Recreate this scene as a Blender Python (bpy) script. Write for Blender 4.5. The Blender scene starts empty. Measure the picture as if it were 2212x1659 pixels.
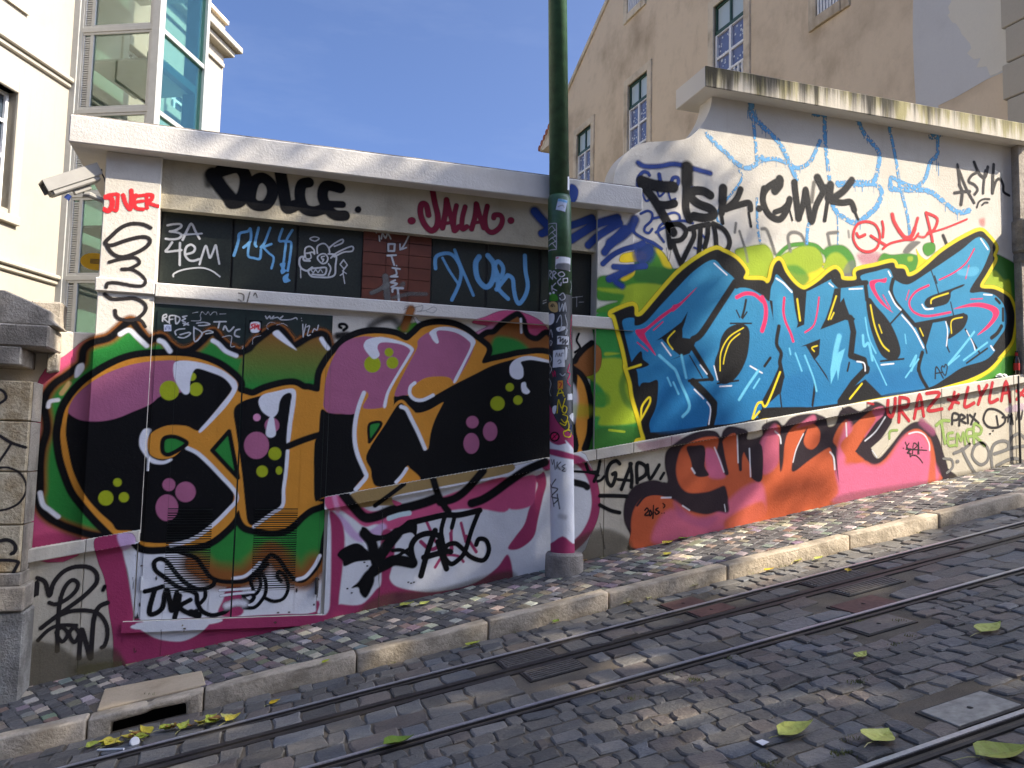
import bpy, bmesh, math, random
import numpy as np
from mathutils import Vector, Matrix
random.seed(7); rng = np.random.default_rng(7)
scene = bpy.context.scene
COL = scene.collection

# ------------------------------------------------------------------ camera, sky, sun, exposure
CAM = np.array([0.0, -6.2, 1.5])
YAW, PITCH, ROLL, FPX = math.radians(17.39114), math.radians(4.72792), math.radians(1.31462), 1790.0
PW, PH = 2212.0, 1659.0
SL = 0.1906                                   # street gradient along the wall
_f = np.array([math.sin(YAW)*math.cos(PITCH), math.cos(YAW)*math.cos(PITCH), math.sin(PITCH)])
_r = np.array([math.cos(YAW), -math.sin(YAW), 0.0]); _u = np.cross(_r, _f)
CR = math.cos(ROLL)*_r + math.sin(ROLL)*_u
CU = -math.sin(ROLL)*_r + math.cos(ROLL)*_u
CF = _f
cd = bpy.data.cameras.new('camera'); cam = bpy.data.objects.new('camera', cd); COL.objects.link(cam)
m = Matrix.Identity(4)
for i in range(3):
    m[i][0], m[i][1], m[i][2], m[i][3] = CR[i], CU[i], -CF[i], CAM[i]
cam.matrix_world = m
cd.sensor_fit = 'HORIZONTAL'; cd.sensor_width = 36.0; cd.lens = 36.0*FPX/PW
cd.clip_start = 0.05; cd.clip_end = 3000
scene.camera = cam

SUN = np.array([1.97, -1.0, 1.93]); SUN = SUN/np.linalg.norm(SUN)      # towards the sun
sun_el = math.asin(SUN[2]); sun_az = math.atan2(SUN[0], SUN[1])         # azimuth from +Y clockwise
w = bpy.data.worlds.new('World'); scene.world = w; w.use_nodes = True
nt = w.node_tree; nt.nodes.clear()
sky = nt.nodes.new('ShaderNodeTexSky'); sky.sky_type = 'NISHITA'; sky.sun_disc = False
sky.sun_elevation = sun_el; sky.sun_rotation = sun_az
sky.altitude = 50; sky.air_density = 0.43; sky.dust_density = 4.5; sky.ozone_density = 10.0
bg = nt.nodes.new('ShaderNodeBackground'); bg.inputs[1].default_value = 0.15
out = nt.nodes.new('ShaderNodeOutputWorld')
# a few thin high clouds mixed into the sky colour
tc = nt.nodes.new('ShaderNodeTexCoord'); mp = nt.nodes.new('ShaderNodeMapping'); mp.inputs['Scale'].default_value = (2.2, 2.2, 9.0)
nz = nt.nodes.new('ShaderNodeTexNoise'); nz.inputs['Scale'].default_value = 1.6; nz.inputs['Detail'].default_value = 6; nz.inputs['Roughness'].default_value = .62
rp = nt.nodes.new('ShaderNodeMapRange'); rp.inputs[1].default_value = .52; rp.inputs[2].default_value = .85; rp.inputs[3].default_value = 0; rp.inputs[4].default_value = .06
mx = nt.nodes.new('ShaderNodeMix'); mx.data_type = 'RGBA'; mx.inputs[7].default_value = (3.2, 3.6, 4.3, 1)
nt.links.new(tc.outputs['Generated'], mp.inputs[0]); nt.links.new(mp.outputs[0], nz.inputs['Vector']); nt.links.new(nz.outputs[0], rp.inputs[0])
nt.links.new(rp.outputs[0], mx.inputs[0]); nt.links.new(sky.outputs[0], mx.inputs[6]); nt.links.new(mx.outputs[2], bg.inputs[0])
nt.links.new(bg.outputs[0], out.inputs[0])
sd = bpy.data.lights.new('sun', 'SUN'); sd.energy = 3.9; sd.angle = math.radians(0.53); sd.color = (1.0, .93, .82)
so = bpy.data.objects.new('sun', sd); COL.objects.link(so); so.location = (20, -15, 25)
so.rotation_euler = Vector(-SUN).to_track_quat('-Z', 'Y').to_euler()
scene.view_settings.view_transform = 'Standard'; scene.view_settings.look = 'None'
scene.view_settings.exposure = 1.4; scene.view_settings.gamma = 1.0; scene.view_settings.use_curve_mapping = False
scene.view_settings.use_white_balance = True; scene.view_settings.white_balance_temperature = 6900; scene.view_settings.white_balance_tint = 10
scene.cycles.transparent_max_bounces = 48; scene.cycles.max_bounces = 8
scene.cycles.use_denoising = True

# ------------------------------------------------------------------ pixels of the photograph -> points
def ray(px, py):
    return CF + CR*((px-PW/2)/FPX) - CU*((py-PH/2)/FPX)
def U(px, py, Y=0.0):
    """point of the plane y = Y behind that pixel"""
    d = ray(px, py); t = (Y-CAM[1])/d[1]; return CAM + d*t
def UP(px, py, p0, n):
    d = ray(px, py); p0 = np.asarray(p0, float); n = np.asarray(n, float)
    return CAM + d*(((p0-CAM)@n)/(d@n))
def UG(px, py, c=0.0):
    """point of the street plane z = SL x + c"""
    return UP(px, py, (0, 0, c), (-SL, 0, 1))
def PJ(p):
    q = np.asarray(p, float)-CAM; zf = q@CF
    return np.array([PW/2+FPX*(q@CR)/zf, PH/2-FPX*(q@CU)/zf])
K1 = 1000/2183.; K4 = 1032/2212.
CROP = {}
for _j, (_y, _k, _k4) in enumerate(((0, K1, K4), (700, K1, K4), (1400, K1, K4), (2100, 1000/1795., 1032/1853.))):
    for _i in range(4):
        CROP['ABCD'[_j]+str(_i+1)] = (1000*_i, _y, _k4 if _i == 3 else _k)
CROP['E1'] = (0, 1100, 400/1659.); CROP['E2'] = (0, 1900, 500/922.); CROP['E4'] = (2080, 700, 250/259.)
CROP['E5'] = (550, 1150, 800/2212.); CROP['E6'] = (500, 1950, 850/2212.); CROP['P'] = (0, 0, 4032/2212.)
SRC = 2212/4032.
def Q(reg, x, y):
    ox, oy, k = CROP[reg]; return ((ox+k*x)*SRC, (oy+k*y)*SRC)
def UQ(reg, x, y, Y=0.0): return U(*Q(reg, x, y), Y)

# ------------------------------------------------------------------ object helpers
def tag(o, label=None, cat=None, group=None, kind=None):
    if label: o['label'] = label
    if cat: o['category'] = cat
    if group: o['group'] = group
    if kind: o['kind'] = kind
    return o
def empty(name, loc, label=None, cat=None, group=None):
    o = bpy.data.objects.new(name, None); COL.objects.link(o); o.location = Vector(loc); o.empty_display_size = .2
    return tag(o, label, cat, group)
def wloc(p):
    v = Vector((0, 0, 0))
    while p is not None: v += p.location; p = p.parent
    return v
def link(name, me, mat, parent=None, smooth=False, **kw):
    o = bpy.data.objects.new(name, me); COL.objects.link(o)
    if mat is not None and not me.materials: me.materials.append(mat)
    if parent is not None:
        o.parent = parent; o.location = -wloc(parent)
    if smooth:
        me.polygons.foreach_set('use_smooth', [True]*len(me.polygons))
    return tag(o, **kw)
def mesh(name, verts, faces, mat, parent=None, smooth=False, **kw):
    me = bpy.data.meshes.new(name); me.from_pydata([tuple(map(float, v)) for v in verts], [], faces); me.update()
    return link(name, me, mat, parent, smooth, **kw)
class MB:
    """collects vertices and faces of one mesh"""
    def __init__(s): s.v = []; s.f = []
    def add(s, v, f):
        b = len(s.v); s.v += [tuple(map(float, p)) for p in v]; s.f += [tuple(i+b for i in q) for q in f]; return s
    def box(s, x0, x1, y0, y1, z0, z1, sl=0.0):
        if x0 > x1: x0, x1 = x1, x0
        if y0 > y1: y0, y1 = y1, y0
        v = [(x, y, z+sl*x) for z in (z0, z1) for y in (y0, y1) for x in (x0, x1)]
        return s.add(v, [(0, 2, 3, 1), (4, 5, 7, 6), (0, 1, 5, 4), (2, 6, 7, 3), (0, 4, 6, 2), (1, 3, 7, 5)])
    def prism(s, poly, y0, y1):
        """polygon in x,z (counter-clockwise seen from the street) extruded along y"""
        n = len(poly); v = [(x, y0, z) for x, z in poly]+[(x, y1, z) for x, z in poly]
        f = [tuple(range(n)), tuple(range(2*n-1, n-1, -1))]
        for i in range(n):
            j = (i+1) % n; f.append((j, i, n+i, n+j))
        return s.add(v, f)
    def vprism(s, poly, z0, z1):
        n = len(poly); v = [(x, y, z0) for x, y in poly]+[(x, y, z1) for x, y in poly]
        f = [tuple(range(n-1, -1, -1)), tuple(range(n, 2*n))]
        for i in range(n):
            j = (i+1) % n; f.append((i, j, n+j, n+i))
        return s.add(v, f)
    def frame(s, o, ux, uy, uz, a0, a1, b0, b1, c0, c1):
        """box in a local frame: origin o, axes ux uy uz"""
        o = np.asarray(o, float)
        v = [o+ux*a+uy*b+uz*c for c in (c0, c1) for b in (b0, b1) for a in (a0, a1)]
        return s.add(v, [(0, 2, 3, 1), (4, 5, 7, 6), (0, 1, 5, 4), (2, 6, 7, 3), (0, 4, 6, 2), (1, 3, 7, 5)])
    def lathe(s, c, prof, n=32, axis=(0, 0, 1)):
        """profile [(r,h)...] turned round an axis through c"""
        az = Vector(axis).normalized(); ax = az.orthogonal().normalized(); ay = az.cross(ax); c = Vector(c)
        v = []; f = []
        for r, h in prof:
            for i in range(n):
                a = 2*math.pi*i/n; v.append(c+az*h+ax*(r*math.cos(a))+ay*(r*math.sin(a)))
        for k in range(len(prof)-1):
            for i in range(n):
                j = (i+1) % n; f.append((k*n+i, k*n+j, (k+1)*n+j, (k+1)*n+i))
        f.append(tuple(range(n-1, -1, -1))); f.append(tuple(range((len(prof)-1)*n, len(prof)*n)))
        return s.add(v, f)
    def tube(s, pts, r, n=8):
        pts = [Vector(p) for p in pts]; v = []; f = []
        for k, p in enumerate(pts):
            d = (pts[min(k+1, len(pts)-1)]-pts[max(k-1, 0)]).normalized(); a = d.orthogonal().normalized(); b = d.cross(a)
            rr = r[k] if isinstance(r, (list, tuple)) else r
            for i in range(n):
                t = 2*math.pi*i/n; v.append(p+a*(rr*math.cos(t))+b*(rr*math.sin(t)))
        for k in range(len(pts)-1):
            for i in range(n):
                j = (i+1) % n; f.append((k*n+i, k*n+j, (k+1)*n+j, (k+1)*n+i))
        f.append(tuple(range(n-1, -1, -1))); f.append(tuple(range((len(pts)-1)*n, len(pts)*n)))
        return s.add(v, f)
    def build(s, name, mat, parent=None, bevel=0, smooth=False, seg=1, **kw):
        me = bpy.data.meshes.new(name); me.from_pydata(s.v, [], s.f); me.update()
        bm = bmesh.new(); bm.from_mesh(me)
        bmesh.ops.recalc_face_normals(bm, faces=bm.faces)
        if bevel:
            bmesh.ops.bevel(bm, geom=list(bm.edges), offset=bevel, segments=seg, affect='EDGES', profile=.6, clamp_overlap=True)
        bm.to_mesh(me); bm.free()
        return link(name, me, mat, parent, smooth, **kw)

# ------------------------------------------------------------------ materials
def srgb(c):
    return tuple(((v/255.)/12.92 if v/255. <= .04045 else ((v/255.+.055)/1.055)**2.4) for v in c)
class NT:
    def __init__(s, name):
        s.m = bpy.data.materials.new(name); s.m.use_nodes = True; s.t = s.m.node_tree; s.t.nodes.clear()
        s.o = s.n('OutputMaterial'); s.co = s.n('TexCoord').outputs['Object']
    def n(s, kind, **kw):
        nd = s.t.nodes.new('ShaderNode'+kind)
        for k, v in kw.items(): setattr(nd, k, v)
        return nd
    def l(s, a, b): s.t.links.new(a, b)
    def val(s, sock, v):
        if isinstance(v, bpy.types.NodeSocket): s.l(v, sock)
        else: sock.default_value = v
    def noise(s, scale, detail=4, rough=.55, vec=None, dist=0):
        nd = s.n('TexNoise'); nd.inputs['Scale'].default_value = scale; nd.inputs['Detail'].default_value = detail
        nd.inputs['Roughness'].default_value = rough; nd.inputs['Distortion'].default_value = dist
        s.l(vec if vec is not None else s.co, nd.inputs['Vector']); return nd.outputs['Fac']
    def mapv(s, scale=(1, 1, 1), loc=(0, 0, 0), rot=(0, 0, 0)):
        nd = s.n('Mapping'); nd.inputs['Scale'].default_value = scale; nd.inputs['Location'].default_value = loc; nd.inputs['Rotation'].default_value = rot
        s.l(s.co, nd.inputs[0]); return nd.outputs[0]
    def rng(s, x, a, b, c=0., d=1., smooth=False):
        nd = s.n('MapRange'); nd.interpolation_type = 'SMOOTHSTEP' if smooth else 'LINEAR'
        s.l(x, nd.inputs[0]); nd.inputs[1].default_value = a; nd.inputs[2].default_value = b; nd.inputs[3].default_value = c; nd.inputs[4].default_value = d
        return nd.outputs[0]
    def mix(s, fac, a, b, mode='MIX'):
        nd = s.n('Mix', data_type='RGBA', blend_type=mode); s.val(nd.inputs[0], fac)
        for k, v in ((6, a), (7, b)): s.val(nd.inputs[k], v if isinstance(v, bpy.types.NodeSocket) else (*v[:3], 1))
        return nd.outputs[2]
    def math(s, op, a, b=0.):
        nd = s.n('Math', operation=op); s.val(nd.inputs[0], a); s.val(nd.inputs[1], b); return nd.outputs[0]
    def xyz(s):
        nd = s.n('SeparateXYZ'); s.l(s.co, nd.inputs[0]); return nd.outputs
    def attr(s, name):
        nd = s.n('Attribute'); nd.attribute_name = name; return nd.outputs
    def bump(s, h, strength=.3, dist=.01, nrm=None):
        nd = s.n('Bump'); nd.inputs['Strength'].default_value = strength; nd.inputs['Distance'].default_value = dist; s.l(h, nd.inputs['Height'])
        if nrm is not None: s.l(nrm, nd.inputs['Normal'])
        return nd.outputs[0]
    def principled(s, color, rough=.7, nrm=None, metal=0., spec=.5):
        p = s.n('BsdfPrincipled'); s.val(p.inputs['Base Color'], color if isinstance(color, bpy.types.NodeSocket) else (*color[:3], 1))
        s.val(p.inputs['Roughness'], rough); s.val(p.inputs['Metallic'], metal); p.inputs['Specular IOR Level'].default_value = spec
        if nrm is not None: s.l(nrm, p.inputs['Normal'])
        return p
    def done(s, sh):
        s.l(sh.outputs[0] if hasattr(sh, 'outputs') else sh, s.o.inputs[0]); return s.m
def plaster(name, base, dirt, amount=.5, bump=.35, scale=1., streak=.4, rough=.85, fine=1.0, sf=9.):
    t = NT(name); c = srgb(base); d = srgb(dirt)
    big = t.noise(1.3*scale, 6, .6); med = t.noise(7*scale, 5, .65); fn = t.noise(140*fine, 3, .6)
    st = t.noise(1.0, 6, .68, t.mapv((sf, sf, .55 if sf > 5 else .8)))
    f = t.math('MULTIPLY', t.rng(big, .42, .72, 0, 1, True), amount)
    col = t.mix(f, c, d)
    col = t.mix(t.math('MULTIPLY', t.rng(st, .52, .78, 0, 1, True), streak), col, d)
    col = t.mix(t.math('MULTIPLY', t.rng(med, .55, .8), .25*amount), col, tuple(v*.55 for v in d))
    col = t.mix(t.rng(fn, .35, .7, 0, .10), col, tuple(v*.6 for v in c))
    h = t.math('ADD', t.math('MULTIPLY', t.noise(55*fine, 4, .6), 1.0), t.math('MULTIPLY', fn, .5))
    return t.done(t.principled(col, rough, t.bump(h, bump, .006), spec=.3))
def stone(name, base, dark, scale=1., bump=.6, rough=.85, fine=60, pits=.5):
    t = NT(name); c = srgb(base); d = srgb(dark)
    big = t.noise(2.2*scale, 6, .62); gr = t.noise(fine, 5, .7)
    col = t.mix(t.rng(big, .38, .68, 0, .8, True), c, d)
    col = t.mix(t.rng(gr, .45, .72, 0, pits), col, tuple(v*.45 for v in d))
    h = t.math('ADD', gr, t.math('MULTIPLY', t.noise(fine*.25, 4, .6), 1.4))
    return t.done(t.principled(col, rough, t.bump(h, bump, .012), spec=.3))
def plain(name, c, rough=.6, metal=0., bump=0., var=.15, scale=20, spec=.5):
    t = NT(name); c = srgb(c)
    nz_ = t.noise(scale, 5, .6)
    col = t.mix(t.rng(nz_, .35, .7, 0, 1), c, tuple(v*(1-var*2) for v in c))
    nr = t.bump(t.noise(scale*4, 3, .6), bump, .004) if bump else None
    return t.done(t.principled(col, rough, nr, metal, spec))
def glass(name, tint, rough=.02, refl=1.0):
    t = NT(name); tr = t.n('BsdfTransparent'); tr.inputs[0].default_value = (*srgb(tint), 1)
    gl = t.n('BsdfGlossy'); gl.inputs['Roughness'].default_value = rough; gl.inputs[0].default_value = (.9, .95, .95, 1)
    fr = t.n('Fresnel'); fr.inputs[0].default_value = 1.5
    ms = t.n('MixShader'); t.l(t.rng(fr.outputs[0], 0, 1, .02, refl), ms.inputs[0]); t.l(tr.outputs[0], ms.inputs[1]); t.l(gl.outputs[0], ms.inputs[2])
    return t.done(ms)
M = {}
M['wall'] = plaster('painted_wall', (222, 216, 203), (178, 166, 145), .35, .5, 1, .22)
M['frieze'] = plaster('rough_render', (190, 180, 156), (132, 120, 98), .75, .8, 1, .3)
M['coping'] = plaster('white_coping', (222, 217, 208), (175, 168, 156), .35, .5, 1.5, .25)
M['plinth'] = plaster('limestone_slab', (205, 196, 176), (128, 116, 92), .55, .5, .9, .45)
M['ledge'] = plaster('limestone_cap', (214, 207, 192), (150, 140, 120), .5, .35, 1.6, .35)
M['beige'] = plaster('beige_render', (216, 196, 168), (158, 138, 112), .75, .25, .55, .45, fine=.3, sf=1.7)
M['greypatch'] = plaster('grey_render_patch', (200, 199, 196), (180, 178, 174), .4, .15, .5, .2, fine=.3)
M['palepatch'] = plaster('pale_render_patch', (214, 208, 192), (200, 192, 172), .3, .15, .5, .15, fine=.3)
M['cream'] = plaster('cream_render', (172, 164, 149), (154, 143, 124), .35, .1, .3, .2, fine=.3)
M['creamstone'] = plaster('cream_stone', (176, 168, 152), (172, 160, 140), .5, .15, .8, .4, fine=.3)
M['surround'] = plaster('window_stone', (214, 200, 176), (130, 108, 82), .6, .3, 1.4, .5, fine=.4)
M['steel'] = plain('grey_painted_steel', (172, 172, 166), .45, .0, 0, .06, 8)
M['darkgreen'] = plain('dark_green_metal', (26, 44, 40), .45, .0, .15, .2, 25)
M['winpanel'] = plain('dark_window_panel', (46, 52, 48), .32, 0, .05, .2, 60)
M['winframe'] = plain('window_frame', (34, 36, 34), .5, 0, 0, .2, 30)
M['tile'] = plain('red_brown_tile', (112, 58, 42), .4, 0, .08, .16, 9)
M['grout'] = plain('grout', (112, 74, 60), .9)
M['doorwhite'] = plain('door_paint', (206, 207, 208), .55, 0, .1, .06, 14)
M['black_in'] = plain('dark_interior', (14, 14, 14), .9)
M['pillar'] = stone('pillar_stone', (176, 166, 150), (104, 97, 86), 1.6, .6, .85, 70, .35)
M['pillar_warm'] = stone('pillar_face_stone', (206, 190, 158), (150, 124, 84), 2.2, .9, .85, 45, .3)
M['pillar_rough'] = stone('pillar_base_stone', (170, 166, 156), (112, 108, 100), 2.0, 1.0, .9, 55, .35)
M['kerb'] = stone('kerb_limestone', (200, 184, 160), (138, 126, 106), 2.4, .5, .8, 60, .35)
M['slabstone'] = stone('pavement_slab_stone', (196, 176, 146), (160, 140, 112), 1.2, .25, .75, 60, .15)
M['white'] = plain('white_paint', (232, 232, 230), .5, 0, 0, .04)
M['green_frame'] = plain('green_frame_paint', (40, 78, 66), .5)
M['rail'] = plain('worn_steel', (66, 62, 60), .55, .35, .1, .2, 30)
M['railtop'] = plain('polished_steel', (196, 194, 198), .35, .55, .05, .1, 60)
M['slotdark'] = plain('slot_dark', (8, 8, 9), .8)
M['rustplate'] = plain('rust_red_plate', (108, 78, 72), .65, .3, .3, .2, 40)
M['greyplate'] = plain('grey_iron_plate', (112, 106, 100), .6, .15, .3, .2, 40)
M['paleplate'] = plain('pale_iron_plate', (168, 164, 154), .6, .3, .3, .2, 25)
M['polegreen'] = plain('green_pole_paint', (66, 104, 70), .4, 0, .12, .22, 12)
M['poleblack'] = plain('grimy_pole_paint', (34, 36, 36), .5, 0, .1, .2, 30)
M['concrete'] = stone('pole_base_concrete', (166, 158, 148), (118, 110, 102), 4, .6, .9, 90, .4)
def sett_mat(name, dust):
    t = NT(name); a = t.attr('tone')
    gr = t.noise(90, 5, .7); big = t.noise(9, 4, .6)
    col = t.mix(t.rng(gr, .35, .72, 0, .6), a['Color'], t.mix(.55, a['Color'], (0, 0, 0)))
    col = t.mix(t.rng(big, .5, .8, 0, dust), col, srgb((150, 138, 120)))
    h = t.math('ADD', gr, t.math('MULTIPLY', t.noise(26, 4, .6), 1.6))
    return t.done(t.principled(col, t.rng(big, .3, .7, .5, .75), t.bump(h, .55, .012), spec=.45))
M['sett'] = sett_mat('street_sett', .25); M['cobble'] = sett_mat('pavement_cobble', .12)
def dirt_mat(name, a, b):
    t = NT(name); g = t.noise(160, 5, .75); bg_ = t.noise(3, 5, .6)
    col = t.mix(t.rng(bg_, .35, .7), srgb(a), srgb(b)); col = t.mix(t.rng(g, .4, .7, 0, .7), col, tuple(v*.35 for v in srgb(a)))
    return t.done(t.principled(col, .95, t.bump(g, .8, .01), spec=.2))
M['joint'] = dirt_mat('joint_sand', (132, 121, 106), (98, 91, 80)); M['earth'] = dirt_mat('earth', (110, 100, 84), (84, 80, 62))
# ------------------------------------------------------------------ ground, street, pavement, kerb
def grid_sheet(name, xs, ys, zf, mat, **kw):
    v = [(x, y, zf(x, y)) for y in ys for x in xs]; nx = len(xs); f = []
    for j in range(len(ys)-1):
        for i in range(nx-1): f.append((j*nx+i, j*nx+i+1, (j+1)*nx+i+1, (j+1)*nx+i))
    return mesh(name, v, f, mat, **kw)
clampx = lambda x: max(-22., min(22., x))
grid_sheet('ground', [-1500, -200, -22, 0, 22, 200, 1500], [-1500, -60, -12, 0, 30, 200, 1500], lambda x, y: SL*clampx(x)-.30, M['earth'], kind='structure')
KY0, KY1, KH = -.93, -.80, .108                     # kerb face, kerb back, kerb height
pav_z = lambda x, y: SL*x + KH + .06*(y-KY1)/.80     # pavement top
street = mesh('street', [(-14, -12, -14*SL-.008), (22, -12, 22*SL-.008), (22, KY0+.05, 22*SL-.008), (-14, KY0+.05, -14*SL-.008)], [(0, 1, 2, 3)], M['joint'], kind='structure')
pavement = mesh('pavement', [(-14, KY1-.03, pav_z(-14, KY1)-.010), (22, KY1-.03, pav_z(22, KY1)-.010), (22, .3, pav_z(22, .3)-.010), (-14, .3, pav_z(-14, .3)-.010)], [(0, 1, 2, 3)], M['joint'], kind='structure')

def piece(poly, zf, h, cham, depth=.03):
    """a stone with an uneven chamfered top; poly = plan outline"""
    n = len(poly); c = np.mean(poly, 0); v = []; tilt = rng.normal(0, .03, 2)
    top = lambda p: zf(p[0], p[1])+h+(p[0]-c[0])*tilt[0]+(p[1]-c[1])*tilt[1]
    for p in poly: v.append((p[0], p[1], zf(p[0], p[1])-depth))
    for p in poly: v.append((p[0], p[1], top(p)-cham*.8))
    for p in poly:
        q = c+(p-c)*max(.2, 1-cham/np.linalg.norm(p-c)*1.15); v.append((q[0], q[1], top(q)+rng.normal(0, .0009)))
    f = []
    for k in (0, 1):
        for i in range(n):
            j = (i+1) % n; f.append((k*n+i, k*n+j, (k+1)*n+j, (k+1)*n+i))
    f.append(tuple(range(2*n, 3*n)))
    return v, f
def warp(x, y, a, fx):
    return (a*math.sin(fx*x+1.7*y+.4)+.6*a*math.sin(2.3*fx*y-.8*x), a*math.cos(.9*fx*x-1.3*fx*y)+.5*a*math.sin(2.1*x+3*y))
def quad_stone(x0, x1, y0, y1, gap, jit, wa, wf):
    out = []
    for (x, y) in ((x0+gap, y0+gap), ((x0+x1)/2, y0+gap), (x1-gap, y0+gap), (x1-gap, (y0+y1)/2), (x1-gap, y1-gap), ((x0+x1)/2, y1-gap), (x0+gap, y1-gap), (x0+gap, (y0+y1)/2)):
        dx, dy = warp(x, y, wa, wf); out.append((x+dx+rng.normal(0, jit), y+dy+rng.normal(0, jit)))
    out = np.array(out)
    c = out.mean(0)
    for k in (0, 2, 4, 6): out[k] = c+(out[k]-c)*rng.uniform(.86, 1.02)     # worn corners
    return out
def build_stones(stones, parent, name, fieldname, mat, nind=300):
    """the stones that show largest become parts of their own, the rest one joined field"""
    cand = []
    for i, (v, f, t) in enumerate(stones):
        c = np.mean(v, 0); q = PJ(c); d = np.linalg.norm(c-CAM)
        vis = -10 < q[0] < PW+10 and -10 < q[1] < PH+10 and (c-CAM)@CF > 0
        cand.append((0 if vis else 1, d, i))
    cand.sort(); chosen = set(i for vis, d, i in cand[:nind] if vis == 0)
    FV = []; FF = []; FT = []
    for i, (v, f, t) in enumerate(stones):
        if i in chosen:
            me = bpy.data.meshes.new(name); me.from_pydata(v, [], f); a = me.color_attributes.new('tone', 'FLOAT_COLOR', 'POINT')
            a.data.foreach_set('color', np.tile([*t, 1.], len(v))); link(name, me, mat, parent)
        else:
            b = len(FV); FV += v; FF += [tuple(k+b for k in q) for q in f]; FT += [[*t, 1.]]*len(v)
    me = bpy.data.meshes.new(fieldname); me.from_pydata(FV, [], FF); a = me.color_attributes.new('tone', 'FLOAT_COLOR', 'POINT')
    a.data.foreach_set('color', np.array(FT).ravel()); link(fieldname, me, mat, parent, kind='stuff')

RAILS = {'rail1': -1.37, 'slot': -1.66, 'rail2': -2.27, 'rail3': -3.70}
street_z = lambda x, y: SL*x
def street_tone():
    g = rng.uniform(.10, .19); r = rng.random()
    if r < .22: return (g*1.2, g*1.0, g*.84)
    if r < .34: return (g*.98, g, g*1.0)
    if r < .42: return (g*1.35, g*1.28, g*1.18)
    return (g*1.08, g*1.0, g*.87)
covers = []      # (x0,x1,y0,y1) of metal covers the stones leave free
_S = [(2.66, 2.90, -1.325, -1.125), (2.70, 2.95, -1.585, -1.42), (3.32, 3.62, -2.215, -2.00), (3.13, 3.42, -2.55, -2.36), (2.62, 2.93, -3.62, -3.43), (3.02, 3.4, -4.05, -3.80),
      (3.55, 3.95, -1.585, -1.425), (3.55, 3.95, -1.895, -1.735), (5.6, 6.0, -1.585, -1.425), (5.6, 6.0, -1.895, -1.735), (1.45, 1.75, -1.585, -1.425), (1.5, 1.8, -1.895, -1.735)]
strips = [(-.935, -1.318, .13, .125), (-1.418, -1.596, .17, .17), (-1.724, -2.218, .165, .155), (-2.318, -3.648, .112, .111), (-3.748, -5.4, .12, .11)]
stones = []
for (ya, yb, lx, ly) in strips:
    n = max(1, round((ya-yb)/ly)); hh = (ya-yb)/n
    for j in range(n):
        y1 = ya-j*hh; y0 = y1-hh; x = -2.6-rng.random()*.1
        while x < 11.5:
            L = lx*rng.choice([.62, .8, 1., 1.2, 1.5])*rng.uniform(.88, 1.12); mid = (x+L/2, (y0+y1)/2)
            hit = any(a-.03 < mid[0]+L*.4 and mid[0]-L*.4 < b+.03 and c-.03 < mid[1]+hh*.4 and mid[1]-hh*.4 < d+.03 for a, b, c, d in _S)
            if not hit and not (mid[1] < -4.3 and mid[0] < -1):
                edge = n <= 1
                p = quad_stone(x, x+L, y0, y1, .0030, .0052, 0 if edge else (.006 if lx > .1 else .022), 2.6)
                p[:, 1] = np.clip(p[:, 1], yb+.004, ya-.004)
                v, f = piece(p, street_z, rng.normal(.003, .0032), rng.uniform(.005, .010)); stones.append((v, f, street_tone()))
            x += L
build_stones(stones, street, 'paving_stone', 'paving_field', M['sett'])
# pavement cobbles
def cob_tone():
    r = rng.random()
    if r < .11: return tuple(v*rng.uniform(.85, 1.1) for v in srgb((196, 186, 168)))
    if r < .24: return tuple(v*rng.uniform(.8, 1.15) for v in srgb((136, 124, 106)))
    if r < .42: return tuple(v*rng.uniform(.8, 1.15) for v in srgb((142, 138, 130)))
    g = rng.uniform(.085, .14); return (g*1.05, g, g*.94)
SLAB = [tuple(UP(a, b, (0, KY1, KH), (-SL, -.075, 1))[:2]) for a, b in ((225, 1490), (206, 1541), (441, 1500), (436, 1450))]
SLAB[1] = (SLAB[1][0], KY1+.004); SLAB[2] = (SLAB[2][0], KY1+.004)
def in_slab(x, y):
    return SLAB[0][0]-.02 < x < SLAB[3][0]+.02 and y < SLAB[0][1]+(SLAB[3][1]-SLAB[0][1])*(x-SLAB[0][0])/(SLAB[3][0]-SLAB[0][0])+.02
stones = []; u = .076; ca, sa = math.cos(math.radians(24)), math.sin(math.radians(24))
for j in range(-70, 70):
    off = rng.random()*u
    for i in range(-70, 250):
        a0 = i*u+off*.35; b0 = j*u*1.08
        x = a0*ca-b0*sa; y = a0*sa+b0*ca+.0
        y_ = y
        if not (-2.4 < x < 9.5): continue
        if y_ < KY1-.07 or y_ > .02: continue
        if in_slab(x+u/2, y_+u/2): continue
        pl = []
        sx, sy = rng.uniform(.92, 1.02)*u, rng.uniform(.92, 1.02)*u*1.08
        for (p, q) in ((0, 0), (.5, -.03), (1, 0), (1.03, .5), (1, 1), (.5, 1.03), (0, 1), (-.03, .5)):
            pa = a0+.002+p*(sx-.004); pb = b0+.002+q*(sy-.004); dx, dy = warp(a0, b0, .008, 4)
            pl.append((pa*ca-pb*sa+dx+rng.normal(0, .0016), pa*sa+pb*ca+dy+rng.normal(0, .0016)))
        pl = np.array(pl); pl[:, 1] = np.clip(pl[:, 1], KY1+.003, .05)
        if pl[:, 1].max()-pl[:, 1].min() < .03: continue
        v, f = piece(pl, pav_z, rng.normal(.002, .0016), rng.uniform(.003, .006), .02); stones.append((v, f, cob_tone()))
build_stones(stones, pavement, 'cobble', 'cobble_field', M['cobble'])
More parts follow.
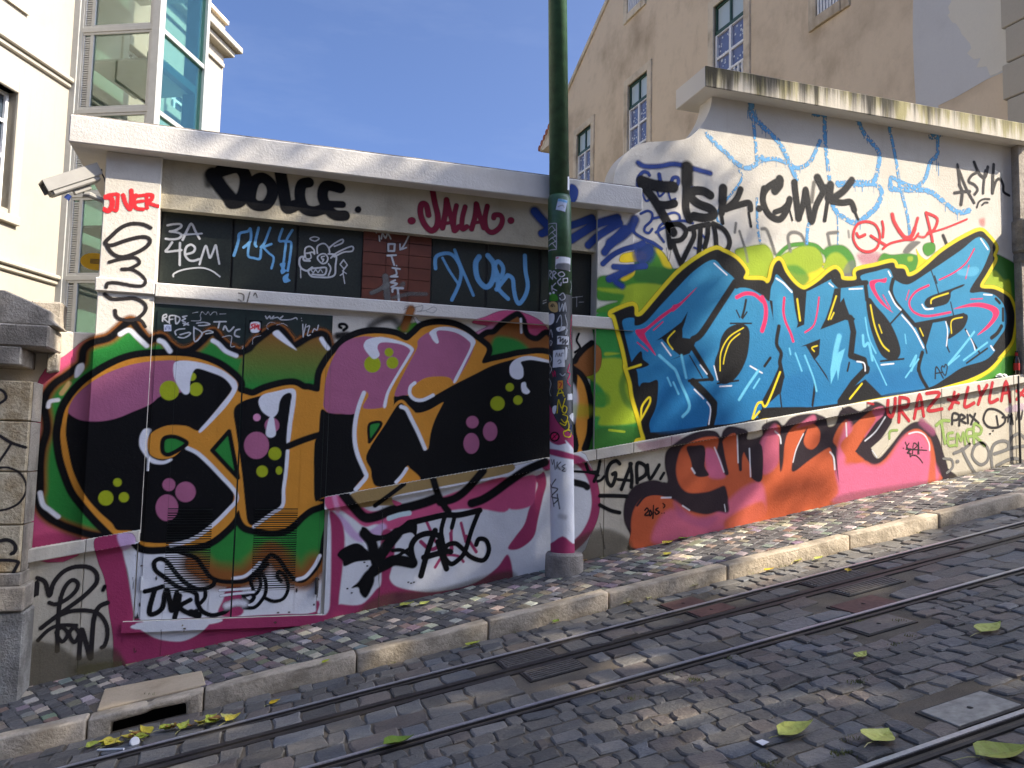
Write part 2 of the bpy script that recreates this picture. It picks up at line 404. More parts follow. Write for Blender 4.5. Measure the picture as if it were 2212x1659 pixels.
MB().add([(x, y, pav_z(x, y)-.03) for x, y in SLAB]+[(x, y, pav_z(x, y)+.006) for x, y in SLAB],
         [(0, 1, 2, 3), (7, 6, 5, 4), (0, 4, 5, 1), (1, 5, 6, 2), (2, 6, 7, 3), (3, 7, 4, 0)]).build('paving_slab', M['slabstone'], pavement, bevel=.006)
# kerb
kerb = empty('kerb', (0, KY0, 0)); tag(kerb, kind='structure')
KX = [-3.5, -2.6, -1.7, -.80, -.19, .69, 1.53, 2.38, 3.3, 4.35, 5.2, 6.1, 7.0, 7.9, 8.8, 9.7]
def rough_box(b, amt, cuts):
    me = bpy.data.meshes.new('kerb_stone'); me.from_pydata(b.v, [], b.f); bm = bmesh.new(); bm.from_mesh(me)
    bmesh.ops.recalc_face_normals(bm, faces=bm.faces)
    bmesh.ops.bevel(bm, geom=list(bm.edges), offset=.012, segments=2, affect='EDGES', profile=.5)
    bm.to_mesh(me); bm.free()
    for vv in me.vertices:
        n_ = math.sin(vv.co.x*31+vv.co.z*17)*math.cos(vv.co.x*13-vv.co.y*23); vv.co.z += amt*n_; vv.co.y += amt*.8*math.sin(vv.co.x*27+1)
    return me
for a, b in zip(KX[:-1], KX[1:]):
    mb = MB(); dz = rng.normal(0, .004); g = .004
    if abs(a+.80) < .01:                    # the stone over the drain mouth
        z = lambda x, h: SL*x+h
        mb.prism([(a+g, z(a, -.1)), (-.69, z(-.69, -.1)), (-.675, z(-.675, .056)), (-.50, z(-.50, .060)), (-.47, z(-.47, .068)), (-.285, z(-.285, .064)), (-.275, z(-.275, -.1)), (b-g, z(b, -.1)), (b-g, z(b, KH-.004)),
                  (-.46, z(-.46, KH-.004)), (-.49, z(-.49, KH-.014)), (-.52, z(-.52, KH-.003)), (a+g, z(a, KH-.002))], KY0, KY1)
    else:
        n = 6; xs = np.linspace(a+g, b-g, n+1)
        mb.prism([(x, SL*x-.1) for x in xs]+[(x, SL*x+KH+dz+.003*math.sin(9*x)) for x in xs[::-1]], KY0+rng.normal(0, .004), KY1)
    link('kerb_stone', rough_box(mb, .0025, 0), M['kerb'], kerb, True)
MB().box(-.72, -.25, KY0+.12, KY0+.125, -.2, .06, SL).build('drain_mouth', M['black_in'], kerb)
# rails
def rail(name, y, label, cat, slot=False, w_=1.0):
    e = empty(name, (2, y, 2*SL), label, cat)
    X0, X1 = -6, 18
    if slot:
        MB().box(X0, X1, y-.062, y-.016, -.05, .002, SL).build('slot_beam', M['rail'], e)
        MB().box(X0, X1, y+.016, y+.062, -.05, .002, SL).build('slot_beam', M['rail'], e)
        MB().box(X0, X1, y-.016, y+.016, -.09, -.055, SL).build('slot_floor', M['slotdark'], e)
    else:
        MB().box(X0, X1, y+.010, y+.050, -.05, .003, SL).build('rail_base', M['rail'], e)
        MB().box(X0, X1, y+.016, y+.042, .003, .0065, SL).build('rail_head', M['railtop'], e)
        MB().box(X0, X1, y-.026, y+.010, -.06, -.022, SL).build('rail_groove', M['slotdark'], e)
        MB().box(X0, X1, y-.046, y-.026, -.05, .002, SL).build('guard_flange', M['rail'], e)
    return e
rail('tram_rail', RAILS['rail1'], 'grooved steel rail running closest beside the kerb', 'rail')
rail('cable_slot', RAILS['slot'], 'steel cable slot with a black gap beside the kerbside rail', 'rail', True)
rail('tram_rail', RAILS['rail2'], 'grooved steel rail on the far side of the cable slot from the kerb', 'rail')
rail('tram_rail', RAILS['rail3'], 'broad steel rail of the other track beside the pale hatch', 'rail')
def cover(q, label, mat, hole=True, ribs=0):
    x0, x1, y0, y1 = q; cx, cy = (x0+x1)/2, (y0+y1)/2
    e = empty('access_cover', (cx, cy, SL*cx), label, 'cover')
    MB().box(x0, x1, y0, y1, -.03, .004, SL).build('plate', mat, e, bevel=.002)
    MB().box(x0-.014, x1+.014, y0-.014, y1+.014, -.04, -.001, SL).build('rim', M['rail'], e)
    if hole:
        MB().lathe((cx, cy, SL*cx+.0045), [(.012, 0), (.012, .0012)], 14).build('lifting_hole', M['slotdark'], e)
    for k in range(ribs):
        yy = y0+(k+.5)*(y1-y0)/ribs
        MB().box(x0+.01, x1-.01, yy-.006, yy+.006, .004, .010, SL).build('rib', mat, e)
cover(_S[0], 'rust red cover plate between kerb and first rail', M['rustplate'])
cover(_S[1], 'rust red cover plate between first rail and cable slot', M['rustplate'])
cover(_S[2], 'rust red cover plate beside the rail, between rail and cable slot', M['rustplate'])
cover(_S[3], 'grey iron cover plate beside the rail, on the cobbled side', M['greyplate'])
cover(_S[4], 'pale worn hatch cover with a lifting hole beside the broad rail', M['paleplate'])
cover(_S[5], 'pale hatch cover cut by the picture, across the broad rail', M['paleplate'])
for k in range(6, 12):
    cover(_S[k], 'ribbed steel grating %s of the cable slot, %s' % ('kerb side' if k % 2 == 0 else 'far side', ('uphill of the rust red covers', 'farthest uphill', 'downhill of rust red covers')[(k-6)//2]), M['greyplate'], False, 5)
# ------------------------------------------------------------------ relief of the walls (y of each face)
YP, YW, YG, YS, YL, YB, YD, YLOW = -.03, 0.0, .09, -.05, -.06, -.02, -.012, .045
xpl, xpr = U(215, 560, YP)[0], U(338.5, 560, YP)[0]
xr0, xr1 = U(1288, 683, YP)[0], U(1368, 700, YP)[0]
OC, OF = -.133, -.162
zc = 3.512; zct = U(150.8, 246.3, OC)[2]; zct = (zct+U(1383.6, 404.6, OC)[2])/2
xcl, xcr = U(147, 305, OC)[0], U(1388, 455.6, OC)[0]
zwt = U(348, 449.3, YW)[2]; zst = U(800, 645.6, YS)[2]; zsb = U(800, 673.9, YS)[2]
_a, _b = U(699, 1074.6, YL), U(2100, 827, YL)
lsl = (_b[2]-_a[2])/(_b[0]-_a[0]); zl = lambda x: _a[2]+lsl*(x-_a[0])     # top of the sloping ledge
LH = .088
BASE = -1.2
xdl, xdr = U(330.5, 655.7, YD)[0], U(719.4, 680.5, YD)[0]
zdt = U(520, 668, YD)[2]; zdb = U(500, 1332, YD)[2]
ub = empty('utility_building', (.9, 0, .3), 'low flat-roofed utility building covered in graffiti, with dark windows under a white coping', 'building')
MB().box(xpl+.03, xr1, .13, 2.7, BASE, zc).build('body', M['wall'], ub)
MB().box(xpr, xr0, YW, .13, zwt, zc).build('frieze', M['frieze'], ub)
MB().box(xpr, xr0, YW, .13, BASE, zst).build('lower_wall', M['wall'], ub)
for a, b in ((xpl, xpr), (xr0, xr1)):
    MB().prism([(a, zl(a)-.03), (b, zl(b)-.03), (b, zc), (a, zc)], YP, .13).build('pilaster', M['wall'], ub, bevel=.006)
    MB().box(a, b, .0, .13, BASE, zl(a)-.04).build('pilaster_foot', M['wall'], ub)
MB().box(xcl, xcr, OC, 2.95, zc, zct).build('coping', M['coping'], ub, bevel=.008)
MB().box(xcl-.02+.03, xcr-.03, OC+.04, 2.9, zct, zct+.02).build('roof_sheet', M['concrete'], ub)
MB().box(xpr+.002, xr1, YS, .1, zsb, zst).build('sill', M['coping'], ub, bevel=.006)
pb = Q('B1', 1000, 868), Q('B1', 1000, 985)
MB().box(xpl-.015, xpr, YP-.02, .1, U(*pb[1], YP)[2], U(*pb[0], YP)[2]).build('pilaster_band', M['coping'], ub, bevel=.006)
# windows
for (a, b) in ((348, 500), (500, 640), (640, 783), (930, 1050), (1050, 1165), (1165, 1277)):
    x0, x1 = U(a, 560, YG)[0], U(b, 600, YG)[0]
    if a == 348: x0 = xpr
    wo = MB().box(x0, x1, YG, YG+.02, zst, zwt+.05).build('window', M['winframe'], ub)
    MB().box(x0+.014, x1-.014, YG-.006, YG, zst+.03, zwt+.02).build('pane', M['winpanel'], wo)
xt0, xt1 = U(783, 560, YG)[0], U(930, 580, YG)[0]
MB().box(xt0, xt1, YG-.008, YG+.02, zst, zwt+.05).build('tile_bed', M['grout'], ub)
tw = (xt1-xt0)/3; th = .095; z = zst+.004; r = 0
while z < zwt+.02:
    for k in range(3):
        MB().box(xt0+k*tw+.0025, xt0+(k+1)*tw-.0025, YG-.016-rng.random()*.002, YG-.006, z+.0025, min(z+th, zwt+.03)-.0025).build('tile', M['tile'], ub)
    z += th
# metal door with louvres
door = MB().box(xdl, xdr, YD, .02, zdb-.02, zdt).build('door', M['darkgreen'], ub, bevel=.003)
xm = (U(526, 700, YD)[0]+U(505, 1300, YD)[0])/2
YLEAF = YD-.008
lv = []
leafs = []
for (x0, x1, la, lb) in ((xdl+.035, xm-.004, 363, 459.5), (xm+.004, xdr-.035, 550.5, 643.5)):
    l0, l1 = U(la, 1105, YLEAF)[0], U(lb, 1105, YLEAF)[0]; z0 = U(450, 1278, YLEAF)[2]; z1 = U(450, 1098, YLEAF)[2]
    lf = MB().box(x0, l0, YLEAF, YD+.01, zdb, zdt-.05).box(l1, x1, YLEAF, YD+.01, zdb, zdt-.05).box(l0, l1, YLEAF, YD+.01, zdb, z0).box(l0, l1, YLEAF, YD+.01, z1, zdt-.05).build('door_leaf', M['darkgreen'], door)
    n = 36; p = (z1-z0)/n
    MB().box(l0, l1, YD-.002, YD+.012, z0, z1).build('louvre_back', M['black_in'], door)
    for k in range(n):
        zz = z0+k*p
        MB().add([(l0, YLEAF-.002, zz+.10*p), (l1, YLEAF-.002, zz+.10*p), (l1, YLEAF-.002, zz+.62*p), (l0, YLEAF-.002, zz+.62*p), (l0, YD-.002, zz+.64*p), (l1, YD-.002, zz+.64*p)],
                 [(0, 1, 2, 3), (3, 2, 5, 4)]).build('louvre_slat', M['darkgreen'], lf)
    lv.append((l0, l1, z0, z1, p)); leafs.append((x0, x1))
MB().box(xdr-.05, xdr-.03, YLEAF-.03, YLEAF, zdb+.14, zdb+.26).build('handle', M['rail'], door, bevel=.004)
for zz in (zdb+.2, zdb+1.0): MB().lathe((xdl+.03, YLEAF-.006, zz), [(.009, 0), (.009, .09)], 10).build('hinge', M['doorwhite'], door)
xth0, xth1 = U(262, 1360, -.05)[0], U(701, 1325, -.05)[0]
thr = MB().box(xth0, xth1, -.05, .05, zdb-.075, zdb-.004).build('threshold', M['ledge'], ub, bevel=.005)
# sloping ledge and plinth slabs (pieces butt with open joints)
def sloped(name, x0, x1, y0, y1, top, bot, mat, parent, bevel=.005):
    return MB().prism([(x0, bot(x0)), (x1, bot(x1)), (x1, top(x1)), (x0, top(x0))], y0, y1).build(name, mat, parent, bevel=bevel)
ledge_bot = lambda x: zl(x)-LH
xleft = U(40, 1200, YL)[0]
joints_l = [xleft, U(184, 1185, YL)[0], U(301, 1160, YL)[0]]
for a, b in zip(joints_l[:-1], joints_l[1:]): sloped('ledge_cap', a+.001, b-.001, YL, .1, zl, ledge_bot, M['ledge'], ub)
xd2 = U(702, 1075, YL)[0]
JU = [xd2]+[U(p, 1000, YL)[0] for p in (826, 1097, 1288)]
for a, b in zip(JU[:-1], JU[1:]): sloped('ledge_cap', a+.001, b-.001, YL, .1, zl, ledge_bot, M['ledge'], ub)
low = lambda x: SL*x-.3
JP = [xleft, U(176, 1300, YB)[0], U(262, 1400, YB)[0]]
for a, b in zip(JP[:-1], JP[1:]): sloped('plinth_slab', a+.002, b-.002, YB, .1, lambda x: zl(x)-LH, low, M['plinth'], ub, .003)
for a, b in ((JP[2], U(452, 1380, YB)[0]), (U(452, 1380, YB)[0], xth1)): sloped('plinth_slab', a+.002, b-.002, YB, .1, lambda x: zdb-.075, low, M['plinth'], ub, .003)
sloped('plinth_slab', JP[2]+.002, xdl-.01, YB+.004, .1, lambda x: zl(x)-LH, lambda x: zdb-.075, M['plinth'], ub, .003)
JR = [xth1]+[U(p, 1180, YB)[0] for p in (822, 1097, 1303)]
for a, b in zip(JR[:-1], JR[1:]): sloped('plinth_slab', a+.002, b-.002, YB, .1, lambda x: zl(x)-LH, low, M['plinth'], ub, .003)
# low wall between the building and the stone pillar
xlw0 = -1.75
lw = empty('boundary_wall', (-1.3, .1, 0), 'low white-topped boundary wall between stone pillar and utility building', 'wall')
zlw = U(170, 717, YLOW)[2]
MB().box(xlw0, xpl-.002, YLOW, .3, BASE, zlw).build('wall_face', M['wall'], lw, bevel=.01)

# ------------------------------------------------------------------ garden wall with the blue mural
xg1 = U(2190, 560, 0)[0]
gw = empty('garden_wall', (5, 0, 1), 'tall curved-top garden wall with bright blue graffiti mural under a mossy coping', 'wall')
zf = 3.149+1.5
cur = [UQ('A3', x, y, 0.0) for x, y in ((905, 1600), (915, 1510), (935, 1440), (990, 1345), (1080, 1265), (1200, 1222), (1350, 1214), (1480, 1203), (1560, 1178), (1640, 1108), (1700, 1020), (1738, 930), (1755, 832))]
cur = [(p[0], p[2]) for p in cur]
# smooth curve through those points
def catmull(P, n=6, closed=False):
    P = np.array(P, float); m_ = len(P); o = []
    rngk = range(m_) if closed else range(m_-1)
    for i in rngk:
        if closed: p0, p1, p2, p3 = P[(i-1) % m_], P[i], P[(i+1) % m_], P[(i+2) % m_]
        else: p0, p1, p2, p3 = P[max(i-1, 0)], P[i], P[i+1], P[min(i+2, m_-1)]
        for k in range(n):
            t = k/n; o.append(.5*((2*p1)+(-p0+p2)*t+(2*p0-5*p1+4*p2-p3)*t*t+(-p0+3*p1-3*p2+p3)*t**3))
    if not closed: o.append(P[-1])
    return np.array(o)
top = catmull(cur, 5); top[-1][1] = zf
top = [tuple(p) for p in top]
poly = [(xr1+.001, BASE), (xg1+.4, BASE), (xg1+.4, zf)] + top[::-1] + [(xr1+.001, top[0][1])]
MB().prism(poly, 0.0, .21).build('wall_face', M['wall'], gw)
zft = U(1524, 140.7, OF)[2]; xfl = U(1524, 165, OF)[0]
fcop = MB().box(xfl, xg1+.13, OF, .36, zf, zft).build('coping', None, gw, bevel=.006)
JL = [xr1+.001]+[U(p, 900, YL)[0] for p in (1451, 1656, 1873, 2035, 2192, 2330)]
sloped('ledge_cap', U(1288, 1000, YL)[0]+.001, JL[0]-.001, YL, .1, zl, ledge_bot, M['ledge'], ub)
for a, b in zip(JL[:-1], JL[1:]): sloped('ledge_cap', a+.001, b-.001, YL, .1, zl, ledge_bot, M['ledge'], gw)
JQ = [U(1303, 1180, YB)[0]]+[U(p, 1000, YB)[0] for p in (1451, 1656, 1755, 1875, 2035, 2196, 2340)]
for a, b in zip(JQ[:-1], JQ[1:]): sloped('plinth_slab', a+.002, b-.002, YB, .1, lambda x: zl(x)-LH, low, M['plinth'], gw, .003)
xpp = U(2194.5, 900, YB)[0]
MB().tube([(xpp, -.055, zl(xpp)-.01), (xpp, -.055, SL*xpp+.16)], .011, 8).build('rusty_pipe', M['rail'], gw)
pier = empty('end_pier', (xg1+.3, 0, 1.5), 'grey stone end pier with projecting capital at the end of the garden wall', 'pillar')
MB().box(xg1, xg1+.6, -.08, .3, zl(xg1)+.001, zf).build('shaft', M['pillar'], pier, bevel=.008)
zk0, zk1 = U(2195, 563, -.12)[2], U(2195, 468, -.12)[2]
MB().box(xg1-.02, xg1+.7, -.14, .2, zk0+.1, zk1).build('capital', M['pillar'], pier, bevel=.02)
MB().box(xg1-.005, xg1+.65, -.11, .2, zk0, zk0+.1).build('capital_moulding', M['pillar'], pier, bevel=.02)
# mossy coping material
t = NT('mossy_coping'); x_, y_, z_ = t.xyz()
st = t.noise(1, 6, .7, t.mapv((11, 11, .35))); st2 = t.noise(1, 5, .7, t.mapv((5, 5, .5), (3, 1, 7))); gz = t.rng(z_, zf, zft, 0, 1)
facey = t.rng(y_, OF+.004, OF+.012, 1, 0)
blk = t.math('MULTIPLY', t.rng(t.math('ADD', st, t.math('ADD', t.math('MULTIPLY', gz, .16), t.rng(x_, xfl, xfl+2.6, .16, 0))), .50, .82, 0, 1, True), t.rng(x_, xfl+1.6, xfl+4.5, .95, .6))
grn = t.rng(t.math('ADD', st2, t.math('MULTIPLY', gz, .12)), .50, .66, 0, 1, True)
col = t.mix(t.math('MULTIPLY', grn, .8), srgb((206, 198, 182)), srgb((150, 142, 86)))
col = t.mix(blk, col, srgb((38, 36, 32)))
col = t.mix(facey, srgb((214, 208, 196)), col)
t.done(t.principled(col, .9, t.bump(t.noise(60, 4, .6), .4, .006), spec=.3)); fcop.data.materials.append(t.m)

# ------------------------------------------------------------------ stone gate pillar at the left
YPI = -.27
sp = empty('stone_pillar', (-1.6, YPI, -.25), 'weathered stone gate pillar with a carved capital and rough base', 'pillar')
def pz(y, px=60): return U(px, y, YPI)[2]
xe = lambda px, py, Y=YPI: U(px, py, Y)[0]
xsR = xe(75, 1000); xL = -2.6
zb0, zb1, zm1, zs1 = pz(1530)-.15, pz(1322), pz(1256), pz(822)
MB().box(xL, U(72, 1420, .04)[0], YPI, .04, zb0, zb1).build('base_block', M['pillar_rough'], sp, bevel=.012)
MB().box(xL, U(78, 1285, .04)[0], YPI-.02, .04, zb1+.006, zm1-.03).build('base_moulding', M['pillar'], sp, bevel=.018, seg=3)
MB().box(xL, U(70, 1240, .04)[0], YPI+.01, .04, zm1-.03, zm1+.05).build('base_moulding', M['pillar'], sp, bevel=.006)
xfs = xe(50, 1100, YPI+.02)
nz4 = [zm1+.05, pz(1135), pz(1020), pz(910), zs1]
for k, (a, b) in enumerate(zip(nz4[:-1], nz4[1:])):
    MB().box(xL, xfs, YPI+.02, .03, a+.003, b-.003).build('face_stone', M['pillar_warm'], sp, bevel=.008)
    MB().box(xfs+.001, U(85, 960, .03)[0], YPI+.05, .03, a+.003, b-.003).build('corner_stone', M['pillar'], sp, bevel=.008)
def e1(x, y): return Q('E1', x, y)
ck0, ck1, ck2, ck3 = pz(e1(0, 1420)[1]), pz(e1(500, 1120)[1]), pz(e1(500, 750)[1]), pz(e1(500, 420)[1])
xc_ = U(*e1(1040, 1000), .10)[0]
MB().box(xL, xc_, YPI-.06, .10, ck1, ck2).build('capital', M['pillar'], sp, bevel=.012)
MB().box(xL, xe(*e1(335, 1300), YPI-.06), YPI-.06, .08, ck0, ck1-.001).build('capital_corbel', M['pillar'], sp, bevel=.008)
xq = xe(*e1(770, 1400), -.02)
MB().prism([(xq, ck0-.02), (xc_+.0, ck1-.12), (xc_, ck1-.001), (xq+.0, ck1-.001)], -.04, .10).build('capital_console', M['pillar'], sp, bevel=.006)
xc2 = xe(*e1(840, 600), YPI)
zt0, zt1 = pz(e1(200, 680)[1]), pz(e1(100, 205)[1])
MB().prism([(xL, ck2+.001), (xc2+.05, ck2+.001), (xc2, ck2+.05), (xc2, pz(e1(840, 510)[1])), (xe(*e1(480, 350)), pz(e1(480, 350)[1])), (xe(*e1(80, 205)), zt1), (xL, zt1-.1)], YPI-.02, .0).build('cap_stone', M['pillar'], sp, bevel=.008)
MB().box(xe(*e1(500, 400), .02), xe(*e1(1020, 600), .02), .002, .16, ck2+.002, U(*e1(800, 360), .02)[2]).build('cap_stone', M['pillar'], sp, bevel=.015)

# ------------------------------------------------------------------ buildings behind
class Facade:
    def __init__(s, p0, ux):
        s.o = np.array([p0[0], p0[1], 0.]); s.x = np.array([ux[0], ux[1], 0.])/np.hypot(*ux); s.z = np.array([0, 0, 1.]); s.n = np.array([s.x[1], -s.x[0], 0.])
        if s.n@(CAM-s.o) < 0: s.n = -s.n
    def at(s, px, py, off=0.): 
        p = UP(px, py, s.o+s.n*off, s.n)-s.o; return p@s.x, p[2]
    def box(s, mb, u0, u1, z0, z1, d0, d1): return mb.frame(s.o, s.x, s.n, s.z, u0, u1, d0, d1, z0, z1)
    def poly(s, mb, pts, d0, d1):
        n = len(pts); v = [s.o+s.x*u+s.z*z+s.n*d1 for u, z in pts]+[s.o+s.x*u+s.z*z+s.n*d0 for u, z in pts]
        f = [tuple(range(n)), tuple(range(2*n-1, n-1, -1))]+[((i+1) % n, i, n+i, n+(i+1) % n) for i in range(n)]
        return mb.add(v, f)
M['pane_blue'] = None
t = NT('reflecting_pane'); nzp = t.noise(6, 3, .5)
p_ = t.principled(t.mix(nzp, srgb((92, 100, 132)), srgb((112, 120, 150))), .12, None, 0, .9); M['pane_blue'] = t.done(p_)
t = NT('pale_pane'); p_ = t.principled(srgb((176, 192, 196)), .3, None, 0, .5); M['pane_pale'] = t.done(p_)
M['sticker_dot'] = plain('paper_snowflake', (215, 222, 232), .6)
# --- beige gabled building
FB = Facade((8.5, -6.2), (-.058, .998))
bb = empty('gabled_building', (8.3, 6, 1.5), 'tall beige rendered gabled building with stone window surrounds and white glazing bars', 'building')
uf, _z = FB.at(1187, 330); un = FB.at(2197, 200)[0]
v1 = FB.at(*Q('A3', 520, 790)); v2 = FB.at(*Q('A3', 870, 0)); vs = (v2[1]-v1[1])/(v2[0]-v1[0]); zv = lambda u: v1[1]+vs*(u-v1[0])
um = (uf+un)/2; zap = zv(um)
wins = []
def win_px(a, x0, x1, ytop=None, ybot=None, h=2.35):
    """glass rectangle from crop pixels; returns u0,u1,z0,z1"""
    k = FB.at(*Q(a, x0, ytop if ytop is not None else ybot), -.05); k2 = FB.at(*Q(a, x1, ytop if ytop is not None else ybot), -.05)
    u1_, u0_ = max(k[0], k2[0]), min(k[0], k2[0])
    zz = k[1]; return (u0_, u1_, zz-h, zz) if ytop is not None else (u0_, u1_, zz, zz+h)
wins = [win_px('A3', 613, 735, 1165), win_px('A3', 1055, 1222, 745), win_px('A3', 1795, 2055, 70), win_px('A3', 1050, 1172, None, 130), win_px('A4', 490, 700, None, 150)]
# wall as vertical strips around the openings
cuts = sorted(set([un, uf]+[w_[0] for w_ in wins]+[w_[1] for w_ in wins]+[um]))
cuts = [c for c in cuts if min(un, uf)-1e-6 <= c <= max(un, uf)+1e-6]
rz = lambda u: zv(u) if u >= um else zv(2*um-u)
mb = MB()
for a, b in zip(cuts[:-1], cuts[1:]):
    if b-a < 1e-4: continue
    op = sorted([(w_[2], w_[3]) for w_ in wins if w_[0] <= a+1e-5 and w_[1] >= b-1e-5])
    z0 = -3.0
    for (p, q) in op:
        if p > z0: FB.poly(mb, [(a, z0), (b, z0), (b, p), (a, p)], -.35, 0)
        z0 = q
    FB.poly(mb, [(a, z0), (b, z0), (b, rz(b)), (a, rz(a))], -.35, 0)
mb.build('wall', M['beige'], bb)
FB.box(MB(), un, uf, -3, zv(uf)-.3, -8, -.36).build('body', M['beige'], bb)
# roof with tiled eave
mb = MB(); FB.poly(mb, [(uf+.55, zv(uf+.55)), (um, zap), (un, rz(un)), (un, rz(un)+.12), (um, zap+.14), (uf+.55, zv(uf+.55)+.12)], -8.5, .04); rf = mb.build('roof', M['surround'], bb)
M['rooftile'] = plain('terracotta', (176, 104, 70), .85, 0, .3, .25, 12)
for k in range(9):
    u = uf+.62-k*.16; c = FB.o+FB.x*u+FB.z*(zv(u)+.17)+FB.n*.05
    MB().lathe(c, [(.085, 0), (.075, .42)], 10, tuple(-FB.n)).build('roof_tile', M['rooftile'], rf)
FB.box(MB(), uf, uf+.45, zv(uf)-.32, zv(uf)-.02, -8, .03).build('eave_cornice', M['surround'], bb)
def bwin(k, w_, bars=0, bars_from_top=None):
    u0, u1, z0, z1 = w_; s = .17; wo = MB()
    FB.box(wo, u0-s, u0, z0-s, z1+s, -.2, .035); FB.box(wo, u1, u1+s, z0-s, z1+s, -.2, .035)
    FB.box(wo, u0, u1, z1, z1+s, -.2, .034); FB.box(wo, u0, u1, z0-s, z0, -.2, .05)
    win = wo.build('window', M['surround'], bb, bevel=.008)
    zt = z1-.52
    FB.box(MB(), u0, u1, zt, z1, -.07, -.06).build('pane', M['pane_pale'], win)
    g = MB(); FB.box(g, u0, u1, zt-.03, zt+.04, -.06, -.02); FB.box(g, (u0+u1)/2-.025, (u0+u1)/2+.025, zt, z1, -.06, -.03); FB.box(g, u0, u0+.04, zt, z1, -.06, -.03); FB.box(g, u1-.04, u1, zt, z1, -.06, -.03); FB.box(g, u0, u1, z1-.04, z1, -.06, -.03)
    g.build('transom', M['green_frame'], win)
    n = 4; rows = np.linspace(z0, zt-.03, n+1)
    for r in range(n):
        for c in range(2):
            a = u0+(u1-u0)*c/2; b = u0+(u1-u0)*(c+1)/2
            FB.box(MB(), a+.01, b-.01, rows[r]+.01, rows[r+1]-.01, -.07, -.06).build('pane', M['pane_blue'], win)
            sm = MB()
            for q in range(9):
                pu, pq = rng.uniform(a+.06, b-.06), rng.uniform(rows[r]+.05, rows[r+1]-.05); d = rng.uniform(.008, .02)
                FB.box(sm, pu-d, pu+d, pq-d, pq+d, -.06, -.056)
            sm.build('paper_snowflakes', M['sticker_dot'], win, kind='stuff')
    g = MB()
    for r in range(n+1): FB.box(g, u0, u1, rows[r]-.022, rows[r]+.022, -.06, -.025)
    for uu in (u0+.02, (u0+u1)/2, u1-.02): FB.box(g, uu-.03, uu+.03, z0, zt-.03, -.06, -.02)
    g.build('glazing_bars', M['white'], win)
    if bars:
        z0b = z0 if bars == 2 else z0
        ht = 1.0 if bars == 1 else (z1-z0)
        FB.box(MB(), u0, u1, z0b+ht-.05, z0b+ht-.01, -.015, .02).build('guard_rail', M['white'], win)
        nb = 8
        for q in range(nb):
            uu = u0+(u1-u0)*(q+.5)/nb; FB.box(MB(), uu-.016, uu+.016, z0b+.02, z0b+ht-.05, -.012, .015).build('baluster', M['white'], win)
bwin(0, wins[0]); bwin(1, wins[1]); bwin(2, wins[2], 1); bwin(3, wins[3], 1); bwin(4, wins[4], 1)
# repair patches on the render
def fpoly(name, pts, mat, off): 
    mb = MB(); FB.poly(mb, [FB.at(*Q('A4', x, y)) for x, y in pts], .0, off); return mb.build(name, mat, bb)
fpoly('render_patch', [(1280, -300), (1275, 300), (1285, 600), (1300, 850), (1300, 1100), (1480, 1100), (1490, 890), (1640, 820), (1900, 670), (2240, 520), (2240, -300)], M['greypatch'], .004)
rag = [(1590, -300), (1600, 20), (1575, 60), (1590, 110), (1570, 130), (1610, 190), (1640, 200), (1670, 240), (1690, 290), (1720, 320), (1760, 370), (1770, 410), (1735, 450), (1790, 500), (1850, 490), (1815, 570), (1900, 560), (1930, 640), (1990, 620), (2060, 580), (2240, 470), (2240, -300)]
fpoly('render_patch', rag, M['palepatch'], .008)
nb_ = empty('neighbouring_house', (9, .9, 2), 'pale stone quoins of the house beside the beige gabled building', 'building')
for k in range(14):
    zq = 3.5+k*.42; FB.box(MB(), un-.75-.08*(k % 2), un+.02+.05*(k % 2), zq+.004, zq+.41, -.6, .14).build('quoin', M['creamstone'], nb_, bevel=.01)
FB.box(MB(), un-.9, un-.1, -2, 9.5, -4, .10).build('wall', M['cream'], nb_)

# --- cream building with glass stair tower
def bear(px, py): d = ray(px, py); return math.atan2(d[0], d[1])
_ba = bear(152, 200); AX, AY = 18.3*math.sin(_ba), CAM[1]+18.3*math.cos(_ba)
_bd = bear(1360, 983); FDX, FDY = math.sin(_bd), math.cos(_bd)
FL = Facade((AX, AY), (FDX, FDY))
cb = empty('cream_building', (-4.5, 11, 0), 'cream rendered building with stone cornice bands in full sun', 'building')
def along(o, d, px, py):
    '''distance from o along d to the vertical plane through that pixel'''
    b = bear(px, py); c, s = math.cos(b), math.sin(b); ox, oy = o[0]-CAM[0], o[1]-CAM[1]
    return (s*oy-c*ox)/(c*d[0]-s*d[1])
uend = along((AX, AY), (FDX, FDY), 479, 200)
ztop = FL.at(463, 20)[1]
lw_u0 = FL.at(*Q('A1', -150, 900), -.2)[0]; lw_u1 = FL.at(*Q('A1', 50, 900), -.2)[0]
lz1, lz0 = FL.at(*Q('A1', 30, 790), -.2)[1], FL.at(*Q('B1', 20, 285), -.2)[1]
# windows seen through the tower glass and behind
iw = []
for (xa, xb, yt, yb_) in ((1430, 1610, 670, 960),):
    a = FL.at(*Q('A1', xa, 800), -.1); b = FL.at(*Q('A1', xb, 800), -.1); zt = FL.at(*Q('A1', xa+40, yt), -.1)[1]; zb_ = FL.at(*Q('A1', xa+40, yb_-30), -.1)[1]; iw.append((a[0], b[0], zb_, zt))
iw.append((iw[0][0], iw[0][1], iw[0][2]+3.6, iw[0][3]+3.6)); iw.append((iw[0][0], iw[0][1], iw[0][2]-3.6, iw[0][3]-3.6))
for dz in (0, 3.6, -3.6): iw.append((iw[0][0]-1.75, iw[0][1]-1.75, iw[0][2]+dz-.1, iw[0][3]+dz-.1))
allw = [(lw_u0, lw_u1, lz0, lz1)]+iw
cuts = sorted(set([-9., uend]+[w_[0] for w_ in allw]+[w_[1] for w_ in allw])); mb = MB()
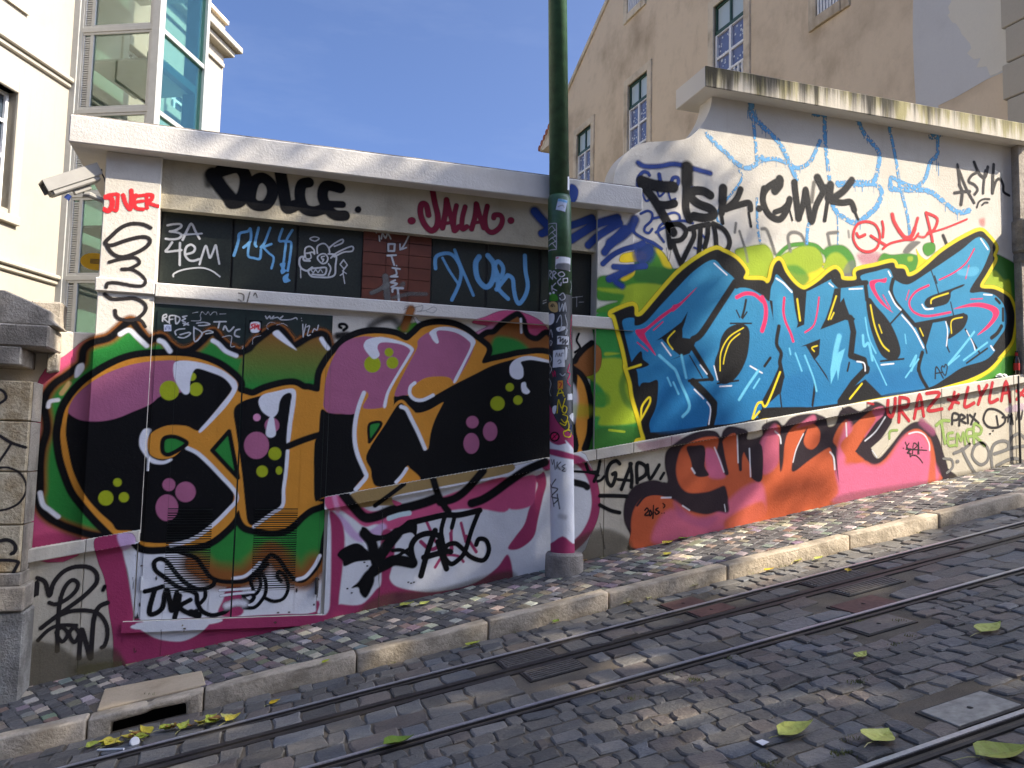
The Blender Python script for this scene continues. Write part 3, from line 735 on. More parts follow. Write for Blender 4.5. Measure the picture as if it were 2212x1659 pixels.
for a, b in zip(cuts[:-1], cuts[1:]):
    if b-a < 1e-4: continue
    op = sorted([(w_[2], w_[3]) for w_ in allw if w_[0] <= a+1e-5 and w_[1] >= b-1e-5]); z0 = -5.
    for (p, q) in op:
        FL.poly(mb, [(a, z0), (b, z0), (b, p), (a, p)], -.3, 0); z0 = q
    FL.poly(mb, [(a, z0), (b, z0), (b, ztop), (a, ztop)], -.3, 0)
mb.build('wall', M['cream'], cb)
FL.box(MB(), -9, uend-.02, -5, ztop-.1, -9, -.31).build('body', M['cream'], cb)
M['lpane'] = plain('dark_window_glass', (62, 72, 82), .08, 0, 0, .2, 3, .9)
for k, (u0, u1, z0, z1) in enumerate(allw):
    g = MB(); s = .22
    FL.box(g, u0-s, u0, z0-.1, z1+s, -.25, .05); FL.box(g, u1, u1+s, z0-.1, z1+s, -.25, .05); FL.box(g, u0, u1, z1, z1+s, -.25, .049); FL.box(g, u0-s, u1+s, z0-.26, z0-.1, -.25, .09)
    win = g.build('window', M['creamstone'], cb, bevel=.01)
    FL.box(MB(), u0, u1, z0-.1, z1, -.22, -.21).build('pane', M['lpane'], win)
    g = MB(); 
    for uu in (u0+.03, (u0+u1)/2, u1-.03): FL.box(g, uu-.035, uu+.035, z0-.1, z1, -.20, -.15)
    for zz in (z0-.07, z0+(z1-z0)*.45, z0+(z1-z0)*.75, z1-.03): FL.box(g, u0, u1, zz-.03, zz+.03, -.20, -.16)
    g.build('sash', M['white'], win)
def band(ya, yb, d, name='cornice', reg='A1', x=280):
    za, zb_ = FL.at(*Q(reg, x, ya))[1], FL.at(*Q(reg, x, yb))[1]
    g = MB(); FL.box(g, -9, -.05, zb_, za, -.05, d); return g.build(name, M['creamstone'], cb, bevel=.02)
band(470, 515, .12); band(515, 560, .06)
band(765, 805, .12, 'cornice', 'B1', 220); band(805, 850, .06, 'cornice', 'B1', 220)
# parapet and cornice at the far end of the facade
zk = FL.at(*Q('A1', 1850, 330))[1]
g = MB(); FL.box(g, 2.5, uend+.35, zk-.05, zk+.12, -.3, .38); g.build('main_cornice', M['creamstone'], cb, bevel=.02)
g = MB(); FL.box(g, 2.5, uend+.2, zk-.22, zk-.05, -.3, .22); g.build('main_cornice', M['creamstone'], cb, bevel=.02)
g = MB(); FL.box(g, 2.5, uend-.05, zk-.62, zk-.50, -.3, .07); g.build('cornice', M['creamstone'], cb, bevel=.01)
g = MB(); FL.box(g, 2.5, uend+.02, ztop-.12, ztop, -.3, .1); g.build('parapet_cap', M['surround'], cb, bevel=.01)
g = MB(); a = FL.at(*Q('A1', 70, 0)); b = FL.at(*Q('A1', 235, 90)); FL.box(g, -4.2, b[0], b[1]-.1, b[1]+.35, 0, .05); g.build('window_apron', M['cream'], cb)
# glass tower: front from A to B, side from B back to C
GT = empty('glass_stair_tower', (-2.7, 11.5, 0), 'glazed stair tower with grey steel frame and aqua tinted panes', 'tower')
M['glass_f'] = glass('clear_grey_glass', (214, 222, 218), .03, .75); M['glass_s'] = glass('aqua_glass', (196, 234, 228), .02, .5)
W_ = along((AX, AY), (FDY, -FDX), 337, 160); BX_, BY_ = AX+W_*FDY, AY-W_*FDX; L_ = along((BX_, BY_), (FDX, FDY), 441, 150)
FT = Facade((AX, AY), (FDY, -FDX)); FS = Facade((BX_, BY_), (FDX, FDY))
zs_ = [FT.at(250, y)[1] for y in (780, 600, 420, 239, 63)]; hgt = zs_[4]-zs_[3]; zs_ = zs_+[zs_[4]+hgt, zs_[4]+2*hgt, zs_[4]+3*hgt]; zs_ = [zs_[0]-hgt*2, zs_[0]-hgt]+zs_
def fr(F, u0, u1, z0, z1, d0, d1, nm='frame_bar', mat='steel', par=None): return F.box(MB(), u0, u1, z0, z1, d0, d1).build(nm, M[mat], par or GT, bevel=.006)
zt_, zb_ = zs_[-1], zs_[0]
fr(FT, -.02, .13, zb_, zt_, -.12, .05, 'post'); fr(FT, .13, .20, zb_, zt_, -.05, .02, 'post'); fr(FT, W_-.12, W_+.05, zb_, zt_, -.14, .05, 'post'); fr(FS, L_-.05, L_+.06, zb_, zt_, -.1, .05, 'post')
for a, b in zip(zs_[:-1], zs_[1:]):
    fr(FT, .20, W_-.12, a-.05, a+.05, -.08, .03, 'transom'); fr(FS, .06, L_-.05, a-.05, a+.05, -.08, .03, 'transom')
    f1 = fr(FT, .20, .42, a+.05, a+.10, -.05, .015, 'panel_frame'); fr(FT, .20, W_-.12, b-.10, b-.05, -.05, .014, 'panel_frame'); fr(FT, .42, W_-.12, a+.05, a+.10, -.05, .013, 'panel_frame')
    fr(FT, .36, .44, a+.10, b-.10, -.05, .012, 'panel_frame'); fr(FT, W_-.19, W_-.12, a+.10, b-.10, -.05, .012, 'panel_frame'); fr(FT, .20, .245, a+.10, b-.10, -.05, .012, 'panel_frame')
    lvs = MB(); n = 30
    FT.box(lvs, .245, .36, a+.1, b-.1, -.06, -.055)
    for k in range(n):
        zz = a+.12+(b-a-.24)*k/n; FT.box(lvs, .245, .36, zz, zz+.03, -.04, .0)
    lvs.build('louvre_strip', M['steel'], GT, kind='stuff')
    FT.box(MB(), .44, W_-.19, a+.10, b-.10, -.03, -.018).build('glass_pane', M['glass_f'], GT)
    FS.box(MB(), .06, L_-.05, a+.05, b-.05, -.03, -.018).build('glass_pane', M['glass_s'], GT)
M['beam'] = plain('blue_grey_steel_beam', (70, 92, 112), .5)
for zz in (zs_[3]+hgt*.6, zs_[5]+hgt*.62, zs_[5]+hgt*1.9, zs_[3]-hgt*1.4):
    FS.box(MB(), .05, L_-.05, zz, zz+.17, -.25, -.1).build('landing_beam', M['beam'], GT)
    FS.box(MB(), .05, L_, zz, zz+.05, -1.6, -.26).build('landing', M['steel'], GT)
FS.box(MB(), L_-.12, L_-.05, zb_, zt_, -.4, -.1).build('inner_post', M['beam'], GT)
mb = MB(); FT.box(mb, -.02, W_+.05, zt_, zt_+.15, -L_, .06); mb.build('tower_roof', M['steel'], GT)

# --- terraced houses added unseen behind the viewer to block sky light; tower glass mirrors them
M['terra'] = plaster('ochre_render', (186, 164, 132), (150, 128, 100), .5, .2, .4, .4, fine=.3); M['terra2'] = plaster('grey_render', (170, 164, 154), (140, 132, 120), .5, .2, .4, .4, fine=.3)
for k, (x0, x1, hh, mt, lb) in enumerate(((-15, -3.4, 6.5, 'terra', 'added unseen ochre terraced house across the street, lowest on the hill'), (-3.3, 7.0, 7.0, 'terra2', 'added unseen grey terraced house across the street, midway up the hill'), (7.1, 20, 7.0, 'terra', 'added unseen ochre terraced house across the street, highest on the hill'))):
    FO = Facade((x0, -11.6), (1, 0)); FO.n = np.array([0, 1., 0]); g0 = SL*x0-1.5; th_ = empty('added_terraced_house', ((x0+x1)/2, -11.6, SL*(x0+x1)/2), lb, 'building')
    FO.box(MB(), 0, x1-x0, g0, SL*x1+hh, -8, 0).build('wall', M[mt], th_)
    FO.box(MB(), -.1, x1-x0-.02, SL*x1+hh, SL*x1+hh+.35, -8.2, .3).build('eave', M['rooftile'], th_)
    for c in range(int((x1-x0)//2.6)):
        for r in range(3):
            u = 1.0+c*2.6; zz = SL*(x0+u)+1.2+r*2.9
            wo = FO.box(MB(), u-.1, u+1.3, zz-.1, zz+1.9, 0, .04).build('window', M['surround'], th_); FO.box(MB(), u, u+1.2, zz, zz+1.8, .041, .05).build('pane', M['lpane'], wo)
# ------------------------------------------------------------------ pole
pbase = np.array([2.33, -.20, 0]); pbase[2] = pav_z(pbase[0], pbase[1])
ptop = U(1204.5, 0, pbase[1])
pl = empty('street_pole', pbase, 'green steel street pole with sticker-plastered black middle, standing on a concrete drum', 'pole')
pdir = ptop-np.array([*U(1215, 1160, pbase[1])]); pdir = pdir/np.linalg.norm(pdir)
def pole_pt(z): 
    b = U(1215, 1160, pbase[1]); return b+pdir*((z-b[2])/pdir[2])
RL, RU = .0915, .0785
zcol = U(1208, 424, pbase[1])[2]
zg = U(1208, 640, pbase[1])[2]
def pole_part(name, z0, z1, r0, r1, mat, n=48, cap=0):
    a, b = pole_pt(z0), pole_pt(z1); L = np.linalg.norm(b-a)
    pr = [(r0, 0), (r1, L)] if not cap else [(r0, 0), (r0, L-.03), (r1, L)]
    return MB().lathe(a, pr, n, tuple(pdir)).build(name, M[mat], pl, smooth=False)
for nm, a, b, r0, r1, mt, cp in (('lower_shaft', pbase[2]-.05, zg, RL, RL, 'poleblack', 0), ('sleeve', zg, zcol, RL, RU+.004, 'polegreen', 1), ('upper_shaft', zcol, zcol+5.5, RU, RU-.012, 'polegreen', 0)):
    o = pole_part(nm, a, b, r0, r1, mt, 48, cp)
    for p in o.data.polygons: p.use_smooth = len(p.vertices) == 4
MB().lathe(pbase+[0, 0, -.08], [(.145, 0), (.147, .12), (.143, .215), (.128, .235)], 40).build('concrete_base', M['concrete'], pl)
# ------------------------------------------------------------------ security camera
cc = U(157, 393, -.02)
cctv = empty('security_camera', U(222, 432, .02), 'grey box security camera with sunshield bracketed to the white pilaster', 'camera')
dx_ = np.array([-.82, -.34, -.54]); dx_ /= np.linalg.norm(dx_); dy_ = np.cross([0, 0, 1], dx_); dy_ /= np.linalg.norm(dy_); dz_ = np.cross(dx_, dy_)
M['camgrey'] = plain('camera_housing', (156, 153, 146), .45, 0, 0, .08, 10); M['camdark'] = plain('camera_dark', (60, 58, 56), .5); M['blueplastic'] = plain('blue_connector', (40, 60, 120), .4)
MB().frame(cc, dx_, dy_, dz_, -.165, .165, -.054, .054, -.052, .052).build('housing', M['camgrey'], cctv, bevel=.008)
MB().frame(cc, dx_, dy_, dz_, -.19, .19, -.06, .06, .053, .064).frame(cc, dx_, dy_, dz_, -.19, .19, -.064, -.059, -.02, .064).frame(cc, dx_, dy_, dz_, -.19, .19, .059, .064, -.02, .064).build('sunshield', M['camgrey'], cctv, bevel=.003)
MB().frame(cc, dx_, dy_, dz_, .165, .171, -.046, .046, -.044, .044).build('lens_window', M['camdark'], cctv)
MB().frame(cc, dx_, dy_, dz_, -.09, .03, -.02, .02, -.085, -.05).build('mount_block', M['camgrey'], cctv, bevel=.004)
jb = cc+dx_*-.03-dz_*.1
MB().tube([jb+dz_*.03, jb, jb*.5+U(205, 422, .0)*.5, U(214, 430, .02), np.array([xpl+.01, .03, U(222, 436, .03)[2]])], [.022, .024, .022, .018, .024], 10).build('bracket_arm', M['camgrey'], cctv)
MB().tube([cc-dx_*.17, cc-dx_*.22+dz_*.02, U(219, 372, .03), U(225, 385, .03), np.array([xpl+.005, .04, U(222, 405, .03)[2]])], .005, 6).build('cable', M['camdark'], cctv)
q_ = U(143, 430, -.05)
MB().tube([q_+[.02, 0, .03], q_], [.016, .02], 10).build('connector', M['blueplastic'], cctv)
# ------------------------------------------------------------------ yellow lens-shaped sign behind the pilaster
ys = .32; yc = U(208, 565, ys); M['yellow'] = plain('yellow_enamel', (236, 178, 20), .35, 0, 0, .08, 14)
pts = []
for k in range(24):
    a = 2*math.pi*k/24; pts.append((yc[0]+.105*abs(math.cos(a))**.9*np.sign(math.cos(a)), yc[2]+.062*math.sin(a)))
ysn = empty('hazard_sign', yc, 'small yellow lens-shaped sign with dark print, sticking out beside the pilaster', 'sign')
MB().prism(pts, ys, ys+.012).build('plate', M['yellow'], ysn)
pm = MB()
for k in range(4): pm.box(yc[0]-.04, yc[0]+.02, ys-.002, ys-.0005, yc[2]+.012-k*.009, yc[2]+.016-k*.009)
pm.build('print', M['camdark'], ysn)
MB().box(yc[0]+.08, xpl+.09, ys+.012, ys+.03, yc[2]-.012, yc[2]+.012).build('bracket', M['steel'], ysn)
# ------------------------------------------------------------------ bottle and paper on the ledge
bx = U(2197, 812, -.031)[0]; bz = zl(bx)
t = NT('brown_bottle_glass'); g_ = t.principled((.035, .012, .004), .06, None, 0, .8); M['bottle'] = t.done(g_)
M['redlabel'] = plain('red_paper_label', (196, 40, 36), .5); M['tin'] = plain('crown_cap', (190, 60, 50), .35, .4)
bt = empty('beer_bottle', (bx, -.031, bz), 'brown beer bottle with red label standing on the sloping ledge', 'bottle')
bz0 = bz-.004
MB().lathe((bx, -.031, bz0), [(.025, 0), (.029, .006), (.029, .13), (.026, .15), (.0145, .185), (.0125, .225), (.014, .227), (.014, .235)], 24).build('body', M['bottle'], bt, smooth=True)
MB().lathe((bx, -.031, bz0+.045), [(.0294, 0), (.0294, .07)], 24).build('label', M['redlabel'], bt, smooth=False)
MB().lathe((bx, -.031, bz0+.188), [(.0150, 0), (.0131, .03)], 20).build('neck_label', M['redlabel'], bt)
px_ = UQ('C4', 2020, 178, -.03); M['paper'] = plain('crumpled_paper', (232, 230, 228), .8, 0, .2, .05, 30)
bm = bmesh.new(); bmesh.ops.create_icosphere(bm, subdivisions=3, radius=.045)
for v in bm.verts:
    v.co *= .7+.5*abs(math.sin(v.co.x*90+v.co.z*60)*math.cos(v.co.y*80)); v.co.z = max(v.co.z*.6, -.012); v.co.y *= .55; v.co.x *= 1.5
me = bpy.data.meshes.new('crumpled_paper'); bm.to_mesh(me); bm.free()
o = link('crumpled_paper', me, M['paper'], None, False); o.location = (px_[0], -.032, zl(px_[0])+.011); tag(o, 'crumpled white paper scrap lying on the sloping ledge beside the bottle', 'paper')
# ------------------------------------------------------------------ fallen leaves
t = NT('fallen_leaf_blade'); a_ = t.attr('tone'); cu = t.noise(60, 3, .6)
lc = t.mix(t.rng(cu, .5, .75, 0, .5), a_['Color'], srgb((120, 92, 30))); ps = t.principled(lc, .5, t.bump(t.noise(120, 2, .5), .3, .003)); M['leaf'] = t.done(ps)
def leaf(px, py, size, rot, tone, label, group, where='street', curl=.25, up=0.0):
    if where == 'street': p = UG(px, py, .012)
    else: p = UP(px, py, (0, KY1, KH+.008), (-SL, -.06/.80, 1))
    size *= 1.3
    e = empty('fallen_leaf', p, label, 'leaf', group)
    e.rotation_euler = (rng.normal(0, .08), -math.atan(SL)+rng.normal(0, .08), rot)
    n = 9; v = []; f = []
    for i in range(n):
        tt = i/(n-1); wd = .46*math.sin(math.pi*min(1, tt**.62))*(1-.25*tt)+(.0 if 0 < i < n-1 else 0)
        x = (tt-.35)*size; zc_ = curl*size*(tt-.45)**2*1.2
        for s_ in (-1, -.5, 0, .5, 1):
            v.append((x-.05*size*abs(s_)*(1-tt), s_*wd*size*.92, zc_+abs(s_)*wd*size*curl+.003+rng.normal(0, .0012)))
    for i in range(n-1):
        for k in range(4): f.append((i*5+k, i*5+k+1, (i+1)*5+k+1, (i+1)*5+k))
    me = bpy.data.meshes.new('blade'); me.from_pydata(v, [], f); at_ = me.color_attributes.new('tone', 'FLOAT_COLOR', 'POINT'); at_.data.foreach_set('color', np.tile([*srgb(tone), 1.], len(v)))
    b = bpy.data.objects.new('blade', me); COL.objects.link(b); me.materials.append(M['leaf']); b.parent = e
    s = MB().tube([(-.33*size, 0, .004), (-.55*size, .04*size, .008), (-.85*size, .02*size, .006)], .0014, 5)
    me = bpy.data.meshes.new('stem'); me.from_pydata(s.v, [], s.f); c = bpy.data.objects.new('stem', me); COL.objects.link(c); me.materials.append(M['leaf'])
    at_ = me.color_attributes.new('tone', 'FLOAT_COLOR', 'POINT'); at_.data.foreach_set('color', np.tile([*srgb((196, 190, 120)), 1.], len(s.v))); c.parent = e
YG_, GR_, YE_ = (186, 190, 92), (112, 140, 40), (216, 176, 30)
g1 = 'leaves fallen on the cobbles'
for reg, x, y, s_, r_, tn in (('D4', 215, 1405, .085, -.2, YG_), ('D4', 825, 1455, .09, .5, YG_), ('D4', 1665, 1570, .105, -.3, (150, 158, 60)), ('D4', 1600, 685, .085, .1, YG_), ('D4', 700, 868, .045, .3, YG_)):
    leaf(*Q(reg, x, y), s_*1.35, r_, tn, 'pale yellow-green leaf with long stem lying on the grey street cobbles', g1)
leaf(*Q('D2', 1000, 1495), .11, .1, GR_, 'green leaf curled up on the middle rail groove', None, 'street', .4)
leaf(*Q('D2', 1545, 790), .09, .6, (168, 176, 60), 'half green half yellow leaf lying in the gutter below the kerb', None)
leaf(*Q('D3', 590, 530), .085, 1.0, YE_, 'bright yellow leaf leaning against the kerb face', None, 'street', .5)
g2 = 'small leaves in the gutter'
for reg, x, y, s_, r_, tn in (('D3', 340, 625, .05, .8, GR_), ('D3', 985, 452, .055, 1.2, YG_), ('D3', 845, 492, .06, .2, (190, 190, 60)), ('D3', 1325, 370, .06, .4, YG_), ('D2', 140, 1200, .05, .3, YE_), ('D4', 240, 190, .09, .6, (176, 178, 50)), ('D4', 400, 180, .06, .2, YG_), ('D4', 45, 262, .06, 0, YE_), ('D4', 608, 265, .05, .9, YE_)):
    leaf(*Q(reg, x, y), s_, r_, tn, {GR_: 'small green leaf', YE_: 'small golden yellow leaf', YG_: 'small pale yellow-green leaf', (190, 190, 60): 'small lemon yellow leaf', (176, 178, 50): 'larger olive yellow leaf'}[tn]+' lying in the gutter beside the kerb', g2)
g3 = 'leaves on the pavement'
for reg, x, y, s_, r_, tn in (('D2', 1070, 510, .08, .1, (176, 180, 80)), ('D2', 1200, 500, .06, .4, YG_), ('D2', 505, 910, .04, .5, (170, 180, 40)), ('D3', 1125, 70, .08, .2, (200, 180, 60)), ('D3', 1235, 40, .07, -.2, GR_), ('D3', 1125, 150, .06, .3, (180, 170, 60)), ('D3', 540, 190, .05, 1, (150, 96, 40))):
    leaf(*Q(reg, x, y), s_, r_, tn, {(176, 180, 80): 'long olive yellow leaf', YG_: 'pale yellow-green leaf', (170, 180, 40): 'tiny lime leaf', (200, 180, 60): 'broad yellow leaf', GR_: 'green leaf', (180, 170, 60): 'dull yellow leaf', (150, 96, 40): 'brown withered leaf beside the pole'}[tn]+' lying on the small pavement cobbles', g3, 'pave')
g4 = 'leaves heaped at the drain mouth'
for k in range(26):
    x = rng.uniform(740, 1330) if k < 18 else rng.uniform(1300, 1660); y = 1497-(x-740)*.215+rng.normal(0, 15)
    leaf(*Q('D1', x, y), rng.uniform(.04, .07), rng.uniform(0, 6), [(206, 186, 60), (170, 178, 60), (150, 104, 50), (206, 200, 120)][k % 4], ['bright yellow leaf', 'yellow-green leaf', 'brown withered leaf', 'pale cream leaf'][k % 4]+' caught at the drain mouth in the kerb', g4, 'street', .5)
leaf(*Q('D1', 650, 1500), .06, .2, (170, 178, 70), 'pale green leaf lying beside the drain mouth, against the kerb', None)
p0 = UG(*Q('D1', 690, 1532), .012); p1 = UG(*Q('D1', 875, 1524), .012)
o = MB().tube([p0, p1], .006, 8).build('paper_stick', M['paper'], None); tag(o, 'thin white stick lying in front of the drain mouth', 'litter')
p0 = UG(*Q('D1', 945, 1450), .03); o = MB().lathe(p0-[0, .0, .02], [(.022, 0), (.024, .03), (.020, .032)], 16, (.3, -.8, .4)).build('crushed_cup', M['paper'], None); tag(o, 'crushed white plastic cup inside the drain mouth', 'litter')
o = mesh('paper_scrap', [UG(*Q('D3', 1748, 1470), .012), UG(*Q('D3', 1800, 1500), .013), UG(*Q('D4', 55, 1475), .016), UG(*Q('D4', 0, 1455), .013)], [(0, 1, 2, 3)], M['paper'], None); tag(o, 'small torn scrap of white paper lying flat on the cobbles', 'litter')
# weeds in the joints
t = NT('weed_blade'); t.done(t.principled(t.mix(t.noise(30), srgb((84, 98, 40)), srgb((120, 118, 60))), .7)); M['weed'] = t.m
wm = MB()
def tuft(p, n, h, sp):
    for k in range(n):
        b = p+np.array([rng.normal(0, sp), rng.normal(0, sp*.5), 0]); d = np.array([rng.normal(0, .5), rng.normal(0, .5), 1.]); d *= h*rng.uniform(.4, 1)/np.linalg.norm(d); sd_ = np.array([rng.normal(0, 1), rng.normal(0, 1), 0]); sd_ *= .0022/np.linalg.norm(sd_)
        wm.add([b-sd_, b+sd_, b+d], [(0, 1, 2)])
for reg, x, y, n in (('D3', 1340, 1040, 60), ('D3', 900, 1170, 50), ('D3', 745, 1118, 25), ('D3', 1180, 1000, 30), ('D3', 1600, 880, 30), ('D4', 690, 1050, 40), ('D4', 590, 1560, 90), ('D4', 1000, 790, 40), ('D4', 1060, 730, 30), ('D4', 690, 625, 30), ('D4', 60, 1640, 60), ('D4', 990, 620, 25), ('D4', 665, 1465, 40)):
    tuft(UG(*Q(reg, x, y), .0), n, .022, .03)
for k in range(60):
    xx = rng.uniform(-1.2, 7); tuft(np.array([xx, -.035 if rng.random() < .7 else KY0-.012, pav_z(xx, -.03) if rng.random() < 2 else 0]) if rng.random() < .6 else np.array([xx, KY0-.015, SL*xx]), 8, .02, .02)
wm.build('joint_weeds', M['weed'], None, kind='stuff', label='small weeds and moss growing in the paving joints', cat='weeds')
# ------------------------------------------------------------------ trees added out of view uphill, crowns shaped to shade wall and street
WLIT = [(240, 560, 150, 215), (60, 500, 190, 330), (430, 575, 85, 62), (430, 640, 120, 26), (200, 300, 120, 60), (540, 320, 45, 30), (690, 345, 42, 34), (930, 385, 26, 30), (1545, 310, 45, 40), (1560, 700, 30, 60), (330, 292, 200, 42), (600, 328, 70, 26), (1470, 425, 30, 22)]
GLIT = [(1370, 1428, 62, 24), (1450, 1470, 75, 14), (1205, 1378, 45, 12), (1110, 1400, 40, 10), (1480, 1546, 70, 16), (1320, 1490, 70, 12), (1250, 1480, 40, 10), (830, 1440, 60, 12)]
def lit_wall(px, py):
    b = np.interp(py, [250, 330, 430, 560, 700, 850, 950, 1010, 1100, 1200], [1600, 1625, 1650, 1600, 1570, 1560, 1640, 1630, 1610, 1560])
    L = (px > b+22*np.sin(py/38.)) & ~(((px-1715)/70)**2+((py-1085)/42)**2 < 1) & ~(((px-1790)/46)**2+((py-960)/26)**2 < 1)
    for (a, c, r, s) in ((1690, 525, 50, 20), (1660, 640, 26, 40), (1880, 930, 30, 14)): L &= ~(((px-a)/r)**2+((py-c)/s)**2 < 1)
    for (a, c, r, s) in WLIT: L |= ((px-a)/r)**2+((py-c)/s)**2 < 1
    return L
def lit_ground(px, py):
    pave = py < np.interp(px, [1097, 1326, 1645, 2088, 2212], [1335, 1283, 1204, 1088, 1060])
    L = pave & (px > 1385) & ~(((px-1800)/120)**2+((py-1105)/22)**2 < 1) & ~(((px-1650)/60)**2+((py-1160)/12)**2 < 1)
    L |= ~pave & (px > 1560) & (px < 2020) & (py < 1292-(px-1560)*.25) 
    for (a, c, r, s) in GLIT: L |= ((px-a)/r)**2+((py-c)/s)**2 < 1
    return L
def proj(Pn):
    q = Pn-CAM; zf_ = np.maximum(q@CF, .2); return PW/2+FPX*(q@CR)/zf_, PH/2-FPX*(q@CU)/zf_, q@CF
t = NT('tree_leaf'); oi = t.noise(.9, 3); t.done(t.principled(t.mix(oi, srgb((70, 96, 34)), srgb((110, 122, 44))), .6)); M['treeleaf'] = t.m
M['bark'] = stone('tree_bark', (120, 104, 88), (70, 60, 50), 3, 1, .95, 30, .4)
def added_street_tree(base, H, clumps, n_leaf, label, seed):
    r_ = np.random.default_rng(seed); e = empty('added_street_tree', base, label, 'tree')
    b = np.array(base); c = clumps
    MB().tube([b-[0, 0, .3], b+[.05, .1, H*.18], b+[-.1, .05, H*.36], b+[.1, -.1, H*.55]], [.34, .27, .23, .17], 14).build('trunk', M['bark'], e, smooth=True)
    fork = b+np.array([.0, 0, H*.42])
    for k in range(min(12, len(c))):
        p = c[k*len(c)//12]; q = np.array(p[:3]); mid = fork*.5+q*.5+np.array([0, 0, -.4])
        MB().tube([fork+[0, 0, .02*k], mid, q], [.12, .07, .02], 8).build('limb', M['bark'], e, smooth=True)
    ctr = np.array([p[:3] for p in c]); rad = np.array([p[3] for p in c])
    idx = r_.integers(0, len(c), n_leaf); d = r_.normal(0, 1, (n_leaf, 3)); d /= np.linalg.norm(d, axis=1)[:, None]
    Pn = ctr[idx]+d*(rad[idx]*r_.random(n_leaf)**.45)[:, None]*np.array([1, 1, .75])
    # crown shaped: leaves whose shadow falls on the lit patches are dropped
    tw_ = (Pn[:, 1]-0.0)/SUN[1]; Wp = Pn-SUN*tw_[:, None]
    tg = (Pn[:, 2]-SL*Pn[:, 0])/(SUN[2]-SL*SUN[0]); Gp = Pn-SUN*tg[:, None]
    wx, wy, wd = proj(Wp); gx, gy, gd = proj(Gp)
    hitw = tw_ < tg
    lit = np.where(hitw, lit_wall(wx, wy) & (wd > .5), lit_ground(gx, gy) & (gd > .5) & (gy < 1800) & (gy > 900))
    q = Pn-CAM; inview = (q@CF > 0) & (np.abs(q@CR) < 1.05*PW/2/FPX*(q@CF)+.3) & (np.abs(q@CU) < 1.05*PH/2/FPX*(q@CF)+.3)
    Pn = Pn[~lit & ~inview]; n = len(Pn)
    a1 = r_.normal(0, 1, (n, 3)); a1 /= np.linalg.norm(a1, axis=1)[:, None]; a2 = np.cross(a1, r_.normal(0, 1, (n, 3))); a2 /= np.linalg.norm(a2, axis=1)[:, None]
    s = r_.uniform(.05, .085, n)[:, None]
    V = np.stack([Pn-a1*s, Pn+a2*s*.62, Pn+a1*s*1.1, Pn-a2*s*.62], 1).reshape(-1, 3)
    me = bpy.data.meshes.new('crown'); me.vertices.add(len(V)); me.vertices.foreach_set('co', V.ravel().astype('f'))
    me.loops.add(n*4); me.loops.foreach_set('vertex_index', np.arange(n*4, dtype='i')); me.polygons.add(n); me.polygons.foreach_set('loop_start', np.arange(0, n*4, 4, dtype='i')); me.polygons.foreach_set('loop_total', np.full(n, 4, dtype='i')); me.update(calc_edges=True)
    link('crown', me, M['treeleaf'], e)
def clumps_for(targets, tr, seed, n, rr=(.45, .9)):
    r_ = np.random.default_rng(seed); o = []
    for k in range(n):
        x0, x1, y0, y1, z0, z1 = targets[r_.integers(len(targets))]
        p = np.array([r_.uniform(x0, x1), r_.uniform(y0, y1), 0]); p[2] = r_.uniform(z0, z1)+SL*p[0]
        q = p+SUN*r_.uniform(*tr); o.append((*q, r_.uniform(*rr)))
    return o
TW = [(-2.2, 4.6, 0, 0, 0, 3.4), (-2.2, 4.0, 0, 0, 0, 3.0)]; TS = [(-2.5, 11, -5.6, -1.0, 0, 0), (-2.5, 7.5, -3.8, -.2, 0, 0)]
added_street_tree((11.2, -7.2, 11.2*SL), 12.5, clumps_for(TW+TS, (12.5, 16.5), 3, 150), 30000, 'added tall leafy tree, unseen uphill across the street, shading wall and road', 11)
added_street_tree((15.5, -8.6, 15.5*SL), 13.0, clumps_for(TS+[(3, 14, -7, -1.2, 0, 0)], (14.5, 18.5), 5, 110), 20000, 'second added leafy tree, unseen farther uphill across the street, shading the road', 12)
# ------------------------------------------------------------------ spray paint: thin films of paint lying on each wall face
t = NT('spray_paint'); at_ = t.attr('paint')
nzf = t.noise(420, 2, .6); nzm = t.noise(9, 5, .6); nzs = t.noise(75, 4, .65)
colp = t.mix(t.rng(nzm, .35, .75, 0, .22), at_['Color'], t.mix(.45, at_['Color'], (0, 0, 0)))
colp = t.mix(t.rng(nzs, .60, .80, 0, .05), colp, (.30, .28, .25))
alp = t.rng(t.math('ADD', at_['Alpha'], t.math('MULTIPLY', t.math('SUBTRACT', nzf, .5), .50)), .10, .90, 0, 1, False)
alp = t.math('MULTIPLY', alp, t.rng(at_['Alpha'], .04, .12, 0, 1))
pp = t.principled(colp, .62, t.bump(t.math('ADD', t.noise(55, 4, .6), t.math('MULTIPLY', t.noise(140, 3, .6), .5)), .38, .006), spec=.18)
tr_ = t.n('BsdfTransparent'); ms_ = t.n('MixShader'); t.l(alp, ms_.inputs[0]); t.l(tr_.outputs[0], ms_.inputs[1]); t.l(pp.outputs[0], ms_.inputs[2])
M['paint'] = t.done(ms_)
CELL = .0055
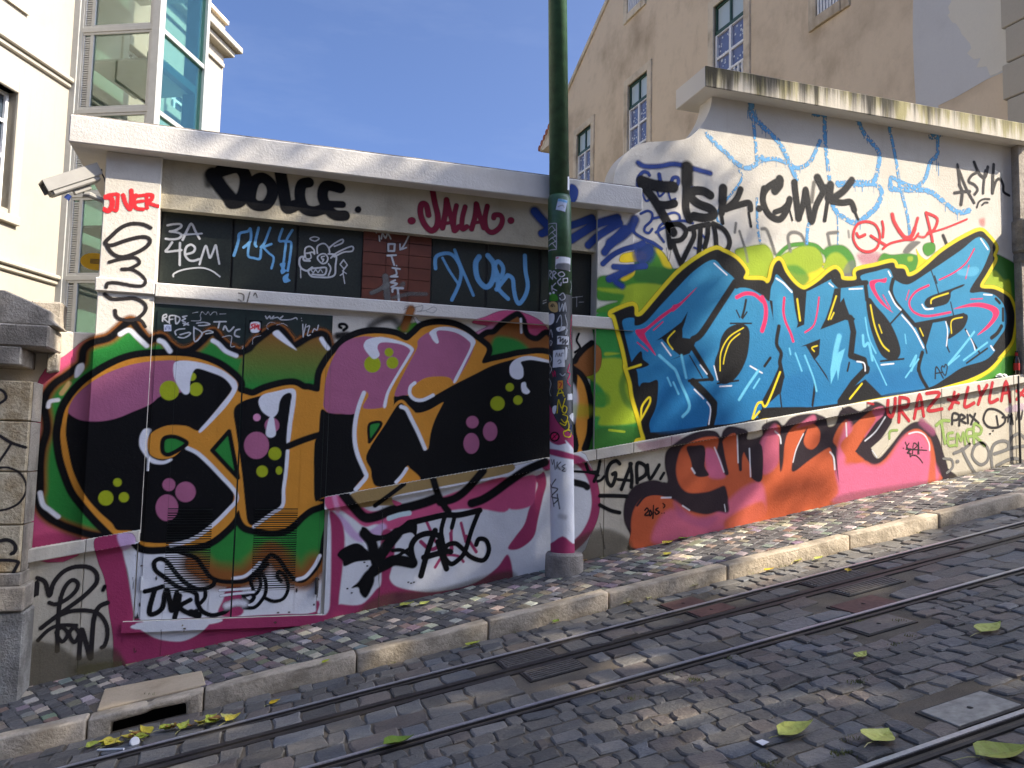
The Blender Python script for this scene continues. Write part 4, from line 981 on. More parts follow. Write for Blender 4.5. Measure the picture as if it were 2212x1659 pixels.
class Zone:
    def __init__(s, parent, Y, poly, stripes=None): s.parent, s.Y, s.poly, s.st = parent, Y, np.array(poly, float), stripes
    def flat(s, P): 
        D = CF[None]+CR[None]*((P[:, 0]-PW/2)/FPX)[:, None]-CU[None]*((P[:, 1]-PH/2)/FPX)[:, None]
        tt = (s.Y-CAM[1])/D[:, 1]; W = CAM[None]+D*tt[:, None]; return W[:, [0, 2]], tt
    def inside(s, X, Z):
        ok = np.ones(X.shape, bool); n = len(s.poly)
        ar = 0
        for i in range(n): a, b = s.poly[i], s.poly[(i+1) % n]; ar += a[0]*b[1]-a[1]*b[0]
        sg = 1 if ar > 0 else -1
        for i in range(n):
            a, b = s.poly[i], s.poly[(i+1) % n]; ok &= sg*((b[0]-a[0])*(Z-a[1])-(b[1]-a[1])*(X-a[0])) > 0
        if s.st is not None:
            z0, p, fa, fb = s.st; fr_ = ((Z-z0)/p) % 1.0; ok &= (fr_ > fa) & (fr_ < fb)
        return ok
    def to3d(s, X, Z, off): return np.stack([X, np.full(X.shape, s.Y-off), Z], 1)
class PoleZone(Zone):
    def __init__(s, parent, z0, z1, R): s.parent, s.R, s.st = parent, R, None; s.Y = pbase[1]; s.poly = np.array([(-R*1.45, z0), (R*1.45, z0), (R*1.45, z1), (-R*1.45, z1)])
    def axis(s, z):
        b = U(1215, 1160, pbase[1]); return b[0]+pdir[0]/pdir[2]*(z-b[2]), b[1]+pdir[1]/pdir[2]*(z-b[2])
    def flat(s, P):
        D = CF[None]+CR[None]*((P[:, 0]-PW/2)/FPX)[:, None]-CU[None]*((P[:, 1]-PH/2)/FPX)[:, None]
        tt = (s.Y-CAM[1])/D[:, 1]
        for _ in range(3):
            z = CAM[2]+D[:, 2]*tt; cx, cy = s.axis(z)
            ox, oy = CAM[0]-cx, CAM[1]-cy; A = D[:, 0]**2+D[:, 1]**2; B = D[:, 0]*ox+D[:, 1]*oy; C = ox*ox+oy*oy-s.R**2
            disc = np.maximum(B*B-A*C, 0); tt = (-B-np.sqrt(disc))/A
            miss = np.abs(D[:, 0]*oy-D[:, 1]*ox)/np.sqrt(A)
        X = CAM[0]+D[:, 0]*tt; Yv = CAM[1]+D[:, 1]*tt; z = CAM[2]+D[:, 2]*tt; cx, cy = s.axis(z)
        ang = np.arctan2(X-cx, -(Yv-cy)); side = np.where(D[:, 0]*oy-D[:, 1]*ox > 0, 1, -1)
        a0 = math.atan2(CAM[0]-s.axis(2)[0], -(CAM[1]-s.axis(2)[1])); s.a0 = a0
        return np.stack([(ang-a0)*s.R, z], 1), tt
    def to3d(s, X, Z, off):
        cx, cy = s.axis(Z); a = X/s.R+s.a0; return np.stack([cx+(s.R+off)*np.sin(a), cy-(s.R+off)*np.cos(a), Z], 1)
ZN = {}
def rect(x0, x1, z0, z1): return [(x0, z0), (x1, z0), (x1, z1), (x0, z1)]
def under(x0, x1, fb, ft): return [(x0, fb(x0)), (x1, fb(x1)), (x1, ft(x1)), (x0, ft(x0))]
zbt, zbb = U(*pb[0], YP)[2], U(*pb[1], YP)[2]
C_ = lambda v: (lambda x: v)
ZN['pilL'] = [Zone(ub, YP, under(xpl, xpr, zl, C_(zbb))), Zone(ub, YP, rect(xpl, xpr, zbt, zc)), Zone(ub, YP-.02, rect(xpl-.015, xpr, zbb, zbt))]
ZN['frieze'] = [Zone(ub, YW, rect(xpr, xr0, zwt, zc))]
ZN['sill'] = [Zone(ub, YS, rect(xpr, xr1, zsb, zst))]
ZN['lower'] = [Zone(ub, YW, under(xpr, xdl, zl, C_(zsb))), Zone(ub, YW, rect(xdl, xdr, zdt, zsb)), Zone(ub, YW, under(xdr, xr0, zl, C_(zsb)))]
ZN['pilR'] = [Zone(ub, YP, under(xr0, xr1, zl, C_(zsb))), Zone(ub, YP, rect(xr0, xr1, zst, zc))]
dz = [Zone(ub, YD, rect(xdl, xdr, zdt-.05, zdt)), Zone(ub, YD, rect(xdl, leafs[0][0], zdb, zdt-.05)), Zone(ub, YD, rect(leafs[1][1], xdr, zdb, zdt-.05))]
for (l0, l1, z0, z1, p), (x0, x1) in zip(lv, leafs):
    dz += [Zone(ub, YLEAF, r) for r in (rect(x0, l0, zdb, zdt-.05), rect(l1, x1, zdb, zdt-.05), rect(l0, l1, zdb, z0), rect(l0, l1, z1, zdt-.05))]
    dz.append(Zone(ub, YLEAF-.002, rect(l0, l1, z0, z1), (z0, p, .10, .62)))
ZN['door'] = dz
ZN['win'] = [Zone(ub, YG-.006, rect(xpr, xt0, zst+.02, zwt)), Zone(ub, YG-.006, rect(xt1, xr0, zst+.02, zwt))]
ZN['tile'] = [Zone(ub, YG-.0185, rect(xt0, xt1, zst, zwt))]
ZN['ledgeL'] = [Zone(ub, YL, under(joints_l[0], joints_l[-1], ledge_bot, zl))]
ZN['ledgeM'] = [Zone(ub, YL, under(xd2, JL[0], ledge_bot, zl))]
ZN['ledgeR'] = [Zone(gw, YL, under(JL[0], JL[-1], ledge_bot, zl))]
ZN['plinthL'] = [Zone(ub, YB, under(JP[0], JP[2], low, ledge_bot)), Zone(ub, YB+.004, under(JP[2], xdl-.01, C_(zdb-.075), ledge_bot)), Zone(ub, YB, under(JP[2], xth1, low, C_(zdb-.075)))]
ZN['plinthM'] = [Zone(ub, YB, under(xth1, JR[-1], low, ledge_bot))]
ZN['plinthR'] = [Zone(gw, YB, under(JQ[0], JQ[-1], low, ledge_bot))]
ZN['thr'] = [Zone(ub, -.05, rect(xth0, xth1, zdb-.075, zdb-.004))]
ZN['low'] = [Zone(lw, YLOW, under(xlw0, xpl, zl, C_(zlw)))]
ZN['copb'] = [Zone(ub, OC, rect(xcl, xcr, zc, zct))]
ZN['g'] = [Zone(gw, 0.0, under(xr1, xg1, zl, C_(zf)))]
ZN['gcop'] = [Zone(gw, OF, rect(xfl, xg1+.13, zf, zft))]
ZN['pil'] = [Zone(sp, YPI+.02, rect(xL, xe(58, 1000), nz4[0], nz4[-1]))]
ZN['pole'] = [PoleZone(pl, pbase[2]+.13, zg+.02, RL), PoleZone(pl, zg+.02, zcol-.03, RL)]
ZN['upole'] = [PoleZone(pl, zcol, zcol+.5, RU)]
PAL = dict(k=(13, 13, 15), o=(224, 150, 56), m=(182, 106, 138), g=(46, 142, 62), b=(150, 92, 44), w=(238, 239, 244), y=(172, 184, 38), p=(218, 92, 134), P=(172, 62, 102), lp=(238, 160, 196), li=(214, 178, 214),
           ta=(168, 140, 90), W=(232, 233, 235), gy=(120, 118, 114), dk=(46, 42, 42), Dk=(46, 33, 40), cr=(206, 172, 112), lw=(206, 228, 230), red=(222, 52, 58), mr=(122, 26, 50), sb=(112, 172, 216), SB=(96, 166, 216),
           bl=(38, 68, 140), db=(30, 50, 110), lime=(160, 184, 44), gr=(70, 142, 44), dg=(54, 118, 44), ye=(232, 208, 40), YE=(248, 214, 40), B=(20, 122, 168), B2=(54, 152, 188), B3=(2, 104, 160), LB=(104, 196, 228), pk=(222, 44, 100),
           or_=(200, 94, 56), OP=(212, 106, 138), pm=(176, 90, 126), ur=(192, 44, 52), te=(146, 172, 92), ch=(196, 198, 200), mu=(104, 98, 60), st=(96, 86, 66), bu=(206, 214, 232))
def parse(line):
    """'C1 10,20 30,40 C2 5,5' -> pixel points, scale of the first region"""
    out = []; reg = None; k0 = None
    for tok in line.split():
        if ',' in tok:
            a, b = tok.split(','); out.append(Q(reg, float(a), float(b)))
        else:
            reg = tok
            if k0 is None: k0 = CROP[reg][2]*SRC
    return np.array(out), k0
def poly_dist(X, Z, seg, lim):
    d = np.full(X.shape, 1e9)
    for a, b in seg:
        x0, x1 = min(a[0], b[0])-lim, max(a[0], b[0])+lim; z0, z1 = min(a[1], b[1])-lim, max(a[1], b[1])+lim
        i0, i1 = np.searchsorted(X[0], (x0, x1)); j0, j1 = np.searchsorted(Z[:, 0], (z0, z1))
        if i1 <= i0 or j1 <= j0: continue
        xx = X[j0:j1, i0:i1]; zz = Z[j0:j1, i0:i1]; e_ = b-a; L2 = max(e_@e_, 1e-12)
        tt = np.clip(((xx-a[0])*e_[0]+(zz-a[1])*e_[1])/L2, 0, 1)
        dd = np.hypot(xx-a[0]-tt*e_[0], zz-a[1]-tt*e_[1]); np.minimum(d[j0:j1, i0:i1], dd, out=d[j0:j1, i0:i1])
    return d
def inpoly(X, Z, P):
    ins = np.zeros(X.shape, bool); n = len(P); zc_ = Z[:, 0]
    for i in range(n):
        a, b = P[i], P[(i+1) % n]
        if a[1] == b[1]: continue
        lo, hi = (a, b) if a[1] < b[1] else (b, a)
        j0, j1 = np.searchsorted(zc_, (lo[1], hi[1]))
        if j1 <= j0: continue
        xc = lo[0]+(zc_[j0:j1]-lo[1])*(hi[0]-lo[0])/(hi[1]-lo[1]); ins[j0:j1] ^= X[j0:j1] < xc[:, None]
    return ins
def compile_ops(text):
    ops = []
    for ln in text.strip().splitlines():
        ln = ln.strip()
        if not ln or ln[0] == '#': continue
        head, pts = ln.split(';'); h = head.split(); kind = h[0]; arg = dict(w=None, s=None, a=1.0, flags='', g=None)
        cols = h[1].split('>'); arg['c'] = srgb(PAL[cols[0]]); arg['c2'] = srgb(PAL[cols[1]]) if len(cols) > 1 else None
        for x in h[2:]:
            if x[0] == 'w': arg['w'] = float(x[1:])
            elif x[0] == 's': arg['s'] = float(x[1:])
            elif x[0] == 'a': arg['a'] = float(x[1:])
            elif x[0] == 'r': arg['r'] = [float(v) for v in x[1:].split('x')]
            elif x[0] == 'n': arg['n'] = float(x[1:])
            else: arg['flags'] += x
        P, k = parse(pts)
        if kind == 'D':
            rr = arg['r']; rr = rr if len(rr) == 2 else rr*2
            for c in P:
                an = np.linspace(0, 2*np.pi, 28, endpoint=False); ops.append(('F', dict(arg, s=arg['s'] or 8, k=k), np.stack([c[0]+rr[0]*k*np.cos(an), c[1]+rr[1]*k*np.sin(an)], 1)))
            continue
        closed = 'c' in arg['flags'] or kind == 'F'
        if 'l' not in arg['flags'] and len(P) > 2: P = catmull(P, 5, closed)
        if kind == 'X':                          # drips: short runs of paint below the line
            for q in P[::2]:
                if rng.random() < .75:
                    L = rng.uniform(4, arg['w'] or 40)*k
                    ops.append(('S', dict(arg, w=rng.uniform(3, 6), s=3, k=k, flags='l'), np.array([[q[0], q[1]], [q[0]+L*.01, q[1]+L]])))
            continue
        ops.append((kind, dict(arg, k=k), P))
    return ops
def paint(name, zones, order, label, text, parts=None):
    """rasterise the strokes on every face of the wall they cross and lay them there as one film"""
    ops = compile_ops(text); per = {}
    for zn in zones.split():
        for z in ZN[zn]:
            zmin, zmax = z.poly.min(0), z.poly.max(0); loc = []
            bb0 = np.array([1e9, 1e9]); bb1 = -bb0
            for kind, ar, P in ops:
                W, tt = z.flat(P); sc = float(np.median(tt))/FPX*ar['k']
                m_ = 0.
                if kind == 'S': m_ = ar['w']*sc*.75+.01
                sft = (ar['s'] if ar['s'] is not None else (6 if kind == 'F' else max(4, .22*ar['w'])))*sc
                m_ += sft
                lo, hi = W.min(0)-m_, W.max(0)+m_
                if (hi < zmin).any() or (lo > zmax).any(): continue
                loc.append((kind, ar, W, sc, sft)); bb0 = np.minimum(bb0, lo); bb1 = np.maximum(bb1, hi)
            if not loc: continue
            bb0 = np.maximum(bb0, zmin-CELL); bb1 = np.minimum(bb1, zmax+CELL)
            cz = CELL if z.st is None else z.st[1]*.26
            ox = bb0[0]; oz = bb0[1] if z.st is None else z.st[0]+z.st[1]*.10+np.floor((bb0[1]-z.st[0])/z.st[1])*z.st[1]
            nx = int(np.ceil((bb1[0]-ox)/CELL)); nzc = int(np.ceil((bb1[1]-oz)/cz))
            if nx < 1 or nzc < 1: continue
            X, Z = np.meshgrid(ox+np.arange(nx+1)*CELL, oz+np.arange(nzc+1)*cz)
            C = np.zeros((*X.shape, 3)); A = np.zeros(X.shape)
            for kind, ar, W, sc, sft in loc:
                sft = max(sft, CELL*1.1)
                if kind == 'S':
                    r_ = ar['w']*sc/2; seg = list(zip(W[:-1], W[1:]))
                    if 'c' in ar['flags']: seg.append((W[-1], W[0]))
                    if len(W) == 1: seg = [(W[0], W[0])]
                    d = poly_dist(X, Z, seg, r_+sft); cov = np.clip((r_-d)/sft+.5, 0, 1)
                    r_min = CELL*.55
                    if r_ < r_min: cov *= r_/r_min
                else:
                    seg = list(zip(W, np.roll(W, -1, 0))); d = poly_dist(X, Z, seg, sft); ins = inpoly(X, Z, W)
                    sd_ = np.where(ins, d, -d); cov = np.clip(sd_/sft+.5, 0, 1)
                if not cov.any(): continue
                cov = cov*cov*(3-2*cov)*ar['a']
                if ar.get('n'):
                    q_ = np.random.default_rng(5).random((X.shape[0]//2+3, X.shape[1]//2+3)); q_ = np.repeat(np.repeat(q_, 2, 0), 2, 1)[:X.shape[0], :X.shape[1]]
                    q_ = (q_+np.roll(q_, 1, 0)+np.roll(q_, 2, 0)+np.roll(q_, 1, 1))/4; cov = cov*np.clip((q_-.5)*5+.5+(1-ar['n']), 0, 1)
                c = np.array(ar['c'])
                if ar['c2'] is not None:
                    g_ = np.clip((W[:, 1].max()-Z)/(W[:, 1].max()-W[:, 1].min()), 0, 1)[..., None]; c = c*(1-g_)+np.array(ar['c2'])*g_
                na = A+cov*(1-A); wgt = (cov/np.maximum(na, 1e-6))[..., None]
                C = C*(1-wgt)+c*wgt; A = na
            # faces: merge flat blocks of paint
            xc, zc_ = (X[:-1, :-1]+CELL/2), (Z[:-1, :-1]+cz/2)
            amax = np.maximum.reduce([A[:-1, :-1], A[1:, :-1], A[:-1, 1:], A[1:, 1:]])
            keep = (amax > .05) & z.inside(xc, zc_)
            if not keep.any(): continue
            quads = []; todo = keep.copy()
            if z.st is None:
                F4 = np.concatenate([np.sqrt(np.maximum(C, 0)), A[..., None]], 2)
                for s_ in ((8, 4, 2) if not isinstance(z, PoleZone) else ()):
                    by, bx_ = nzc//s_, nx//s_
                    if by == 0 or bx_ == 0: continue
                    full = todo[:by*s_, :bx_*s_].reshape(by, s_, bx_, s_).all((1, 3))
                    mx_ = None
                    for dj in range(s_+1):
                        for di in range(s_+1):
                            sub = F4[dj:dj+by*s_:s_, di:di+bx_*s_:s_][:by, :bx_]
                            if mx_ is None: mx_ = sub.copy(); mn_ = sub.copy()
                            else: np.maximum(mx_, sub, out=mx_); np.minimum(mn_, sub, out=mn_)
                    full &= ((mx_-mn_).max(2) < .03)
                    jj, ii = np.nonzero(full); jj *= s_; ii *= s_
                    if len(jj):
                        quads.append(np.stack([jj*(nx+1)+ii, jj*(nx+1)+ii+s_, (jj+s_)*(nx+1)+ii+s_, (jj+s_)*(nx+1)+ii], 1))
                        mk = np.zeros_like(todo); mk[:by*s_, :bx_*s_] = np.repeat(np.repeat(full, s_, 0), s_, 1); todo &= ~mk
            jj, ii = np.nonzero(todo); quads.append(np.stack([jj*(nx+1)+ii, jj*(nx+1)+ii+1, (jj+1)*(nx+1)+ii+1, (jj+1)*(nx+1)+ii], 1))
            Qd = np.concatenate(quads); used, inv = np.unique(Qd, return_inverse=True); inv = inv.reshape(Qd.shape)
            V = z.to3d(X.ravel()[used], Z.ravel()[used], .0010+.0006*order)
            col_ = np.concatenate([C.reshape(-1, 3)[used], A.ravel()[used][:, None]], 1)
            per.setdefault(z.parent, []).append((V, inv, col_))
    res = []
    for par, lst in per.items():
        V = np.concatenate([l[0] for l in lst]); cl = np.concatenate([l[2] for l in lst]); off = 0; Qs = []
        for l in lst: Qs.append(l[1]+off); off += len(l[0])
        Qs = np.concatenate(Qs); n = len(Qs)
        me = bpy.data.meshes.new(name); me.vertices.add(len(V)); me.vertices.foreach_set('co', V.ravel().astype('f'))
        me.loops.add(n*4); me.loops.foreach_set('vertex_index', Qs.ravel().astype('i')); me.polygons.add(n)
        me.polygons.foreach_set('loop_start', np.arange(0, n*4, 4, dtype='i')); me.polygons.foreach_set('loop_total', np.full(n, 4, dtype='i')); me.update(calc_edges=True)
        ca_ = me.color_attributes.new('paint', 'FLOAT_COLOR', 'POINT'); ca_.data.foreach_set('color', cl.ravel().astype('f'))
        o = link(name, me, M['paint'], par); o['label'] = label; res.append(o); PAINT_TRIS[0] += 2*n
    return res
PAINT_TRIS = [0]
# ---- order 0: pink and white throw-up along the plinth, door and ledge
paint('graffiti_throwup', 'plinthL plinthM ledgeL ledgeM thr door', 0, 'pink and white bubble-letter graffiti along the building plinth', '''
F p ; C2 590,1200 860,1160 850,1320 900,1330 590,1340
F W ; C2 560,1240 2183,960 2850,850 2850,1659 D2 1795,420 1300,470 300,700 300,560 440,480 460,200 480,0
F p s20 ; C2 600,1220 700,1200 860,1240 980,1330 1100,1330 1300,1290 1560,1230 1800,1150 2183,1050 2183,1330 1950,1320 1700,1330 1400,1420 1180,1500 1060,1450 950,1470 850,1400 740,1330 640,1330
F li s30 ; C2 700,1340 800,1420 900,1530 1000,1500 1100,1440 1140,1480 1060,1560 900,1600 780,1500
F P s18 ; C2 650,1340 720,1380 770,1480 785,1659 D2 640,0 640,100 620,300 600,480 620,500 760,500 860,400 900,330 900,0 990,0 990,180 970,260 960,320 1000,370 1100,400 1250,415 1450,385 1600,330 1720,240 1795,150 1830,300 1795,400 1500,440 1200,480 900,540 640,620 300,700 300,640 420,600 520,560 540,400 545,0
F P s12 ; D1 670,40 820,0 870,110 900,290 930,440 950,600 1000,600 1600,560 1795,560 D2 430,470 450,570 530,580 540,640 300,720 0,780 D1 1795,790 1400,850 1000,920 850,990 800,1000 800,760 770,550 740,330 690,190
F W s16 ; D1 870,100 960,60 990,100 1000,300 985,470 960,590 940,520 925,420 905,280
F W s8 ; D1 985,100 1200,80 1795,60 D2 430,0 440,480 410,560 200,570 0,580 D1 1640,590 1300,600 985,605
F P s14 ; D1 1600,380 1700,370 1720,560 1600,590 1540,560 1580,460
F W s10 ; D1 960,650 1010,628 1300,610 1500,598 1480,640 1420,700 1330,750 1250,765 1130,750 1040,710
F W s8 ; D1 975,640 1520,600 1500,640 1000,680
F li s20 ; D1 830,10 930,0 960,60 900,110 860,110
S lp w40 s30 ; C2 690,1210 720,1330
F P s14 ; C3 20,1080 250,1030 310,1000 330,1100 300,1220 260,1400 220,1560 100,1659 0,1659 60,1560 140,1450 180,1320 230,1200 240,1080
F p s20 ; C3 0,1090 100,1050 230,1030 240,1150 200,1290 0,1310
S P w80 ; C3 330,950 450,900 560,890 640,930 710,1030 745,1150 755,1280 730,1410 670,1530 590,1620 500,1690
F ta s8 ; C2 840,1185 1300,1095 1800,1000 2183,925 2183,1010 1560,1135 1230,1200 1190,1240 1230,1285 1060,1290 900,1300
S k w85 ; C2 770,1190 850,1290 950,1390 1060,1380 1180,1330 1300,1310 1450,1270 1560,1230
S k w38 ; C2 1040,1290 1150,1210 1290,1105
S k w60 ; C2 1540,1060 1570,1160 1600,1230 1640,1300 1670,1340
S k w70 ; C2 1600,1260 1720,1230 1830,1150 1970,990
S k w75 ; C2 1870,1270 1960,1240 2060,1180 2183,1090 C3 150,990 320,915
F p s8 ; C2 1190,1240 1270,1270 1230,1290 1200,1275
S lw w42 s10 ; C2 1160,1400 1250,1370 1335,1355
S P w26 ; C2 1780,1440 1820,1600
S P w26 ; C2 1480,1420 1560,1600
S P w22 ; C2 1700,1480 1690,1659
S P w28 ; D2 1180,60 1240,110 1290,100 1330,40
S P w24 ; D2 1390,0 1400,110
S P w24 ; D2 1500,20 1570,130
S P w20 ; D2 1280,240 1340,160 1440,160 1480,200
S k w60 ; C3 570,1090 650,1110 680,1130
F gr s30 a.6 ; D2 560,600 900,540 1200,490 1200,520 700,640
''')
# ---- order 1: large mural with bubble letters
SIL = 'C1 520,700 530,600 560,470 630,350 720,250 800,190 920,115 1060,50 1200,15 1400,2 1600,8 1750,40 1880,95 1990,175 2045,240 2045,305 2120,335 2183,345 C2 100,300 250,260 350,255 420,290 470,295 555,310 570,250 585,150 640,50 690,-15 760,-88 850,-148 960,-183 1100,-188 1220,-168 1310,-128 1380,-178 1450,-238 1560,-263 1700,-253 1810,-208 1890,-148 1960,-98 2000,-48 1960,62 2060,47 2183,22 C3 120,-3 345,-8 560,140 620,190 660,270 685,380 695,480 690,620 665,720 640,800 570,850 C2 2183,960 1400,1100 600,1225 595,1262 560,1280 480,1310 400,1370 330,1440 250,1490 130,1500 0,1480 C1 2110,1455 2070,1390 2050,1330 2010,1400 1950,1470 1830,1570 1700,1620 1430,1640 1250,1640 1180,1590 1130,1530 1000,1550 960,1520 830,1390 720,1260 640,1150 580,1000 540,860'
TOPC = 'C1 900,1560 760,1535 620,1490 520,1450 420,1395 350,1320 330,1220 345,1150 345,950 360,800 400,660 400,560 380,430 400,330 470,240 560,180 650,110 700,60 B1 720,1480 790,1420 930,1380 1010,1320 1090,1250 1140,1240 1200,1320 1270,1400 1310,1390 1390,1370 1450,1430 1540,1490 1640,1480 1720,1420 1790,1350 1840,1330 1900,1400 1990,1470 2060,1500 2140,1470 B2 0,1420 100,1340 180,1290 240,1310 300,1380 345,1440 470,1370 560,1340 620,1360 645,1440'
BOTC = 'E6 520,575 700,640 780,740 860,840 960,880 1100,888 1230,868 1330,760 1430,650 1480,612 1560,660 1640,780 1720,862 1800,875 1880,815 1960,710 1990,600 2010,450 2045,300 2040,120'
RTC = 'B2 1940,1370 2000,1330 2060,1320 2110,1270 2183,1215 B3 40,1190 90,1172 135,1230 150,1310 180,1360 250,1380 345,1330 460,1500 560,1580 600,1530 660,1465 720,1420'
